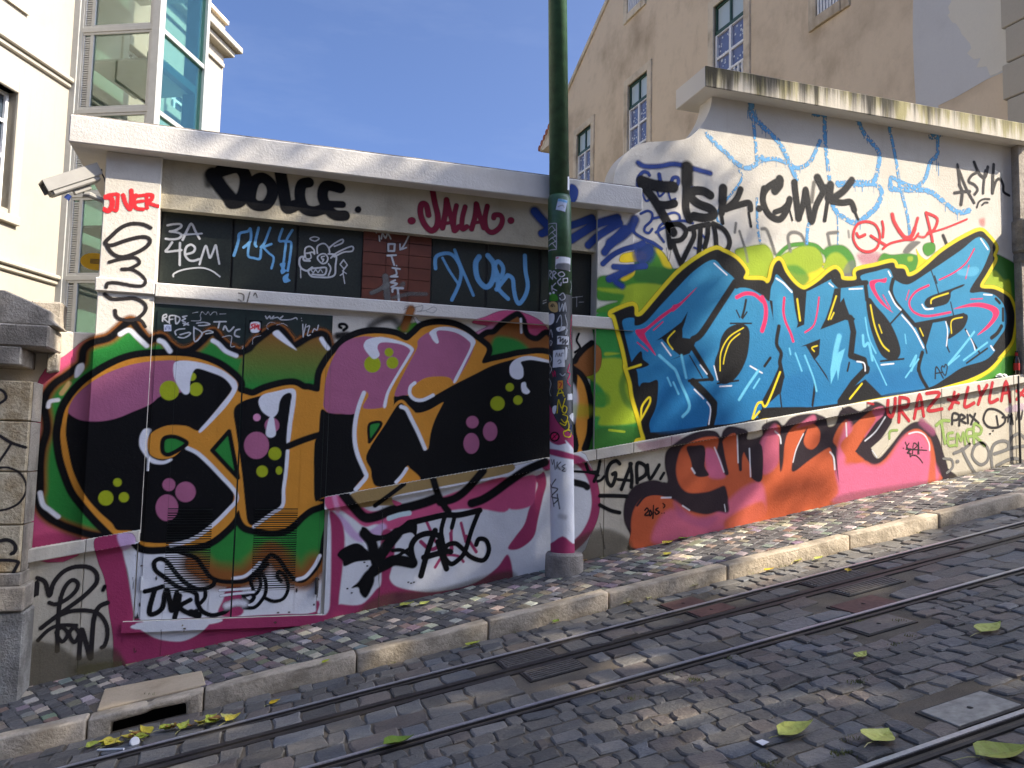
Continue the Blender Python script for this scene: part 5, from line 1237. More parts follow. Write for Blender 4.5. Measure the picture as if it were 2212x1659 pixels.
paint('graffiti_mural', 'low pilL lower door sill pilR plinthL', 1, 'large black, orange and mauve bubble-letter mural with green drips on the utility building', f'''
F p s20 ; C1 560,0 820,0 760,1590 200,1720 200,1300 300,300
F P s60 a.8 ; C1 300,1560 500,1520 690,1500 690,1600 280,1680
F p s30 ; B2 1880,1250 2000,1190 2100,1150 2183,1140 B3 100,1150 250,1210 335,1290 335,1350 250,1372 170,1345 60,1300
F lp s40 a.8 ; B2 1900,1340 2000,1280 2120,1230 2100,1290 2000,1400
F g s10 ; {TOPC} C2 600,700 600,1200 C1 1200,1200
F g s10 ; {BOTC} E6 2000,60 700,60 400,400
S b w104 s56 ; {TOPC}
S b w230 s180 ; E6 700,700 860,800 960,830 1100,840 1230,820 1330,720 1480,560 1600,700 1720,820 1830,830 1930,720
F g s60 a.9 ; E6 900,420 1100,200 1260,420 1270,560 1100,640 900,640
F g s60 a.9 ; E6 1320,390 1600,400 1740,300 1960,140 1980,440 1740,560 1480,470 1320,520
F b>g s20 ; B2 -40,1440 100,1350 180,1310 300,1400 380,1440 560,1350 640,1440 640,1640 400,1780 100,1790 -140,1730
F b s20 ; {RTC} B3 800,1480 780,1659 C3 620,190 560,140 B3 340,1520 0,1535 B2 1990,1590 2000,1480
F g s50 ; B3 -120,1380 0,1370 110,1410 190,1490 100,1520 -60,1530 -160,1560
F gr s40 ; B2 1230,1290 1400,1240 1460,1250 1330,1330
S b w70 s50 ; B2 1290,1290 1320,1210 1350,1130
S k w60 s70 a.6 ; B2 1000,1280 1080,1230 1180,1210 1240,1260
S w w26 ; B2 1385,1205 1410,1240 1450,1255
S k w62 s22 ; {TOPC}
S k w44 s12 ; {BOTC}
S k w52 s14 ; {RTC}
S k w116 c s14 ; {SIL}
F o s8 ; {SIL}
F k s7 ; C1 590,480 650,350 770,245 900,165 1080,95 1250,58 1420,45 1600,50 1780,95 1920,165 1995,240 1990,300 1900,420 1800,540 1710,645 1600,605 1450,600 1340,640 1285,690 1265,760 1285,840 1340,880 1420,890 1500,865 1600,790 1700,830 1800,920 1900,1030 1980,1120 2010,1200 1990,1280 1900,1370 1820,1450 1720,1540 1600,1590 1420,1612 1210,1595 1150,1510 1010,1500 960,1440 860,1350 760,1240 690,1130 625,980 585,800 565,650
F m s10 ; C1 588,470 640,360 760,250 900,162 1080,92 1250,56 1400,44 1510,48 1500,120 1530,220 1570,300 1500,330 1380,350 1290,420 1150,480 1000,540 850,566 700,556 610,512
D y r85 ; C1 1455,300
D y r58 ; C1 1685,290
D y r36 ; C1 1650,182
D y r65 ; C1 910,1225
D y r37 ; C1 1010,1090
D y r44 ; C1 1065,1218
D m r56 ; C1 1452,1110
D m r88 ; C1 1595,1172
D m r97x115 ; C1 1435,1308
F w s9 ; C1 1490,90 1520,50 1620,45 1760,70 1900,120 2000,190 2038,240 2030,310 1950,430 1850,540 1740,650 1710,660 1718,632 1800,540 1900,420 1985,310 1985,260 1920,190 1800,140 1700,112 1660,140 1635,220 1630,310 1600,335 1560,310 1500,200
F w s12 ; C1 1270,625 1300,640 1275,700 1265,770 1280,850 1330,890 1400,905 1470,885 1475,905 1400,935 1300,920 1240,850 1200,780 1200,700 1230,640
S w w34 ; C1 1610,795 1700,840 1800,930 1900,1035 1990,1130 2030,1190 2030,1250 1960,1330 1860,1430 1720,1540 1600,1600 1470,1630
F g s6 ; C1 1395,780 1405,720 1450,698 1520,703 1602,745 1580,780 1500,830 1440,852 1402,830
S k w36 c ; C1 1395,780 1405,720 1450,698 1520,703 1602,745 1580,780 1500,830 1440,852 1402,830
F g s6 l ; C1 1825,815 1970,650 2050,1050
S k w36 c l ; C1 1825,815 1970,650 2045,1050
F w s14 ; C1 640,180 660,90 715,65 722,120 670,185
S cr w40 s14 ; C1 530,325 595,240
S w w34 s12 ; C1 415,440 430,395 500,382
S w w40 s12 ; C1 345,1180 370,1280 430,1330 500,1385
F k s7 ; C2 -173,470 -153,650 -103,1000 -73,1300 -53,1430 0,1460 100,1420 200,1330 235,1290 245,1150 265,980 285,830 290,750 300,600 325,420 330,340 300,318 150,330 50,348 -100,395
D m r108x118 ; C2 22,772
D lp r32 ; C2 25,532
D m r64 ; C2 155,600
D y r56 ; C2 180,843
D y r50 ; C2 70,995
D y r28x36 ; C2 215,988
F w s7 ; C2 42,380 80,335 180,310 290,285 345,290 362,330 352,440 332,560 318,680 305,748 280,755 285,640 300,520 315,410 325,340 300,320 250,345 220,400 210,470 190,510 150,532 80,490 45,430
F w s9 ; C2 135,530 168,530 180,600 187,680 145,706 103,680 112,600
S w w30 ; C2 290,820 275,1000 255,1150 245,1290 150,1360 0,1470
S k w56 ; C2 290,780 400,735 500,700 570,680
F k s7 ; C2 575,470 640,490 740,500 860,490 850,620 860,740 890,860 940,980 950,1030 870,1130 890,1165 600,1220 525,1245 515,1050 520,760 555,680
F k s7 ; C2 1195,440 1210,345 1330,345 1370,385 1450,385 1540,350 1720,250 1900,160 2040,90 2183,45 2290,28 2560,50 2760,120 2775,300 2765,600 2745,860 2183,955 1420,1090 1335,960 1305,965 1225,1100 1060,1125 1015,1060 1005,980 965,860 1090,640
F m s7 ; C2 600,380 610,250 640,120 690,0 740,-80 830,-140 950,-165 1080,-150 1250,-120 1340,-70 1380,-45 1300,80 1200,220 1140,380 1120,442 940,452 985,345 950,320 880,490 740,500 640,490 600,440
F m s7 ; C2 1208,335 1300,130 1400,-60 1410,-130 1500,-200 1620,-222 1750,-192 1850,-132 1892,-90 1850,30 1770,170 1720,225 1680,190 1600,178 1480,190 1400,235 1360,270 1330,330 1280,342
S o w26 ; C2 985,790 1000,750 1100,610 1180,480 1230,412 1275,395 1320,440 1370,490
F o s6 ; C2 1310,430 1390,492 1500,470 1620,403 1615,430 1560,540 1520,660 1500,790 1480,806 1470,760 1400,600 1330,480
F o s10 ; C2 1310,965 1335,965 1430,1070 1225,1110
S w w30 ; C2 1312,972 1270,1035 1222,1088
S w w34 ; C2 1265,440 1310,462 1350,540 1410,660 1470,800
F g s6 ; C2 990,720 985,620 1010,580 1095,585 1000,735
S k w24 c ; C2 990,720 985,620 1010,580 1095,585 1000,735
S w w36 ; C2 945,320 900,440 870,580 865,720 890,850 950,990 965,1040 920,1100 875,1150
F w s7 ; C2 948,-108 980,-140 1080,-160 1200,-140 1320,-100 1372,-60 1360,-20 1300,80 1220,210 1160,330 1135,442 1110,442 1120,380 1150,290 1230,150 1320,0 1340,-50 1280,-90 1180,-110 1090,-110 1060,-70 1080,-10 1060,20 1020,25 975,-20 945,-70
F w s7 ; C2 1508,-200 1580,-242 1700,-242 1820,-200 1902,-130 1880,-60 1820,60 1740,222 1715,215 1800,50 1860,-80 1840,-130 1750,-190 1640,-215 1570,-205 1588,-120 1570,-103 1540,-130 1520,-165
S w w30 ; C2 1382,235 1345,270 1340,330 1380,375 1450,382 1540,340
D y r72 ; C2 1018,75
D y r52 ; C2 1190,62
D y r38 ; C2 1160,-28
F w s6 ; C2 985,-20 1060,-20 1060,20 1020,27
D y r62 ; C2 2093,412
D y r36 ; C3 15,272
D y r40 ; C3 85,383
D m r54 ; C2 1877,572
D m r62x82 ; C2 2030,652
D m r68x90 ; C2 1868,755
F w s7 ; C3 15,150 20,80 80,25 200,5 420,60 420,75 220,40 140,45 110,60 130,110 130,180 90,205 40,190
F w s7 ; C3 115,240 150,230 160,270 188,310 160,332 120,310
F w s40 a.8 ; C3 540,250 590,300 600,420 560,580
F y s60 a.5 ; C3 560,420 720,440 700,520 560,520
S k w40 ; C3 700,560 690,680 650,800
S w w40 s14 ; B1 1035,1345 1110,1310 1180,1370 1260,1445
S w w42 s14 ; B1 1370,1400 1410,1420 1460,1490
S w w38 s12 ; B1 1830,1400 1880,1430 1940,1490 2030,1530
F w s10 ; B2 160,1340 200,1310 240,1340 360,1470 340,1470 230,1400
S w w38 s12 ; B2 580,1385 600,1420 635,1465
S w w34 s10 ; E6 1090,850 1200,832 1290,765 1360,690
S w w36 s10 ; E6 1745,862 1830,832 1920,725 1975,620
S k w20 ; B3 575,1500 620,1460 590,1400 610,1340
S k w24 s14 ; B2 750,1290 735,1280 740,1260 780,1260 800,1285 770,1310
S k w60 s40 a.8 ; B2 720,1360 800,1350
S w w22 s8 ; B3 110,1215 115,1330
''')
# ---- tags over the murals on the building
paint('graffiti_tag', 'plinthM plinthL door', 2, 'sprawling black tag sprayed over the pink bubble letters of the plinth', '''
F k s14 ; D2 590,150 640,100 730,70 800,120 850,180 720,200 640,232 625,190
S k w70 s24 ; D2 780,0 830,60 850,150 870,240 810,300 770,360
F k s20 ; D2 690,385 750,340 830,300 850,330 830,390 790,455 750,420 740,380
S k w80 s20 ; D2 1010,0 940,90 870,190
S k w75 s18 ; D2 850,260 930,220 1000,190 1120,210
S k w50 ; C2 1330,1440 1500,1400 1640,1370 1760,1370 1940,1330
F k s14 ; C2 925,1480 960,1480 1010,1530 1120,1540 1250,1470 1340,1410 1400,1450 1390,1550 1340,1520 1180,1570 1000,1600 950,1560
S k w40 ; D2 1130,200 1110,100 1150,30 1230,0 1310,20 1335,80
S k w40 ; D2 1280,-20 1230,120 1180,300
S k w40 ; D2 1300,60 1330,160 1360,250
S k w40 ; D2 1200,170 1350,130 1390,130
S k w40 ; C2 1935,1335 1870,1500 D2 1490,130 1440,190 1390,215 1345,160 1360,90 1420,70 1470,105 1530,165 1620,190 1660,120 1640,50 1590,40 1570,80
S k w26 ; D2 980,120 1050,120 1110,160
S k w22 ; D2 1000,170 1110,100 
S k w38 ; C2 1640,1380 1610,1500 1620,1600 1600,1659
S k w36 ; C2 1720,1400 1700,1480
''')
paint('graffiti_tag', 'door', 3, 'black looping tag with large letters on the white door bottom', '''
S k w32 ; D1 1025,410 1090,395 1150,375
S k w34 ; D1 1095,395 1060,520 1062,570 1110,560 1150,520 1165,430 1182,400 1200,480 1215,545 1245,440 1250,420
S k w34 ; D1 1270,440 1255,520 1235,595
S k w32 ; D1 1345,470 1270,520 1350,570 1385,550
S k w50 ; D1 1350,560 1400,580
S k w30 ; D1 1150,300 1100,260 1090,205 1130,180 1180,200 1260,300 1340,370 1420,395 1500,370 1520,330
S k w30 ; D1 1150,300 1260,380 1380,420 1395,490 1430,550 1500,578 1580,560 1610,540
S k w26 ; D1 1450,400 1450,450 1420,490
S k w40 s20 ; E6 1280,860 1350,790 1400,740 1440,700
S k w40 ; E6 1190,1010 1210,1070 1260,1090 1300,1050 1280,1010 1230,1020
S k w36 ; E6 1200,1150 1300,1150 1370,1090 1420,1000 1420,880 1380,790
S k w34 ; E6 1260,850 1280,930 1320,1010 1370,920 1350,800
S k w34 ; E6 1410,1050 1500,1085 1600,1060 1650,960 1630,840 1560,780 1540,830 1580,880
S w w26 s10 ; E6 950,975 1100,965 1260,955
S w w26 s10 ; E6 960,1030 1100,1010 1300,990
S w w70 s60 a.8 ; E6 1020,1130 1120,1100 1200,1110
''')
paint('graffiti_tag', 'plinthL', 3, 'black looped handstyle tag on the bare limestone plinth beside the pillar', '''
S dk w26 ; D1 240,440 250,370 265,350 262,430
S dk w30 ; D1 265,315 320,345 350,440 380,350 450,270 540,235 630,240 680,280 685,340 640,400 560,470 420,570 290,670
S dk w28 ; D1 350,490 400,500 480,460 540,400 550,350 510,330 460,380 425,480 410,640 405,830
S dk w28 ; D1 400,590 500,550 620,545 700,570 750,640 760,720 740,790 720,805
S dk w26 ; D1 270,755 340,685 420,650 540,650
S dk w26 c ; D1 400,700 440,665 480,710 440,765
S dk w26 c ; D1 490,710 525,665 560,710 525,770
S dk w32 ; D1 560,880 575,680 610,780 640,880 650,760 665,600 700,520 760,490
S k w26 s14 ; D1 730,400 740,375
F st s60 a.55 ; D1 240,760 420,790 560,870 760,800 860,860 860,960 600,1020 200,1140 200,900
F mu s50 a.4 ; D1 560,930 860,900 840,960 560,1010
''')
paint('graffiti_tag', 'frieze', 2, 'fat black sprayed five-letter tag with a full stop on the frieze', '''
S k w120 s30 ; B1 1830,-30 1900,80 2000,200
S k w60 s60 a.6 ; B1 1780,-20 1790,60
S k w105 s18 ; B1 1900,-60 2040,-90 2110,-10 2105,110 2060,200 1990,215
S k w92 s14 c ; B2 -30,150 0,40 70,0 140,50 158,140 110,228 30,240 -20,205
S k w100 s18 ; B2 225,-60 250,80 270,200 290,260 350,240
S k w90 s16 ; B2 470,40 410,60 395,160 430,260 510,290 590,270
S k w90 s16 ; B2 740,90 620,70 590,160 640,270 700,320 780,325
S k w60 s12 ; B2 640,225 760,230
D k r28 ; B2 895,273
''')
paint('graffiti_tag', 'frieze', 2, 'dark red sprayed tag with bullet dots on the frieze beside the pole', '''
S mr w52 ; B2 1535,110 1555,220 1580,330 1570,420 1520,455 1460,390 1430,300 1440,230 1480,235 1500,320
S mr w50 ; B2 1655,190 1645,300 1620,430
S mr w44 ; B2 1660,200 1690,330 1720,450
S mr w30 ; B2 1620,395 1700,385
S mr w44 ; B2 1740,240 1720,340 1720,455 1760,420
S mr w44 ; B2 1815,250 1790,350 1790,440 1830,420
S mr w46 ; B2 1910,225 1900,330 1870,440
S mr w46 ; B2 1915,230 1940,330 1975,430
S mr w28 ; B2 1880,390 1950,380
S mr w46 ; B2 2005,245 1985,350 2000,440 2050,470 2110,430 2135,370 2120,325 2070,320 2060,345
D mr r36x32 ; B2 1355,370
D mr r30 ; B3 25,368
''')
paint('graffiti_tag', 'pilL', 2, 'red sprayed name tag high on the white pilaster', '''
S red w42 s8 ; B1 900,165 960,180 960,250 930,285 895,270
S red w30 s6 ; B1 930,150 1000,140
S red w30 s6 ; B1 1015,145 1005,270 985,280
S red w36 s8 ; B1 1060,150 1080,220 1120,270 1130,180 1130,110
S red w34 s8 ; B1 1170,150 1150,200 1170,260 1230,270
S red w28 s6 ; B1 1160,210 1230,200
S red w28 s6 ; B1 1165,160 1240,150
S red w32 s8 ; B1 1260,150 1265,260
S red w32 s8 ; B1 1260,145 1310,150 1300,190 1270,205 1310,230 1360,245
''')
paint('graffiti_tag', 'pilL', 3, 'tall curly black handstyle tag running down the white pilaster', '''
S dk w32 ; B1 1295,430 1230,400 1130,395 1040,430 960,500 905,560 960,580 1080,540 1200,510 1270,515 1290,550 1250,600 1160,650 1060,680 990,665 940,620 915,570
S dk w28 ; B1 940,725 1010,705 1100,690 1170,690 1200,730 1160,760 1100,785 1050,785
S dk w28 ; B1 1050,785 1140,790 1220,840 1250,890 1230,925 1160,930 1020,905 930,905 915,940
S dk w30 ; B1 900,1000 960,1040 1050,1040 1150,1035 1230,1070 1255,1120 1220,1180 1140,1225 1050,1220 1000,1190 990,1140
S dk w26 ; B1 1140,1225 1210,1225 1250,1280
''')
paint('graffiti_tag', 'win', 2, 'white marker letters and a curved underline on the first dark window pane', '''
S ch w20 ; B1 1440,410 1490,400 1550,400 1555,425 1500,455 1460,462 1520,470 1560,490 1540,520 1480,530 1425,525
S ch w20 ; B1 1570,535 1610,450 1645,395 1680,460 1715,525
S ch w16 ; B1 1580,490 1735,480
S ch w20 ; B1 1480,555 1450,600 1425,635 1500,630 1560,622
S ch w20 ; B1 1548,560 1545,660 1545,750
S ch w20 ; B1 1590,660 1660,640 1675,600 1640,575 1600,600 1590,660 1620,705 1660,715 1710,700
S ch w18 ; B1 1715,745 1740,660 1770,585 1790,650 1805,690 1830,640 1855,580 1870,660 1885,740
S ch w14 ; B1 1490,850 1495,825 1560,795 1650,778 1740,775 1820,800 1890,850
''')
paint('graffiti_tag', 'win', 2, 'light blue marker scrawl with two long drips on the meshed window pane', '''
S sb w24 ; B1 2010,670 2030,610 2050,540 2060,480 2130,460 B2 -30,440 -30,540 -90,600
S sb w24 ; B2 40,430 10,560 20,590
S sb w22 ; B2 -40,560 -50,670 0,690 50,695 60,620
S sb w22 ; B2 140,430 90,560 60,600 150,570
S sb w20 ; B2 80,600 130,650 170,690 150,780
S sb w22 ; B2 245,440 215,540 270,550 265,640 250,760
S sb w22 ; B2 330,450 280,540 320,560 310,680 290,800
F sb s8 ; B2 220,740 270,730 265,780 280,800 240,830 225,800 235,780
F sb s8 ; B2 250,850 300,820 295,860 315,885 270,905 250,890
''')
paint('graffiti_doodle', 'win', 2, 'white marker doodle of a grinning big-eyed head on the third window pane', '''
S ch w12 c ; B2 480,525 520,508 560,522 525,545
S ch w14 ; B2 435,680 440,610 480,590 515,620 520,655
S ch w14 ; B2 545,650 545,590 600,565 640,600 650,640
S ch w14 c ; B2 545,690 570,660 610,655 635,690 620,730 580,735
S ch w12 ; B2 605,675 580,680 585,700 600,700 590,720
S ch w12 ; B2 440,650 480,650 490,690 450,695 440,650
S ch w14 ; B2 520,655 500,640 460,650
S ch w18 ; B2 480,715 430,710 420,680 395,690 390,740 410,780 460,800 500,770
S ch w10 ; B2 400,780 402,860
S ch w16 ; B2 640,655 705,670 700,760 695,830 650,855 560,855 490,845 470,790 560,775 620,775 610,830 560,835 500,830
S ch w14 ; B2 640,740 660,780 640,840
S ch w14 ; B2 650,600 700,560 760,530 760,560 690,590
S ch w14 ; B2 660,690 720,640 840,590 845,630 770,640 690,680
S ch w10 ; B2 490,790 510,815 530,790 550,815 570,790 590,815
S ch w12 c l ; B2 740,745 770,705 802,750 775,785
S ch w10 ; B2 770,785 765,820 740,840
S ch w10 ; B2 760,800 795,825
S ch w10 ; B2 765,820 780,910
''')
paint('graffiti_tag', 'tile', 2, 'white column of marker letters and an arrow on the red tiles', '''
S ch w14 ; B2 1050,470 1052,472
S ch w14 ; B2 1075,500 1080,545
S ch w14 ; B2 1095,525 1105,480 1130,520 1150,480 1175,525
S ch w18 c l ; B2 1155,570 1210,570 1205,630 1155,630
S ch w14 ; B2 1335,490 1290,580 1255,620
S ch w14 ; B2 1255,570 1260,615 1310,600
S ch w18 ; B2 1145,670 1220,665
S ch w18 ; B2 1180,670 1205,750
S ch w16 ; B2 1190,775 1255,785
S ch w16 ; B2 1215,780 1225,830 1175,850 1235,850
S ch w14 ; B2 1225,755 1226,757
S ch w16 ; B2 1215,880 1175,900 1230,910 1180,940
S ch w20 ; B2 1190,980 1200,950 1280,950
S ch w20 ; B2 1235,950 1245,1055
S gy w60 s20 a.7 ; B2 1130,850 1140,960 1150,1050
S gy w40 s16 a.7 ; B2 1010,990 1080,960 1150,920
S gy w36 s16 a.6 ; B2 1200,1030 1330,1000 1480,1000
S gy w40 s16 a.6 ; B2 1270,920 1285,910
''')
paint('graffiti_tag', 'win', 2, 'light blue sprayed letters across the window panes beside the tiles', '''
S sb w34 s12 a.85 ; B2 1560,780 1560,690 1610,655 1690,655 1750,720 1780,810 1760,920 1700,1050
S sb w26 s10 a.8 ; B2 1620,690 1680,800 1760,920
S sb w30 s12 a.85 ; B2 1725,620 1770,740 1830,880 1885,1010
S sb w50 s16 a.85 ; B2 1935,680 1905,740 1920,860 1980,935 2030,920 2060,840 2060,740 2010,670
S sb w40 s12 a.85 ; B2 2080,880 2130,840 2140,770 2100,720 2070,760 2100,850 2100,950 2183,1040
S sb w40 s12 a.85 ; B3 -100,960 -20,860 0,840 40,870 50,960 70,1050 100,1080 150,1010 170,920 150,800 145,670
''')
paint('graffiti_tag', 'win', 2, 'faint white marker letters between dashes on the window pane at the pole', '''
S ch w10 a.6 ; B3 300,1060 330,1050
S ch w10 a.6 ; B3 300,1080 330,1070
S ch w10 a.6 ; B3 550,1030 640,1020
S ch w10 a.6 ; B3 590,1025 590,1110
S ch w10 a.6 ; B3 610,1070 650,1068
''')
paint('graffiti_tag', 'door', 4, 'cluster of white marker tags across the dark green top of the door', '''
S ch w16 ; E5 250,320 255,260 290,245 290,275 260,285 310,330
S ch w16 ; E5 325,345 325,265 380,255
S ch w14 ; E5 325,300 365,295
S ch w16 ; E5 390,260 395,345 430,320 435,280 390,258
S ch w14 ; E5 515,260 465,270 500,290 460,310 500,330
S ch w14 ; E5 470,340 535,360
S ch w14 ; E5 530,335 480,365
S ch w16 ; E5 490,400 430,405 385,430 395,465
S ch w16 ; E5 440,465 540,440 545,465 480,500 420,490
S ch w16 ; E5 590,380 600,540 680,450 590,385
S ch w14 ; E5 690,440 750,420 800,440 720,455
S ch w14 ; E5 620,340 700,330 765,350 700,365 640,365
S ch w18 ; E5 810,325 940,322
S ch w18 ; E5 870,325 855,390
S ch w18 ; E5 910,410 930,370 970,430 1025,380
S ch w18 ; E5 1090,405 1045,420 1035,470 1085,490
S ch w10 a.8 ; E5 575,230 635,218
S ch w10 a.8 ; E5 660,250 680,215 720,245 745,215 770,250 800,220 835,220 840,250
S ch w10 a.8 ; E5 870,240 940,238
S ch w10 a.8 ; E5 560,315 660,310 660,260
S ch w12 a.8 ; E5 900,490 1000,480 990,590 1035,590
S ch w14 ; E5 1370,262 1385,290 1415,262 1425,290 1460,262 1440,290 1500,275 1520,290 1560,262 1530,300 1640,300 1700,280 1715,300
S ch w12 ; E5 1760,285 1761,287
S ch w12 ; E5 1765,310 1766,312
S ch w14 ; E5 1775,350 1780,490
S ch w12 ; E5 1780,480 1810,350
S ch w12 ; E5 1820,380 1850,370 1825,470 1860,465
S ch w12 ; E5 1880,440 1900,400 1930,415 1945,360
S ch w10 a.6 ; E5 1480,340 1420,330 1380,370 1400,410
S ch w10 a.6 ; E5 1490,360 1560,345 1610,370
S ch w10 a.6 ; E5 1230,570 1240,500 1320,475
S ch w8 ; E5 1115,590 1140,620
S ch w8 ; E5 1140,590 1115,622
''')
paint('sticker', 'door', 5, 'small square blue and white sticker with concentric arcs on the door', '''
F bu s3 l ; E5 264,355 346,355 346,428 264,428
S bl w8 ; E5 280,410 285,385 305,372 328,385 332,408
S bl w7 ; E5 292,410 295,395 306,387 318,396 320,410
''')
paint('sticker', 'door', 5, 'square black sticker with red and white block letters on the door', '''
F k s3 l ; E5 1195,305 1332,315 1325,452 1190,440
F w s4 ; E5 1205,345 1240,325 1300,330 1312,360 1300,430 1250,445 1210,430
S red w16 ; E5 1240,350 1215,360 1235,385 1210,400
S red w16 ; E5 1250,400 1255,355 1270,385 1285,358 1290,400
S red w14 ; E5 1300,360 1295,405 1312,405
S red w8 ; E5 1245,340 1280,342
''')
paint('stain_and_shade', 'sill', 2, 'brown scrawl staining the white sill above the door', '''
S st w10 ; E5 1075,10 1130,30 1130,90
S st w10 ; E5 1200,0 1170,110
S st w10 ; E5 1240,40 1260,10 1280,60
S st w14 s10 a.7 ; E5 1075,80 1110,100
''')
paint('graffiti_tag', 'sill', 3, 'faint pencil-thin scrawl on the white sill below the tiles', '''
S gy w6 a.7 ; B2 1290,1140 1300,1105 1330,1110 1290,1130
S gy w6 a.7 ; B2 1340,1120 1400,1110 1450,1100 1440,1140 1400,1150 1480,1140 1540,1110 1570,1130 1540,1160 1480,1150
''')
# ---- garden wall: backgrounds, old tags, then the blue mural
FOUT = 'C3 1180,720 1140,560 1080,360 1060,230 1020,100 B3 1030,1640 1000,1480 960,1330 920,1190 900,1165 1070,1100 1090,1180 1130,1190 1180,1150 1340,960 1480,810 1640,690 1780,620 1850,640 1960,700 2040,800 2030,870 2183,880 B4 40,890 70,860 100,740 150,700 200,800 270,890 340,940 390,930 480,870 560,800 620,770 660,810 680,860 790,860 790,800 830,775 950,750 1100,715 1130,760 1200,770 1230,830 1300,810 1400,730 1500,640 1600,570 1720,500 1840,450 1900,490 1970,580 1950,650 1960,690 1900,800 1840,920 1960,940 2060,990 2100,1040 2130,1150 2120,1300 2090,1400 1990,1520 C4 2000,20 1900,120 1740,200 1560,250 1450,285 900,375 440,480 0,535 C3 2183,580 1190,735'
paint('graffiti_background', 'g pilR lower', 0, 'green, lime and yellow clouds sprayed behind the blue lettering', '''
F gr s40 ; B3 770,870 830,840 960,860 1080,770 1100,620 1200,570 1330,640 1400,760 1450,800 1600,780 1300,1100 1000,1200 900,1180 740,1150 850,1090 940,1060 780,1050 765,960
F dg s30 ; B3 1080,760 1250,760 1400,780 1480,800 1340,960 1200,900 1090,880
F lime s30 ; B3 780,945 950,950 1100,910 1340,940 1180,1150 1130,1190 1090,1180 1070,1100 960,1110 1000,1010 900,990 790,970
F YE s24 ; B3 960,690 1000,650 1150,630 1190,660 1180,700 1060,725 970,725
F YE s30 a.8 ; B3 1250,600 1330,640 1410,770 1340,760 1300,680
F YE s16 ; B3 970,860 1080,780 1080,840 1000,890
F g s30 ; B3 720,1200 900,1180 1000,1480 1020,1659 C3 1180,800 640,850 570,850 560,300 700,300 700,100 B3 740,1400
F lime s34 ; C3 560,120 760,100 790,30 1000,40 1060,230 1080,360 1140,560 800,600 780,520 560,540 680,440 830,440 820,300 700,200 560,180
F lime s20 ; B3 840,1500 960,1510 840,1530
F gr s50 a.8 ; C3 700,330 850,320 870,420 720,430
S dg w60 s40 a.7 ; C3 1030,120 980,250 1010,380 1080,450
F dg s40 ; C3 680,720 800,620 1140,620 1190,800 640,880
S lime w20 ; C3 870,640 1000,655
S k w44 s14 ; C3 700,560 690,680 650,810
F YE s30 ; B4 300,700 480,740 560,800 640,780 600,760 500,720 560,800 380,940 270,880 200,770
F lime s50 ; B4 0,560 80,620 100,740 60,880 -60,880 -140,800 -160,640
F lime s40 ; B3 1950,640 2020,600 2183,610 2183,880 2040,860 2040,780
F lime s40 ; B4 140,680 250,610 400,560 500,640 500,760 330,820 200,760
F gr s40 a.85 ; B4 180,760 300,740 400,840 340,920 260,860
S gr w34 s24 ; B4 130,660 220,580 330,560 450,570 520,630
F gr s40 ; B4 520,640 560,580 680,570 760,640 790,740 740,800 600,770
F lime s30 ; B4 520,770 560,660 640,630 720,700 740,790 660,800 600,750
F gy s30 a.7 ; B4 680,810 720,720 780,700 790,840 720,850
F OP s70 a.45 ; B4 800,650 900,620 1000,640 1000,720 860,740
F gr s30 ; B4 980,720 1020,640 1100,650 1250,640 1330,680 1310,790 1240,820 1180,760 1100,700
F lime s20 ; B4 1230,670 1270,665 1270,700 1235,705
F YE s20 ; B4 1300,600 1340,660 1400,690 1480,620 1440,720 1300,810 1320,700
F gr s24 ; B4 1370,560 1450,550 1460,620 1400,660 1360,620
F gy s24 a.7 ; B4 1190,620 1260,540 1340,540 1300,580 1230,640
F dg s30 ; B4 1930,640 2060,680 2170,760 2230,900 2230,1280 2180,1300 2130,1100 1960,860 1940,800
F lime s30 ; B4 1880,840 1960,780 2040,860 2090,870 2110,1000 2180,1300 2140,1500 2120,1629 C4 2020,160 1740,210 1990,40 B4 2100,1360 2100,1060 1980,950 1840,920
F gr s24 ; C4 1960,120 2040,20 2120,60 2100,170 1800,230
F dg s20 ; C4 2020,130 2040,30 2100,0 2160,30 2150,170 2060,190
F YE s14 ; C4 1560,255 1640,200 1720,190 1740,215 1600,265
S gy w30 s24 a.75 ; B4 0,430 40,440 80,540 110,640
S gy w30 s24 a.75 ; B4 240,620 220,500 260,460 330,480 370,560
S gy w30 s24 a.75 ; B4 570,560 560,500 560,470 640,460
S gy w26 s20 a.7 ; B3 1960,390 1950,470
S gy w26 s20 a.7 ; B3 1990,460 2040,620 2060,720
S gy w26 s20 a.5 ; B4 730,450 735,500
S dk w34 s14 a.9 ; B4 1530,490 1550,540 1565,580
''')
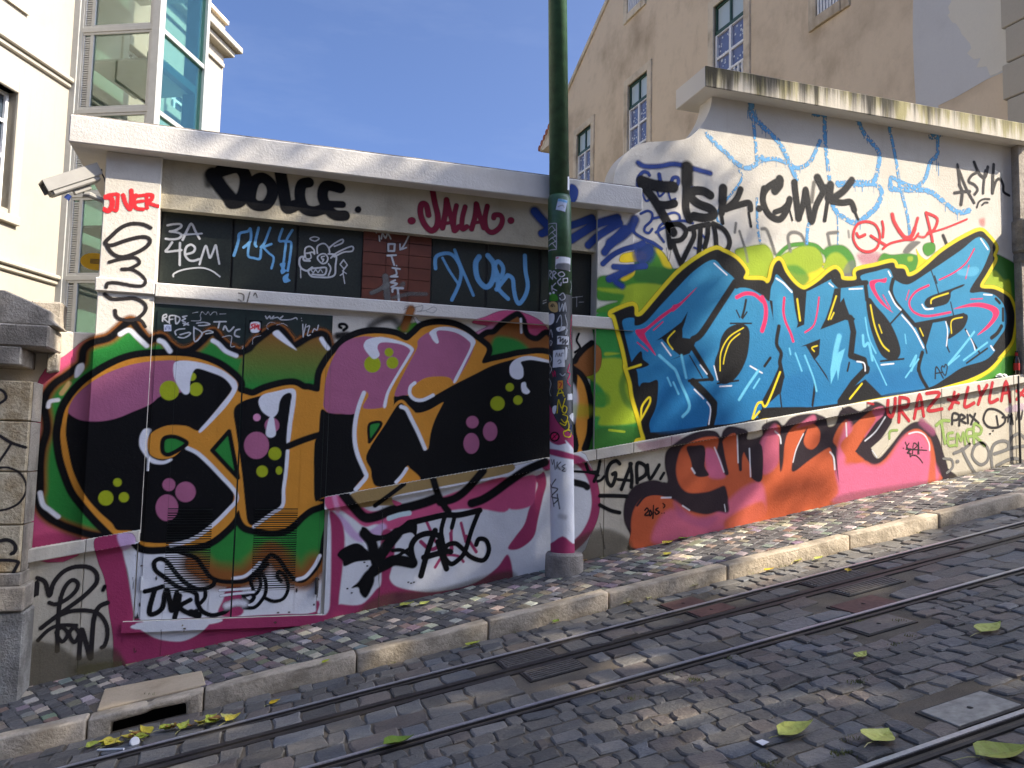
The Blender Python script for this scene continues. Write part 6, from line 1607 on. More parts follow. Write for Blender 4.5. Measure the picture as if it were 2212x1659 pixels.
paint('graffiti_scrawl', 'g', 1, 'large light blue dripping outline scrawl high on the garden wall', '''
S sb w42 s22 n.15 ; A3 1710,1155 1780,1230 1880,1320 1980,1415 2070,1445 2150,1395 2183,1350
X sb w60 ; A3 1760,1230 1880,1330 1980,1430 2070,1460 2150,1400
S SB w31 s16 n.15 ; A3 2095,880 2110,1050 2130,1250 2140,1380
S sb w63 s33 a.8 n.15 ; A3 2090,900 2095,1000
X sb w90 ; A3 2060,950 2140,950 2130,1000
S SB w35 s19 n.15 ; A4 0,1355 100,1340 200,1370 300,1418 400,1370 460,1260 490,1190
X SB w50 ; A4 0,1365 100,1360 200,1380 300,1430 400,1380
S SB w46 s22 n.15 ; A4 -50,1010 60,1120 150,1210 230,1370 290,1510
X SB w60 ; A4 0,1080 90,1150 160,1230 220,1340
S SB w37 s19 n.15 ; A4 530,960 530,1150 550,1350 570,1510
X SB w160 ; A4 510,1000 540,1010 550,1100 540,1150
S SB w27 s14 n.15 ; A4 430,975 550,965 650,938 740,958 820,1040
S SB w42 s22 n.15 ; A4 820,1040 870,1140 940,1220 990,1300 980,1420 940,1530 800,1560 640,1545
X SB w60 ; A4 860,1130 940,1230 990,1310 960,1500 850,1570 700,1560
S SB w31 s16 n.15 ; A4 1075,1090 1100,1200 1140,1400 1160,1560 B4 1180,130 1230,330 1250,500
S SB w27 s14 n.15 ; A4 1075,1080 1130,1040 1190,1040
S SB w35 s16 n.15 ; A4 1480,1120 1480,1300 1420,1370 1380,1500 1300,1575 1180,1540 1090,1500 1090,1600
X SB w120 ; A4 1440,1370 1480,1330 1490,1380
S SB w63 s33 a.8 n.15 ; A4 1430,1150 1510,1120
S SB w46 s19 n.15 ; B4 640,60 760,40 900,45 990,80 1010,140 970,240 900,310 820,370 760,375 690,335 640,300 600,240
X SB w70 ; B4 650,70 760,60 900,60 990,100 1000,160 960,260 880,340 760,390
S SB w12 s8 n.15 ; B4 630,250 640,400 640,560
S SB w31 s19 n.15 ; B4 400,380 385,440 380,550
S SB w46 s19 n.15 ; B4 1085,60 1090,90 1200,100 1400,110 1520,190 1650,290 1750,275
X SB w70 ; B4 1100,100 1200,110 1400,120 1520,200 1650,300
S SB w21 s14 n.15 ; A3 1990,1470 2000,1560 B3 1800,300 1840,420
S SB w25 s14 a.8 n.15 ; B3 2140,180 2145,420 2170,560
''')
paint('graffiti_scrawl', 'g pilR frieze', 2, 'dark blue sprayed scribbles and curls where the building meets the garden wall', '''
S bl w36 s24 a.9 ; A3 1010,1505 1020,1470 1060,1420
S bl w46 s34 a.9 ; A3 1120,1400 1180,1430 1300,1430 1430,1410 1560,1440 1740,1490
S bl w34 s15 a.85 ; A3 1115,1600 1120,1530 1160,1480 1200,1485 1215,1505
S bl w40 s18 a.85 ; A3 1300,1500 1310,1560
S bl w36 s15 a.85 ; A3 1400,1580 1420,1530 1460,1530 1460,1580 1410,1620
S bl w22 s12 a.85 ; B3 1120,60 1160,150 1190,200 1240,170
S bl w20 s12 a.85 ; B3 1280,100 1300,160 1340,130
S bl w20 s12 a.85 ; B3 1380,130 1400,190 1440,180
S bl w40 s24 a.85 ; B3 1570,80 1640,110
S bl w90 s50 a.9 ; B3 230,290 290,360 330,400
S bl w70 s24 a.85 ; B3 290,480 400,440 560,405 720,345
S bl w80 s30 a.85 ; B3 545,530 640,470 760,400 940,345
S bl w70 s27 a.85 ; B3 690,580 790,490 960,390
S bl w70 s27 a.85 ; B3 830,640 890,560 1000,440
S bl w90 s40 a.8 ; B3 880,560 980,500 1060,420 1090,360
S bl w48 s18 a.85 ; B3 815,740 900,665 1000,615 1110,585 1160,560
S bl w30 s15 a.85 ; B3 1075,400 1085,470 1180,530 1250,560 1320,610
F bl s80 a.75 ; B3 1085,560 1250,560 1250,700 1150,760 1085,700
S bl w54 s21 a.85 ; B3 910,765 1050,770 1180,760
S bl w70 s30 a.85 ; B3 870,870 960,830 1060,780
S bl w60 s45 a.85 ; B3 930,900 980,930 
S bl w24 s12 a.85 ; B3 1140,310 1200,285 1240,310 1230,370 1180,420 1175,460 1210,475 1240,440
S bl w24 s12 a.85 ; B3 1250,350 1330,330 1420,300 1470,320 1470,370 1400,380 1320,400 1290,470 1340,550
S bl w24 s12 a.85 ; B3 1270,470 1340,430 1480,370 1590,390
S bl w20 s12 a.85 ; B3 1600,600 1650,610 1700,540 1660,480
''')
paint('graffiti_tag', 'copb', 1, 'round dark blue spray blot on the coping beside the pole', '''
F bl s26 ; B3 530,70 570,60 605,110 590,190 540,220
''')
paint('graffiti_tag', 'g', 3, 'bold black drippy seven-letter tag with a full stop across the garden wall top', '''
S k w80 s20 ; B3 1150,60 1250,180 1340,330 1420,470
S k w100 s26 ; B3 1150,30 1280,70 1420,80
S k w70 s14 ; B3 1290,230 1360,235 1430,220
S k w110 s50 ; B3 1540,-90 1540,40
S k w70 s18 ; B3 1535,20 1530,150 1530,270 1560,360
S k w76 s16 ; B3 1740,150 1680,115 1600,115 1575,165 1640,225 1740,265 1770,315 1700,345 1600,330
S k w80 s22 ; B3 1850,90 1845,200
S k w64 s16 ; B3 1845,180 1835,300
S k w34 s8 ; B3 1832,300 1845,390
S k w56 s18 ; B3 2000,100 1960,190 1870,270
S k w54 s14 ; B3 1880,265 1980,235 2070,215 2085,270
S k w22 s8 ; B3 2070,300 2090,420
D k r28 s16 ; B3 2160,265
S k w70 s20 ; A4 150,1510 150,1560 110,1610
S k w56 s16 ; B4 160,20 110,40 50,80 20,120
S k w56 s14 ; B4 20,90 10,200 60,310 150,350 210,270 235,180
S k w46 s12 ; B4 235,200 180,260 110,290
S k w60 s18 ; A4 275,1540 280,1600 B4 290,180 310,340
S k w54 s18 ; B4 310,340 350,220 370,100 390,230 420,370 460,230 540,80
S k w70 s24 ; A4 470,1500 520,1600
S k w70 s22 ; A4 580,1560 570,1640 B4 560,170
S k w34 s8 ; B4 560,170 545,260 530,360
S k w60 s22 ; A4 760,1520 690,1610 B4 590,180
S k w54 s16 ; B4 590,200 680,210 750,205 780,270
S k w24 s8 ; B4 775,260 810,350
S k w14 s6 ; B4 225,240 258,360
S k w40 s20 a.5 ; B4 440,40 420,200
''')
paint('graffiti_tag', 'g', 3, 'smaller black three-letter drippy tag under the bold black one', '''
S k w44 s12 ; B3 1370,400 1380,500 1395,600
S k w44 s14 ; B3 1370,410 1470,400 1530,460 1490,530 1410,545
S k w44 s12 ; B3 1420,560 1450,650 1485,740
S k w44 s14 ; B3 1490,730 1550,610 1600,500 1590,430
S k w44 s12 ; B3 1560,440 1640,415 1730,400
S k w44 s12 ; B3 1655,430 1650,540 1640,680
S k w44 s12 ; B3 1720,410 1715,500 1690,600
S k w44 s12 ; B3 1765,395 1785,500 1790,620
S k w44 s14 ; B3 1765,395 1860,450 1905,540 1890,610 1850,640
S gy w6 a.8 ; B3 1360,600 1380,720 1400,620
''')
paint('graffiti_tag', 'g', 3, 'red thin sprayed tag with a long underline above the blue mural', '''
S red w24 s8 c ; B4 770,500 800,400 880,370 960,400 995,490 970,590 890,625 810,590
S red w26 s8 ; B4 800,470 820,500 870,480
S red w26 s8 ; B4 920,490 980,530 1045,570
S red w24 s10 ; B4 1015,370 1025,430 1020,500
S red w20 s8 ; B4 1020,600 1080,555 1200,525 1280,520 1320,470
S red w36 s22 ; B4 1100,310 1115,370 1160,450
S red w36 s12 ; B4 1160,450 1210,505 1260,495 1290,430
S red w26 s14 ; B4 1290,430 1315,340
S red w22 s16 a.7 ; B4 1310,490 1370,500 1420,440
S red w28 s8 ; B4 1385,300 1410,400 1440,535
S red w26 s8 ; B4 1385,295 1480,345 1450,440 1400,470
S red w16 s8 ; B4 1430,460 1560,420 1730,350
F red s50 a.4 ; B4 1830,350 1880,340 1880,410 1840,400
''')
paint('graffiti_tag', 'g', 3, 'slim black four-letter tag over two small arcs near the end pier', '''
S dk w26 s14 ; A4 1650,1390 1670,1560
S dk w30 s10 ; B4 1665,60 1690,120 1680,225
S dk w26 s10 ; B4 1665,-60 1720,80 1790,210
S dk w26 s8 ; B4 1625,128 1690,118 1755,115
S dk w24 s8 ; B4 1815,-45 1770,-20 1745,30 1795,60 1820,100 1795,140
S dk w30 s8 ; A4 1790,1370 1830,1460 1880,1495 1905,1410
S dk w24 s8 ; B4 1885,-60 1872,40 1866,130
S dk w30 s8 ; A4 1955,1390 1948,1500 B4 1948,20 1945,128
S dk w24 s8 ; B4 1945,128 1975,30 2010,10 2035,60 2040,120 2085,150
S dk w16 s6 ; B4 1815,250 1830,205 1870,180 1920,180
S dk w16 s6 ; B4 1858,230 1880,210 1905,210
''')
BLUE = 'B3 985,1225 1080,1205 1090,1270 1180,1240 1300,1110 1450,950 1600,800 1760,705 1850,785 1945,870 1930,930 1960,955 2000,945 2080,955 2183,1010 B4 20,1010 60,1040 75,930 100,870 120,815 180,870 260,950 370,960 480,910 600,850 620,870 660,930 850,905 870,900 830,830 960,790 1070,770 1110,850 1150,880 1200,900 1260,890 1400,800 1550,700 1680,610 1830,500 1920,590 1900,680 1850,790 1750,960 1860,965 1960,990 2030,1060 2060,1160 2050,1270 2000,1350 1940,1440 1965,1460 1880,1540 C4 1690,100 1550,190 1400,272 1100,315 1000,338 800,380 440,432 200,440 0,470 C3 2183,520 1960,578 1730,602 1220,660 1210,580 1270,440 1280,300 1285,215 1220,230 1130,270 1110,140 1065,60 B3 1050,1540 1000,1330'
paint('graffiti_mural', 'g pilR sill', 4, 'bright blue five-letter wildstyle mural outlined in black and yellow', f'''
S ye w70 c s16 ; {FOUT}
F k s8 ; {FOUT}
F B2>B3 s7 ; {BLUE}
F B3 s60 a.6 ; C3 1250,250 1500,150 1700,560 1240,640
F B3 s60 a.6 ; C4 200,200 420,150 430,420 180,430
F B3 s60 a.6 ; C4 900,150 1280,120 1360,270 1000,330
F B2 s60 a.6 ; B4 130,1000 260,1050 280,1260 150,1250
S k w60 s10 ; B3 1950,900 1800,1130 1660,1340 1590,1390
F k s7 l ; B3 1275,1400 1400,1310 1490,1240 1545,1150 1520,1240 1498,1300 1500,1375 1620,1390 1600,1440 1560,1510 1400,1565 1480,1530 1390,1460 1320,1385
S k w46 s8 l ; C3 1560,-110 1660,50 1750,200
S k w26 s8 l ; C3 1750,205 1555,218
S k w66 s10 l ; C3 1590,225 1690,320 1770,410 1765,500 1740,600
S k w12 ; C3 1560,0 1670,190
F k s6 ; B3 1060,1590 1140,1490 1160,1560 1210,1610 1090,1645
F k s8 ; C3 1130,265 1220,230 1285,215 1285,350 1265,460 1215,580 1225,680 1180,700 1140,560
F k s8 ; C3 1810,-48 1830,-148 1880,-228 1960,-268 2040,-263 2075,-198 2065,-48 2040,50 1990,150 1920,225 1840,245 1790,180 1775,60
S k w14 ; B3 1910,1252 2090,1252
S k w22 ; B3 2045,1050 2030,1130 2010,1200
S k w14 ; B3 1962,1140 1990,1200
S k w14 ; B3 2052,1155 2015,1210
S k w16 ; C3 1800,240 1980,215
F k s6 l ; B4 60,1030 88,1040 95,1200 78,1120
F k s7 l ; B4 255,940 375,955 355,1240 290,1268 302,1230 275,1100
F k s7 l ; B4 610,935 665,930 660,1050 690,1010 705,1070 735,1150 785,1190 770,1212 700,1200 600,1240 490,1282 540,1180 580,1060
S k w44 s8 l ; B4 600,865 645,910 760,895 880,885
S k w40 s8 l ; B4 870,890 885,1030
F k s8 ; B4 878,1040 910,1015 960,1080 1040,1170 1100,1260 1150,1380 1168,1470 1140,1530 1090,1545 1020,1510 970,1430 920,1290 890,1160
S k w16 ; B4 1080,1235 1180,1125
S k w38 s8 ; B4 1105,860 1088,950 1120,1040 1200,1140 1260,1210 1290,1245
F k s6 l ; B4 1285,1235 1445,1210 1380,1430 1335,1350
S k w16 ; B4 1375,1420 1390,1480
F k s7 ; B4 1368,1060 1400,1010 1500,970 1600,935 1702,898 1690,920 1600,960 1590,1010 1560,1062 1480,1088 1400,1098
S k w12 ; B4 1425,780 1460,880 1490,980
S k w14 ; B4 1455,830 1475,890
S k w12 ; B4 1590,1050 1615,1160
S k w30 ; B4 1290,1238 1430,1212 1560,1188 1700,1155
F k s7 ; B4 1550,1190 1690,1150 1735,1165 1722,1230 1680,1290 1570,1362 1585,1290 1565,1240
S k w14 ; B4 1560,1340 1560,1420 1580,1470
S k w18 ; B4 1715,1280 1770,1370 1832,1475
S k w16 ; B4 1725,1565 1900,1440
S k w28 ; B4 1972,1022 2004,1056
S k w26 ; B4 2032,1105 2032,1205
S k w34 ; B4 2020,1252 1985,1310 1935,1352
F k s6 l ; B4 325,1425 490,1360 482,1490 440,1540 370,1420
F k s6 l ; B4 430,1520 490,1610 C4 568,228 545,170 470,60 425,0
S k w36 s8 ; B4 142,1255 122,1400 160,1480 148,1560 165,1629 C4 175,180
S k w24 ; B4 70,1520 20,1590
F k s8 l ; C4 -10,400 80,230 130,120 160,20 188,180 160,310 60,400 0,460
S k w14 ; C4 150,310 165,440
S k w60 s10 l ; B4 745,1185 770,1300 748,1500 860,1540 880,1629 C4 885,110 770,230 660,390
F k s8 l ; C4 870,200 940,270 1010,340 740,400 630,410 760,270
F k s6 l ; C4 442,195 415,420 430,445 448,320
S k w36 s8 ; B4 1352,1475 1325,1570 1320,1629 C4 1320,110 1340,180 1395,275
S k w18 ; C4 720,130 735,60
S k w16 ; C4 1000,48 1195,28
F k s8 l ; C4 1420,290 1700,110 1740,140 1990,0 1960,60 1740,200 1560,255
F k s8 ; C4 0,450 200,435 440,440 440,480 0,530
F pk s5 ; B3 1095,1310 1180,1290 1300,1190 1400,1120 1420,1095 1480,1070 1625,940 1500,1080 1420,1150 1390,1160 1200,1310 1180,1360 1230,1450 1270,1530 1180,1430 1120,1370
S pk w12 ; B3 1250,1310 1330,1238
S pk w10 ; B3 1110,1415 1200,1490
S pk w34 ; B3 1965,1028 2040,995 2120,1005 2183,1060
S pk w40 ; B4 0,1010 30,1090 28,1190 0,1290
S pk w24 ; B4 187,1015 180,1130 200,1220 240,1310 262,1380
S pk w16 ; B4 480,1010 462,1150 432,1250 362,1305
F pk s5 ; B4 1050,845 1040,885 980,880 950,910 980,990 1040,1070 1105,1140 1000,1060 930,960 905,890 930,865 1010,855
S pk w20 ; B4 1405,908 1300,960 1245,1035 1250,1095 1300,1145 1400,1168 1590,1135
F pk s5 ; B4 1615,1108 1740,1065 1850,1055 1960,1085 2000,1130 1980,1190 1910,1270 1815,1330 1900,1240 1945,1170 1930,1125 1850,1095 1750,1090
S pk w14 ; B4 1495,862 1620,800 1720,720 1790,600
S pk w12 ; B4 1718,850 1745,740
S pk w10 ; B4 1215,1030 1240,950
S pk w10 ; B4 1760,1025 1860,1020
S pk w10 ; B4 1020,990 1080,1100
S ye w12 ; B3 1415,1475 1370,1395 1432,1318
S ye w11 ; B3 1990,1340 1910,1410 1865,1520 1850,1600
S ye w11 ; B3 2022,1290 1900,1370 1830,1500 1822,1659
S ye w18 ; B4 296,1025 320,1205
S ye w16 ; B4 625,1000 560,1195
S ye w14 ; B4 605,1140 580,1192
S ye w15 ; B4 915,1075 950,1250 1010,1400 1070,1462
S ye w11 ; B4 985,1240 1010,1310
S ye w14 ; B4 1425,1060 1440,1020 1570,975
S ye w11 ; B4 1690,1178 1600,1205 1598,1312
S ye w11 ; B4 1330,1270 1360,1335
S ye w12 ; B4 465,1418 420,1435 440,1465
S ye w18 ; C4 152,140 40,415 0,402
S ye w16 ; C4 842,238 740,365
S ye w18 ; C3 1145,540 1150,440 1210,360 1220,400 1170,500 1135,560
S ye w20 ; C3 1030,115 1140,80
S ye w20 ; C3 2183,400 2140,420 2100,540
S ye w16 ; C3 2160,480 2110,540
S w w12 ; B3 1770,735 1880,835
S w w16 ; B4 120,850 180,890 250,965
S w w12 ; B4 565,890 600,920
S w w12 ; B4 735,940 845,935
S w w14 ; B4 1065,790 1085,830
S w w14 ; B4 1070,960 1120,1060 1170,1115
S w w14 ; B4 1180,1160 1280,1280 1362,1435
S w w14 ; B4 1350,1070 1380,1108 1442,1104
S w w14 ; B4 1845,515 1905,605
S w w12 ; B4 1870,985 1940,990
S w w10 ; B4 1800,1470 1780,1400 1725,1290
S w w10 ; B4 1550,1215 1565,1300 1555,1420
S w w14 ; B4 1930,1420 1955,1455
S w w12 ; C4 1005,78 1110,68
S w w12 ; C4 800,50 860,65 870,130
S w w12 ; C3 1320,-110 1400,0
S w w10 ; C3 1650,80 1710,160
S w w10 ; C3 1770,90 1800,210
S w w12 ; C3 1820,265 1920,260
S w w12 ; C3 1600,290 1680,370
S w w12 ; C3 1710,400 1740,460 1725,590
S w w12 ; C3 2080,90 2183,150
S LB w26 s10 ; C3 1300,0 1400,90 1440,130 1480,230 1560,430 1500,525
S LB w22 s16 ; C3 1490,0 1530,190
S LB w16 s8 ; C3 1370,190 1400,260
S LB w18 s8 ; C3 1420,230 1465,330
S LB w24 s10 ; C3 2150,130 2060,260 1985,380
S LB w16 s8 ; C3 2160,200 2110,280
S LB w14 s8 ; B4 870,1180 900,1350 960,1480
S LB w50 s20 ; B4 650,1340 620,1470 600,1629
F LB s10 l ; C4 600,0 700,-60 660,80 640,210 630,120 580,240 575,120
S LB w24 s10 ; B4 850,1330 860,1420 900,1400 930,1540
S LB w16 s8 ; C4 360,0 430,180 460,300
S LB w14 s8 ; C4 280,-20 335,130
S LB w14 s8 ; C4 230,-60 240,-10
S LB w12 s6 ; C4 935,0 1050,250
S LB w18 s8 ; B4 1260,1629 1300,1500 1250,1590
S LB w14 s8 ; C4 1320,30 1210,185
S LB w20 s8 ; B4 1790,1300 1690,1430 1575,1570
S LB w16 s8 ; B4 1900,1390 1700,1540
S LB w14 s6 ; C4 1665,0 1570,80
S LB w10 ; B4 1205,1320 1215,1400
F LB s16 a.5 ; B4 1660,780 1800,750 1830,790 1780,830 1660,820
S k w14 ; C4 1460,195 1470,95 1528,190
S k w12 ; C4 1468,150 1522,142
S k w12 c ; C4 1545,168 1512,118 1520,88 1536,98 1546,76 1562,95
''')
# ---- orange and pink throw-up on the garden wall plinth, then the small tags
PAL['pl'] = (205, 196, 176)
GS = 'C3 1090,1680 1060,1560 1000,1420 1000,1280 1040,1180 1110,1110 1250,1070 1370,1090 1350,950 1360,830 1430,760 1520,700 1650,650 1780,650 1830,700 1850,650 1900,610 1980,620 2060,650 2060,720 2183,690 C4 0,600 60,560 130,550 180,590 240,530 330,500 440,490 480,500 540,530 560,600 620,580 660,470 730,430 780,450 830,470 900,430 960,390 1040,430 1100,520 1060,620 960,760 920,790 980,870 1080,770 1200,620 1300,560 1400,590 1480,680 1540,850 1570,950 1585,1080 640,1270 0,1400 C3 1850,1530'
paint('graffiti_throwup', 'plinthR plinthM ledgeR ledgeM', 0, 'orange and pink four-letter throw-up outlined in dark purple on the garden wall plinth', f'''
F pm s40 a.35 ; C3 1100,760 1300,720 1480,680 1440,760 1200,830
F Dk s26 ; {GS}
F or_ s20 ; C3 1110,1659 1060,1500 1070,1360 1120,1260 1200,1200 1300,1200 1400,1230 1500,1290 1600,1340 1700,1365 1800,1345 1900,1350 1870,1130 1800,1150 1700,1175 1560,1180 1480,1120 1445,1000 1460,880 1500,790 1600,730 1700,700 1790,700 1810,740 1790,850 1840,980 1870,1020 1850,870 1840,760 1880,700 1960,680 1975,900 2000,985 2020,850 2070,800 2090,1000 2100,1060 2183,1060 C4 20,760 100,600 160,630 160,960 180,900 200,700 280,590 420,570 490,640 490,720 440,790 380,780 350,720 360,650 300,760 260,900 270,980 420,870 540,790 580,790 600,900 640,1070 640,800 600,720 650,600 720,540 740,640 760,600 900,480 980,440 1000,500 800,800 900,900 960,920 1040,870 1160,720 1240,640 1320,620 1400,680 1450,800 1470,950 1460,1090 640,1270 0,1400 C3 1850,1530
F OP s60 ; C4 640,800 720,560 760,640 700,900 820,900 960,930 1060,880 1180,700 1290,650 1380,700 1440,860 1440,1090 660,1250 620,1100
F OP s40 ; C3 1700,800 1790,830 1850,980 1860,1050 1740,1050 1700,950
F OP s60 a.8 ; C3 1250,1500 1400,1320 1700,1400 2000,1150 2183,1100 2183,1400 1850,1500 1300,1620
F OP s40 a.8 ; C4 60,620 130,600 140,900 0,1000 -20,760
F OP s30 a.8 ; C4 300,600 430,500 450,560 330,600
F OP s26 a.9 ; C4 930,470 1010,430 1030,490 900,700 870,680 960,540
F or_ s40 a.9 ; C4 180,1000 420,880 560,830 600,960 620,1200 200,1300
F or_ s30 ; C4 660,760 760,640 860,520 900,560 780,780 860,880 760,900
F or_ s30 a.9 ; C4 1410,690 1450,800 1465,1070 1400,1090 1420,860
F or_ s50 a.9 ; C3 1880,1400 2183,1250 2183,1440 1900,1500
F pm s60 a.7 ; C3 1430,1250 1600,1380 1800,1380 1700,1480 1480,1400
F Dk s12 ; C3 1535,790 1600,775 1690,785 1690,950 1725,1030 1610,1032 1570,900
F Dk s26 ; C3 1340,1090 1420,1150 1520,1190 1700,1180 1840,1125 1870,1180 1898,1340 1800,1340 1700,1360 1550,1330 1450,1230 1380,1190
S Dk w40 s14 ; C3 1830,760 1850,880 1880,1010
S Dk w30 s10 ; C3 1990,760 1998,980
F Dk s12 ; C3 2020,800 2090,770 2183,780 2183,1060 2110,1065 2090,960
F Dk s10 ; C4 165,600 200,680 180,800 155,985 145,760
F Dk s14 ; C4 480,540 560,620 590,700 540,770 430,855 270,980 258,900 340,680 385,610 350,720 360,770 420,795 480,740 492,650
F Dk s10 ; C4 635,580 600,640 590,720 620,790 648,1070 618,900 580,770 570,720
F Dk s10 l ; C4 1055,480 1095,560 880,885 785,810 965,560
F pl s10 l ; C4 1080,640 920,780 975,860 1060,760
S pm w70 s40 a.6 ; C4 1350,560 1440,640
S Dk w20 s8 ; C3 1110,1290 1180,1210 1280,1190 1380,1210
S Dk w14 s6 ; C3 1690,830 1685,910
S w w12 s10 a.85 ; C3 1775,790 1820,900 1855,1000
S w w12 s10 a.85 ; C3 1970,690 1978,920
S w w12 s10 a.85 ; C3 2075,800 2085,1040
S w w16 s12 a.85 ; C3 1580,970 1605,1010
S w w14 s10 a.85 ; C3 1320,1222 1400,1220
S w w11 s8 a.85 ; C3 1500,1290 1560,1330
S w w8 s6 a.85 ; C3 1860,1280 1870,1340
S w w14 s8 a.85 ; C4 110,640 150,680 160,740
S w w9 s8 a.85 ; C4 350,660 290,790 262,900
S w w15 s8 a.85 ; C4 575,815 605,860 615,960
S w w14 s8 a.85 ; C4 710,570 715,680
S w w12 s8 a.85 ; C4 1040,520 960,640 870,720
S w w9 s8 a.85 ; C4 930,800 970,860
S w w12 s8 a.85 ; C4 1240,660 1310,645 1370,670 1410,740 1415,800
S Dk w10 s5 ; C4 680,440 690,470
''')
paint('graffiti_tag', 'plinthR ledgeR', 1, 'red block letters with stars along the ledge of the garden wall', '''
S ur w32 s8 ; C4 1065,380 1060,480 1095,515 1120,440 1125,360
S ur w32 s8 ; C4 1165,350 1155,560
S ur w30 s8 ; C4 1165,350 1235,370 1225,430 1170,450 1240,550
S ur w30 s8 ; C4 1285,530 1330,330 1365,510
S ur w26 s8 ; C4 1300,450 1355,440
S ur w30 s8 ; C4 1390,320 1500,320 1400,460 1520,450
S ur w28 s8 ; C4 1570,370 1660,400
S ur w28 s8 ; C4 1580,450 1660,330
S ur w28 s8 ; C4 1625,310 1600,440
S ur w30 s8 ; C4 1740,270 1710,430 1790,400
S ur w30 s8 ; C4 1830,260 1850,330 1900,250
S ur w30 s8 ; C4 1850,330 1825,410
S ur w30 s8 ; C4 1945,230 1920,390 1990,370
S ur w30 s8 ; C4 2020,380 2060,220 2095,390
S ur w26 s8 ; C4 2030,320 2090,310
S ur w28 s8 ; C4 2150,300 2230,350
S ur w28 s8 ; C4 2150,370 2220,280
S ur w22 s10 a.8 ; C4 895,400 940,410
''')
paint('graffiti_tag', 'plinthR', 2, 'thin black four-letter marker tag under the red block letters', '''
S dk w20 s6 ; C4 1605,580 1612,490 1660,500 1650,540 1610,545
S dk w20 s6 ; C4 1665,590 1675,500 1715,520 1680,545 1720,570
S dk w20 s6 ; C4 1735,500 1740,570
S dk w20 s6 ; C4 1755,500 1830,570
S dk w20 s6 ; C4 1800,490 1765,580
''')
paint('graffiti_tag', 'plinthR', 2, 'olive green sprayed letters on the bare stone plinth', '''
S te w28 s12 ; C4 1470,590 1520,550 1580,550
S te w28 s12 ; C4 1515,560 1530,660 1545,740
S te w24 s12 ; C4 1610,650 1570,660 1575,700 1620,700 1570,710 1580,760 1630,755
S te w24 s12 ; C4 1645,760 1650,660 1680,720 1700,650 1715,750
S te w24 s12 ; C4 1770,620 1730,630 1730,680 1770,680 1735,690 1750,740
S te w28 s12 ; C4 1790,740 1790,580 1850,610 1840,660 1795,670 1880,760
S te w24 s10 a.8 ; C4 1075,700 1080,640 1140,630
''')
paint('graffiti_tag', 'plinthR', 2, 'grey-black bubble letters and an oval with a bar on the plinth near the pipe', '''
S dk w20 s8 c ; C4 1870,540 1900,460 1970,455 2040,500 2050,560 1990,605 1910,600
S dk w18 s6 ; C4 1980,510 1992,585
S dk w18 s8 ; C4 2030,520 2080,520 2110,500
S dk w14 s8 ; C4 2075,560 2080,500
S dk w14 s8 ; C4 2100,580 2105,490 2120,580
S dk w14 s8 ; C4 2150,540 2165,460 2185,540 2200,460
S gy w26 s14 ; C4 1620,825 1700,790 1755,745
S gy w30 s16 ; C4 1690,790 1730,880 1800,1000
S gy w26 s12 c ; C4 1775,850 1800,760 1870,740 1915,810 1900,890 1840,920
S gy w28 s14 ; C4 1945,960 1935,830 1960,750 2030,720 2080,740 2070,790 1960,830
S gy w28 s14 ; C4 1980,930 2080,880 2150,870 2212,900
S gy w26 s14 ; C4 2080,760 2110,690 2170,660 2220,700
S gy w26 s14 ; C4 2070,790 2160,770 2240,760
S gy w22 s12 ; C4 1530,870 1600,880 1610,940 1560,990
D gy r16 ; C4 1650,893
D dk r8 ; C4 1925,660 1950,635
F li s20 a.4 ; C4 2060,440 2200,400 2200,460 2070,480
''')
paint('graffiti_tag', 'plinthR', 2, 'tiny starburst black tag over the pink letter end', '''
S dk w9 s4 ; C4 1240,740 1220,780 1260,790 1225,820 1260,830
S dk w9 s4 ; C4 1270,830 1280,740 1310,760 1280,790
S dk w9 s4 ; C4 1315,830 1320,730 1325,830
S dk w9 s4 ; C4 1215,790 1390,800
S dk w9 s4 ; C4 1250,850 1290,840 1330,870 1355,905
S dk w8 s4 ; C4 1210,730 1255,855
D dk r5 ; C4 1193,783 1348,775 1285,845
''')
paint('graffiti_tag', 'plinthR', 2, 'small black four-digit number on the orange letter', '''
S k w13 s5 ; C3 1175,1330 1195,1310 1205,1335 1175,1370 1210,1372
S k w13 s5 c ; C3 1215,1355 1222,1330 1235,1355 1222,1378
S k w13 s5 ; C3 1250,1290 1245,1400
S k w13 s5 ; C3 1290,1310 1268,1325 1300,1345 1275,1365 1262,1345
S k w10 s5 ; C3 1330,1270 1350,1290 1335,1310
D k r5 ; C3 1322,1355 1342,1353
''')
paint('graffiti_tag', 'plinthR plinthM', 1, 'black brushed letters on bare stone between pole and orange throw-up', '''
S k w30 s8 ; C3 670,930 700,1000 770,1000
S k w30 s8 ; C3 790,910 770,1010 740,1080
S k w24 s8 ; C3 770,1080 800,1070 825,1040
S k w34 s8 ; C3 960,930 930,905 880,930 850,1000 855,1080 890,1120 920,1060 925,1010 900,1020
S k w32 s8 ; C3 975,1150 1020,1030 1060,930
S k w34 s8 ; C3 1050,930 1065,1040 1060,1130
S k w26 s8 ; C3 945,1065 1060,1075
S k w34 s8 ; C3 1110,1090 1110,930 1180,950 1185,1020 1115,1070
S k w30 s8 ; C3 1200,940 1220,1060 1300,940
S k w26 s8 ; C3 1340,1010 1310,1060
S k w20 s8 ; C3 570,995 700,1005 780,1030
S k w34 s12 ; C3 790,1205 900,1205 1020,1210
S k w34 s16 ; C3 790,1285 880,1330 960,1350
S k w8 s6 a.6 ; C3 790,1440 810,1540 830,1659
''')
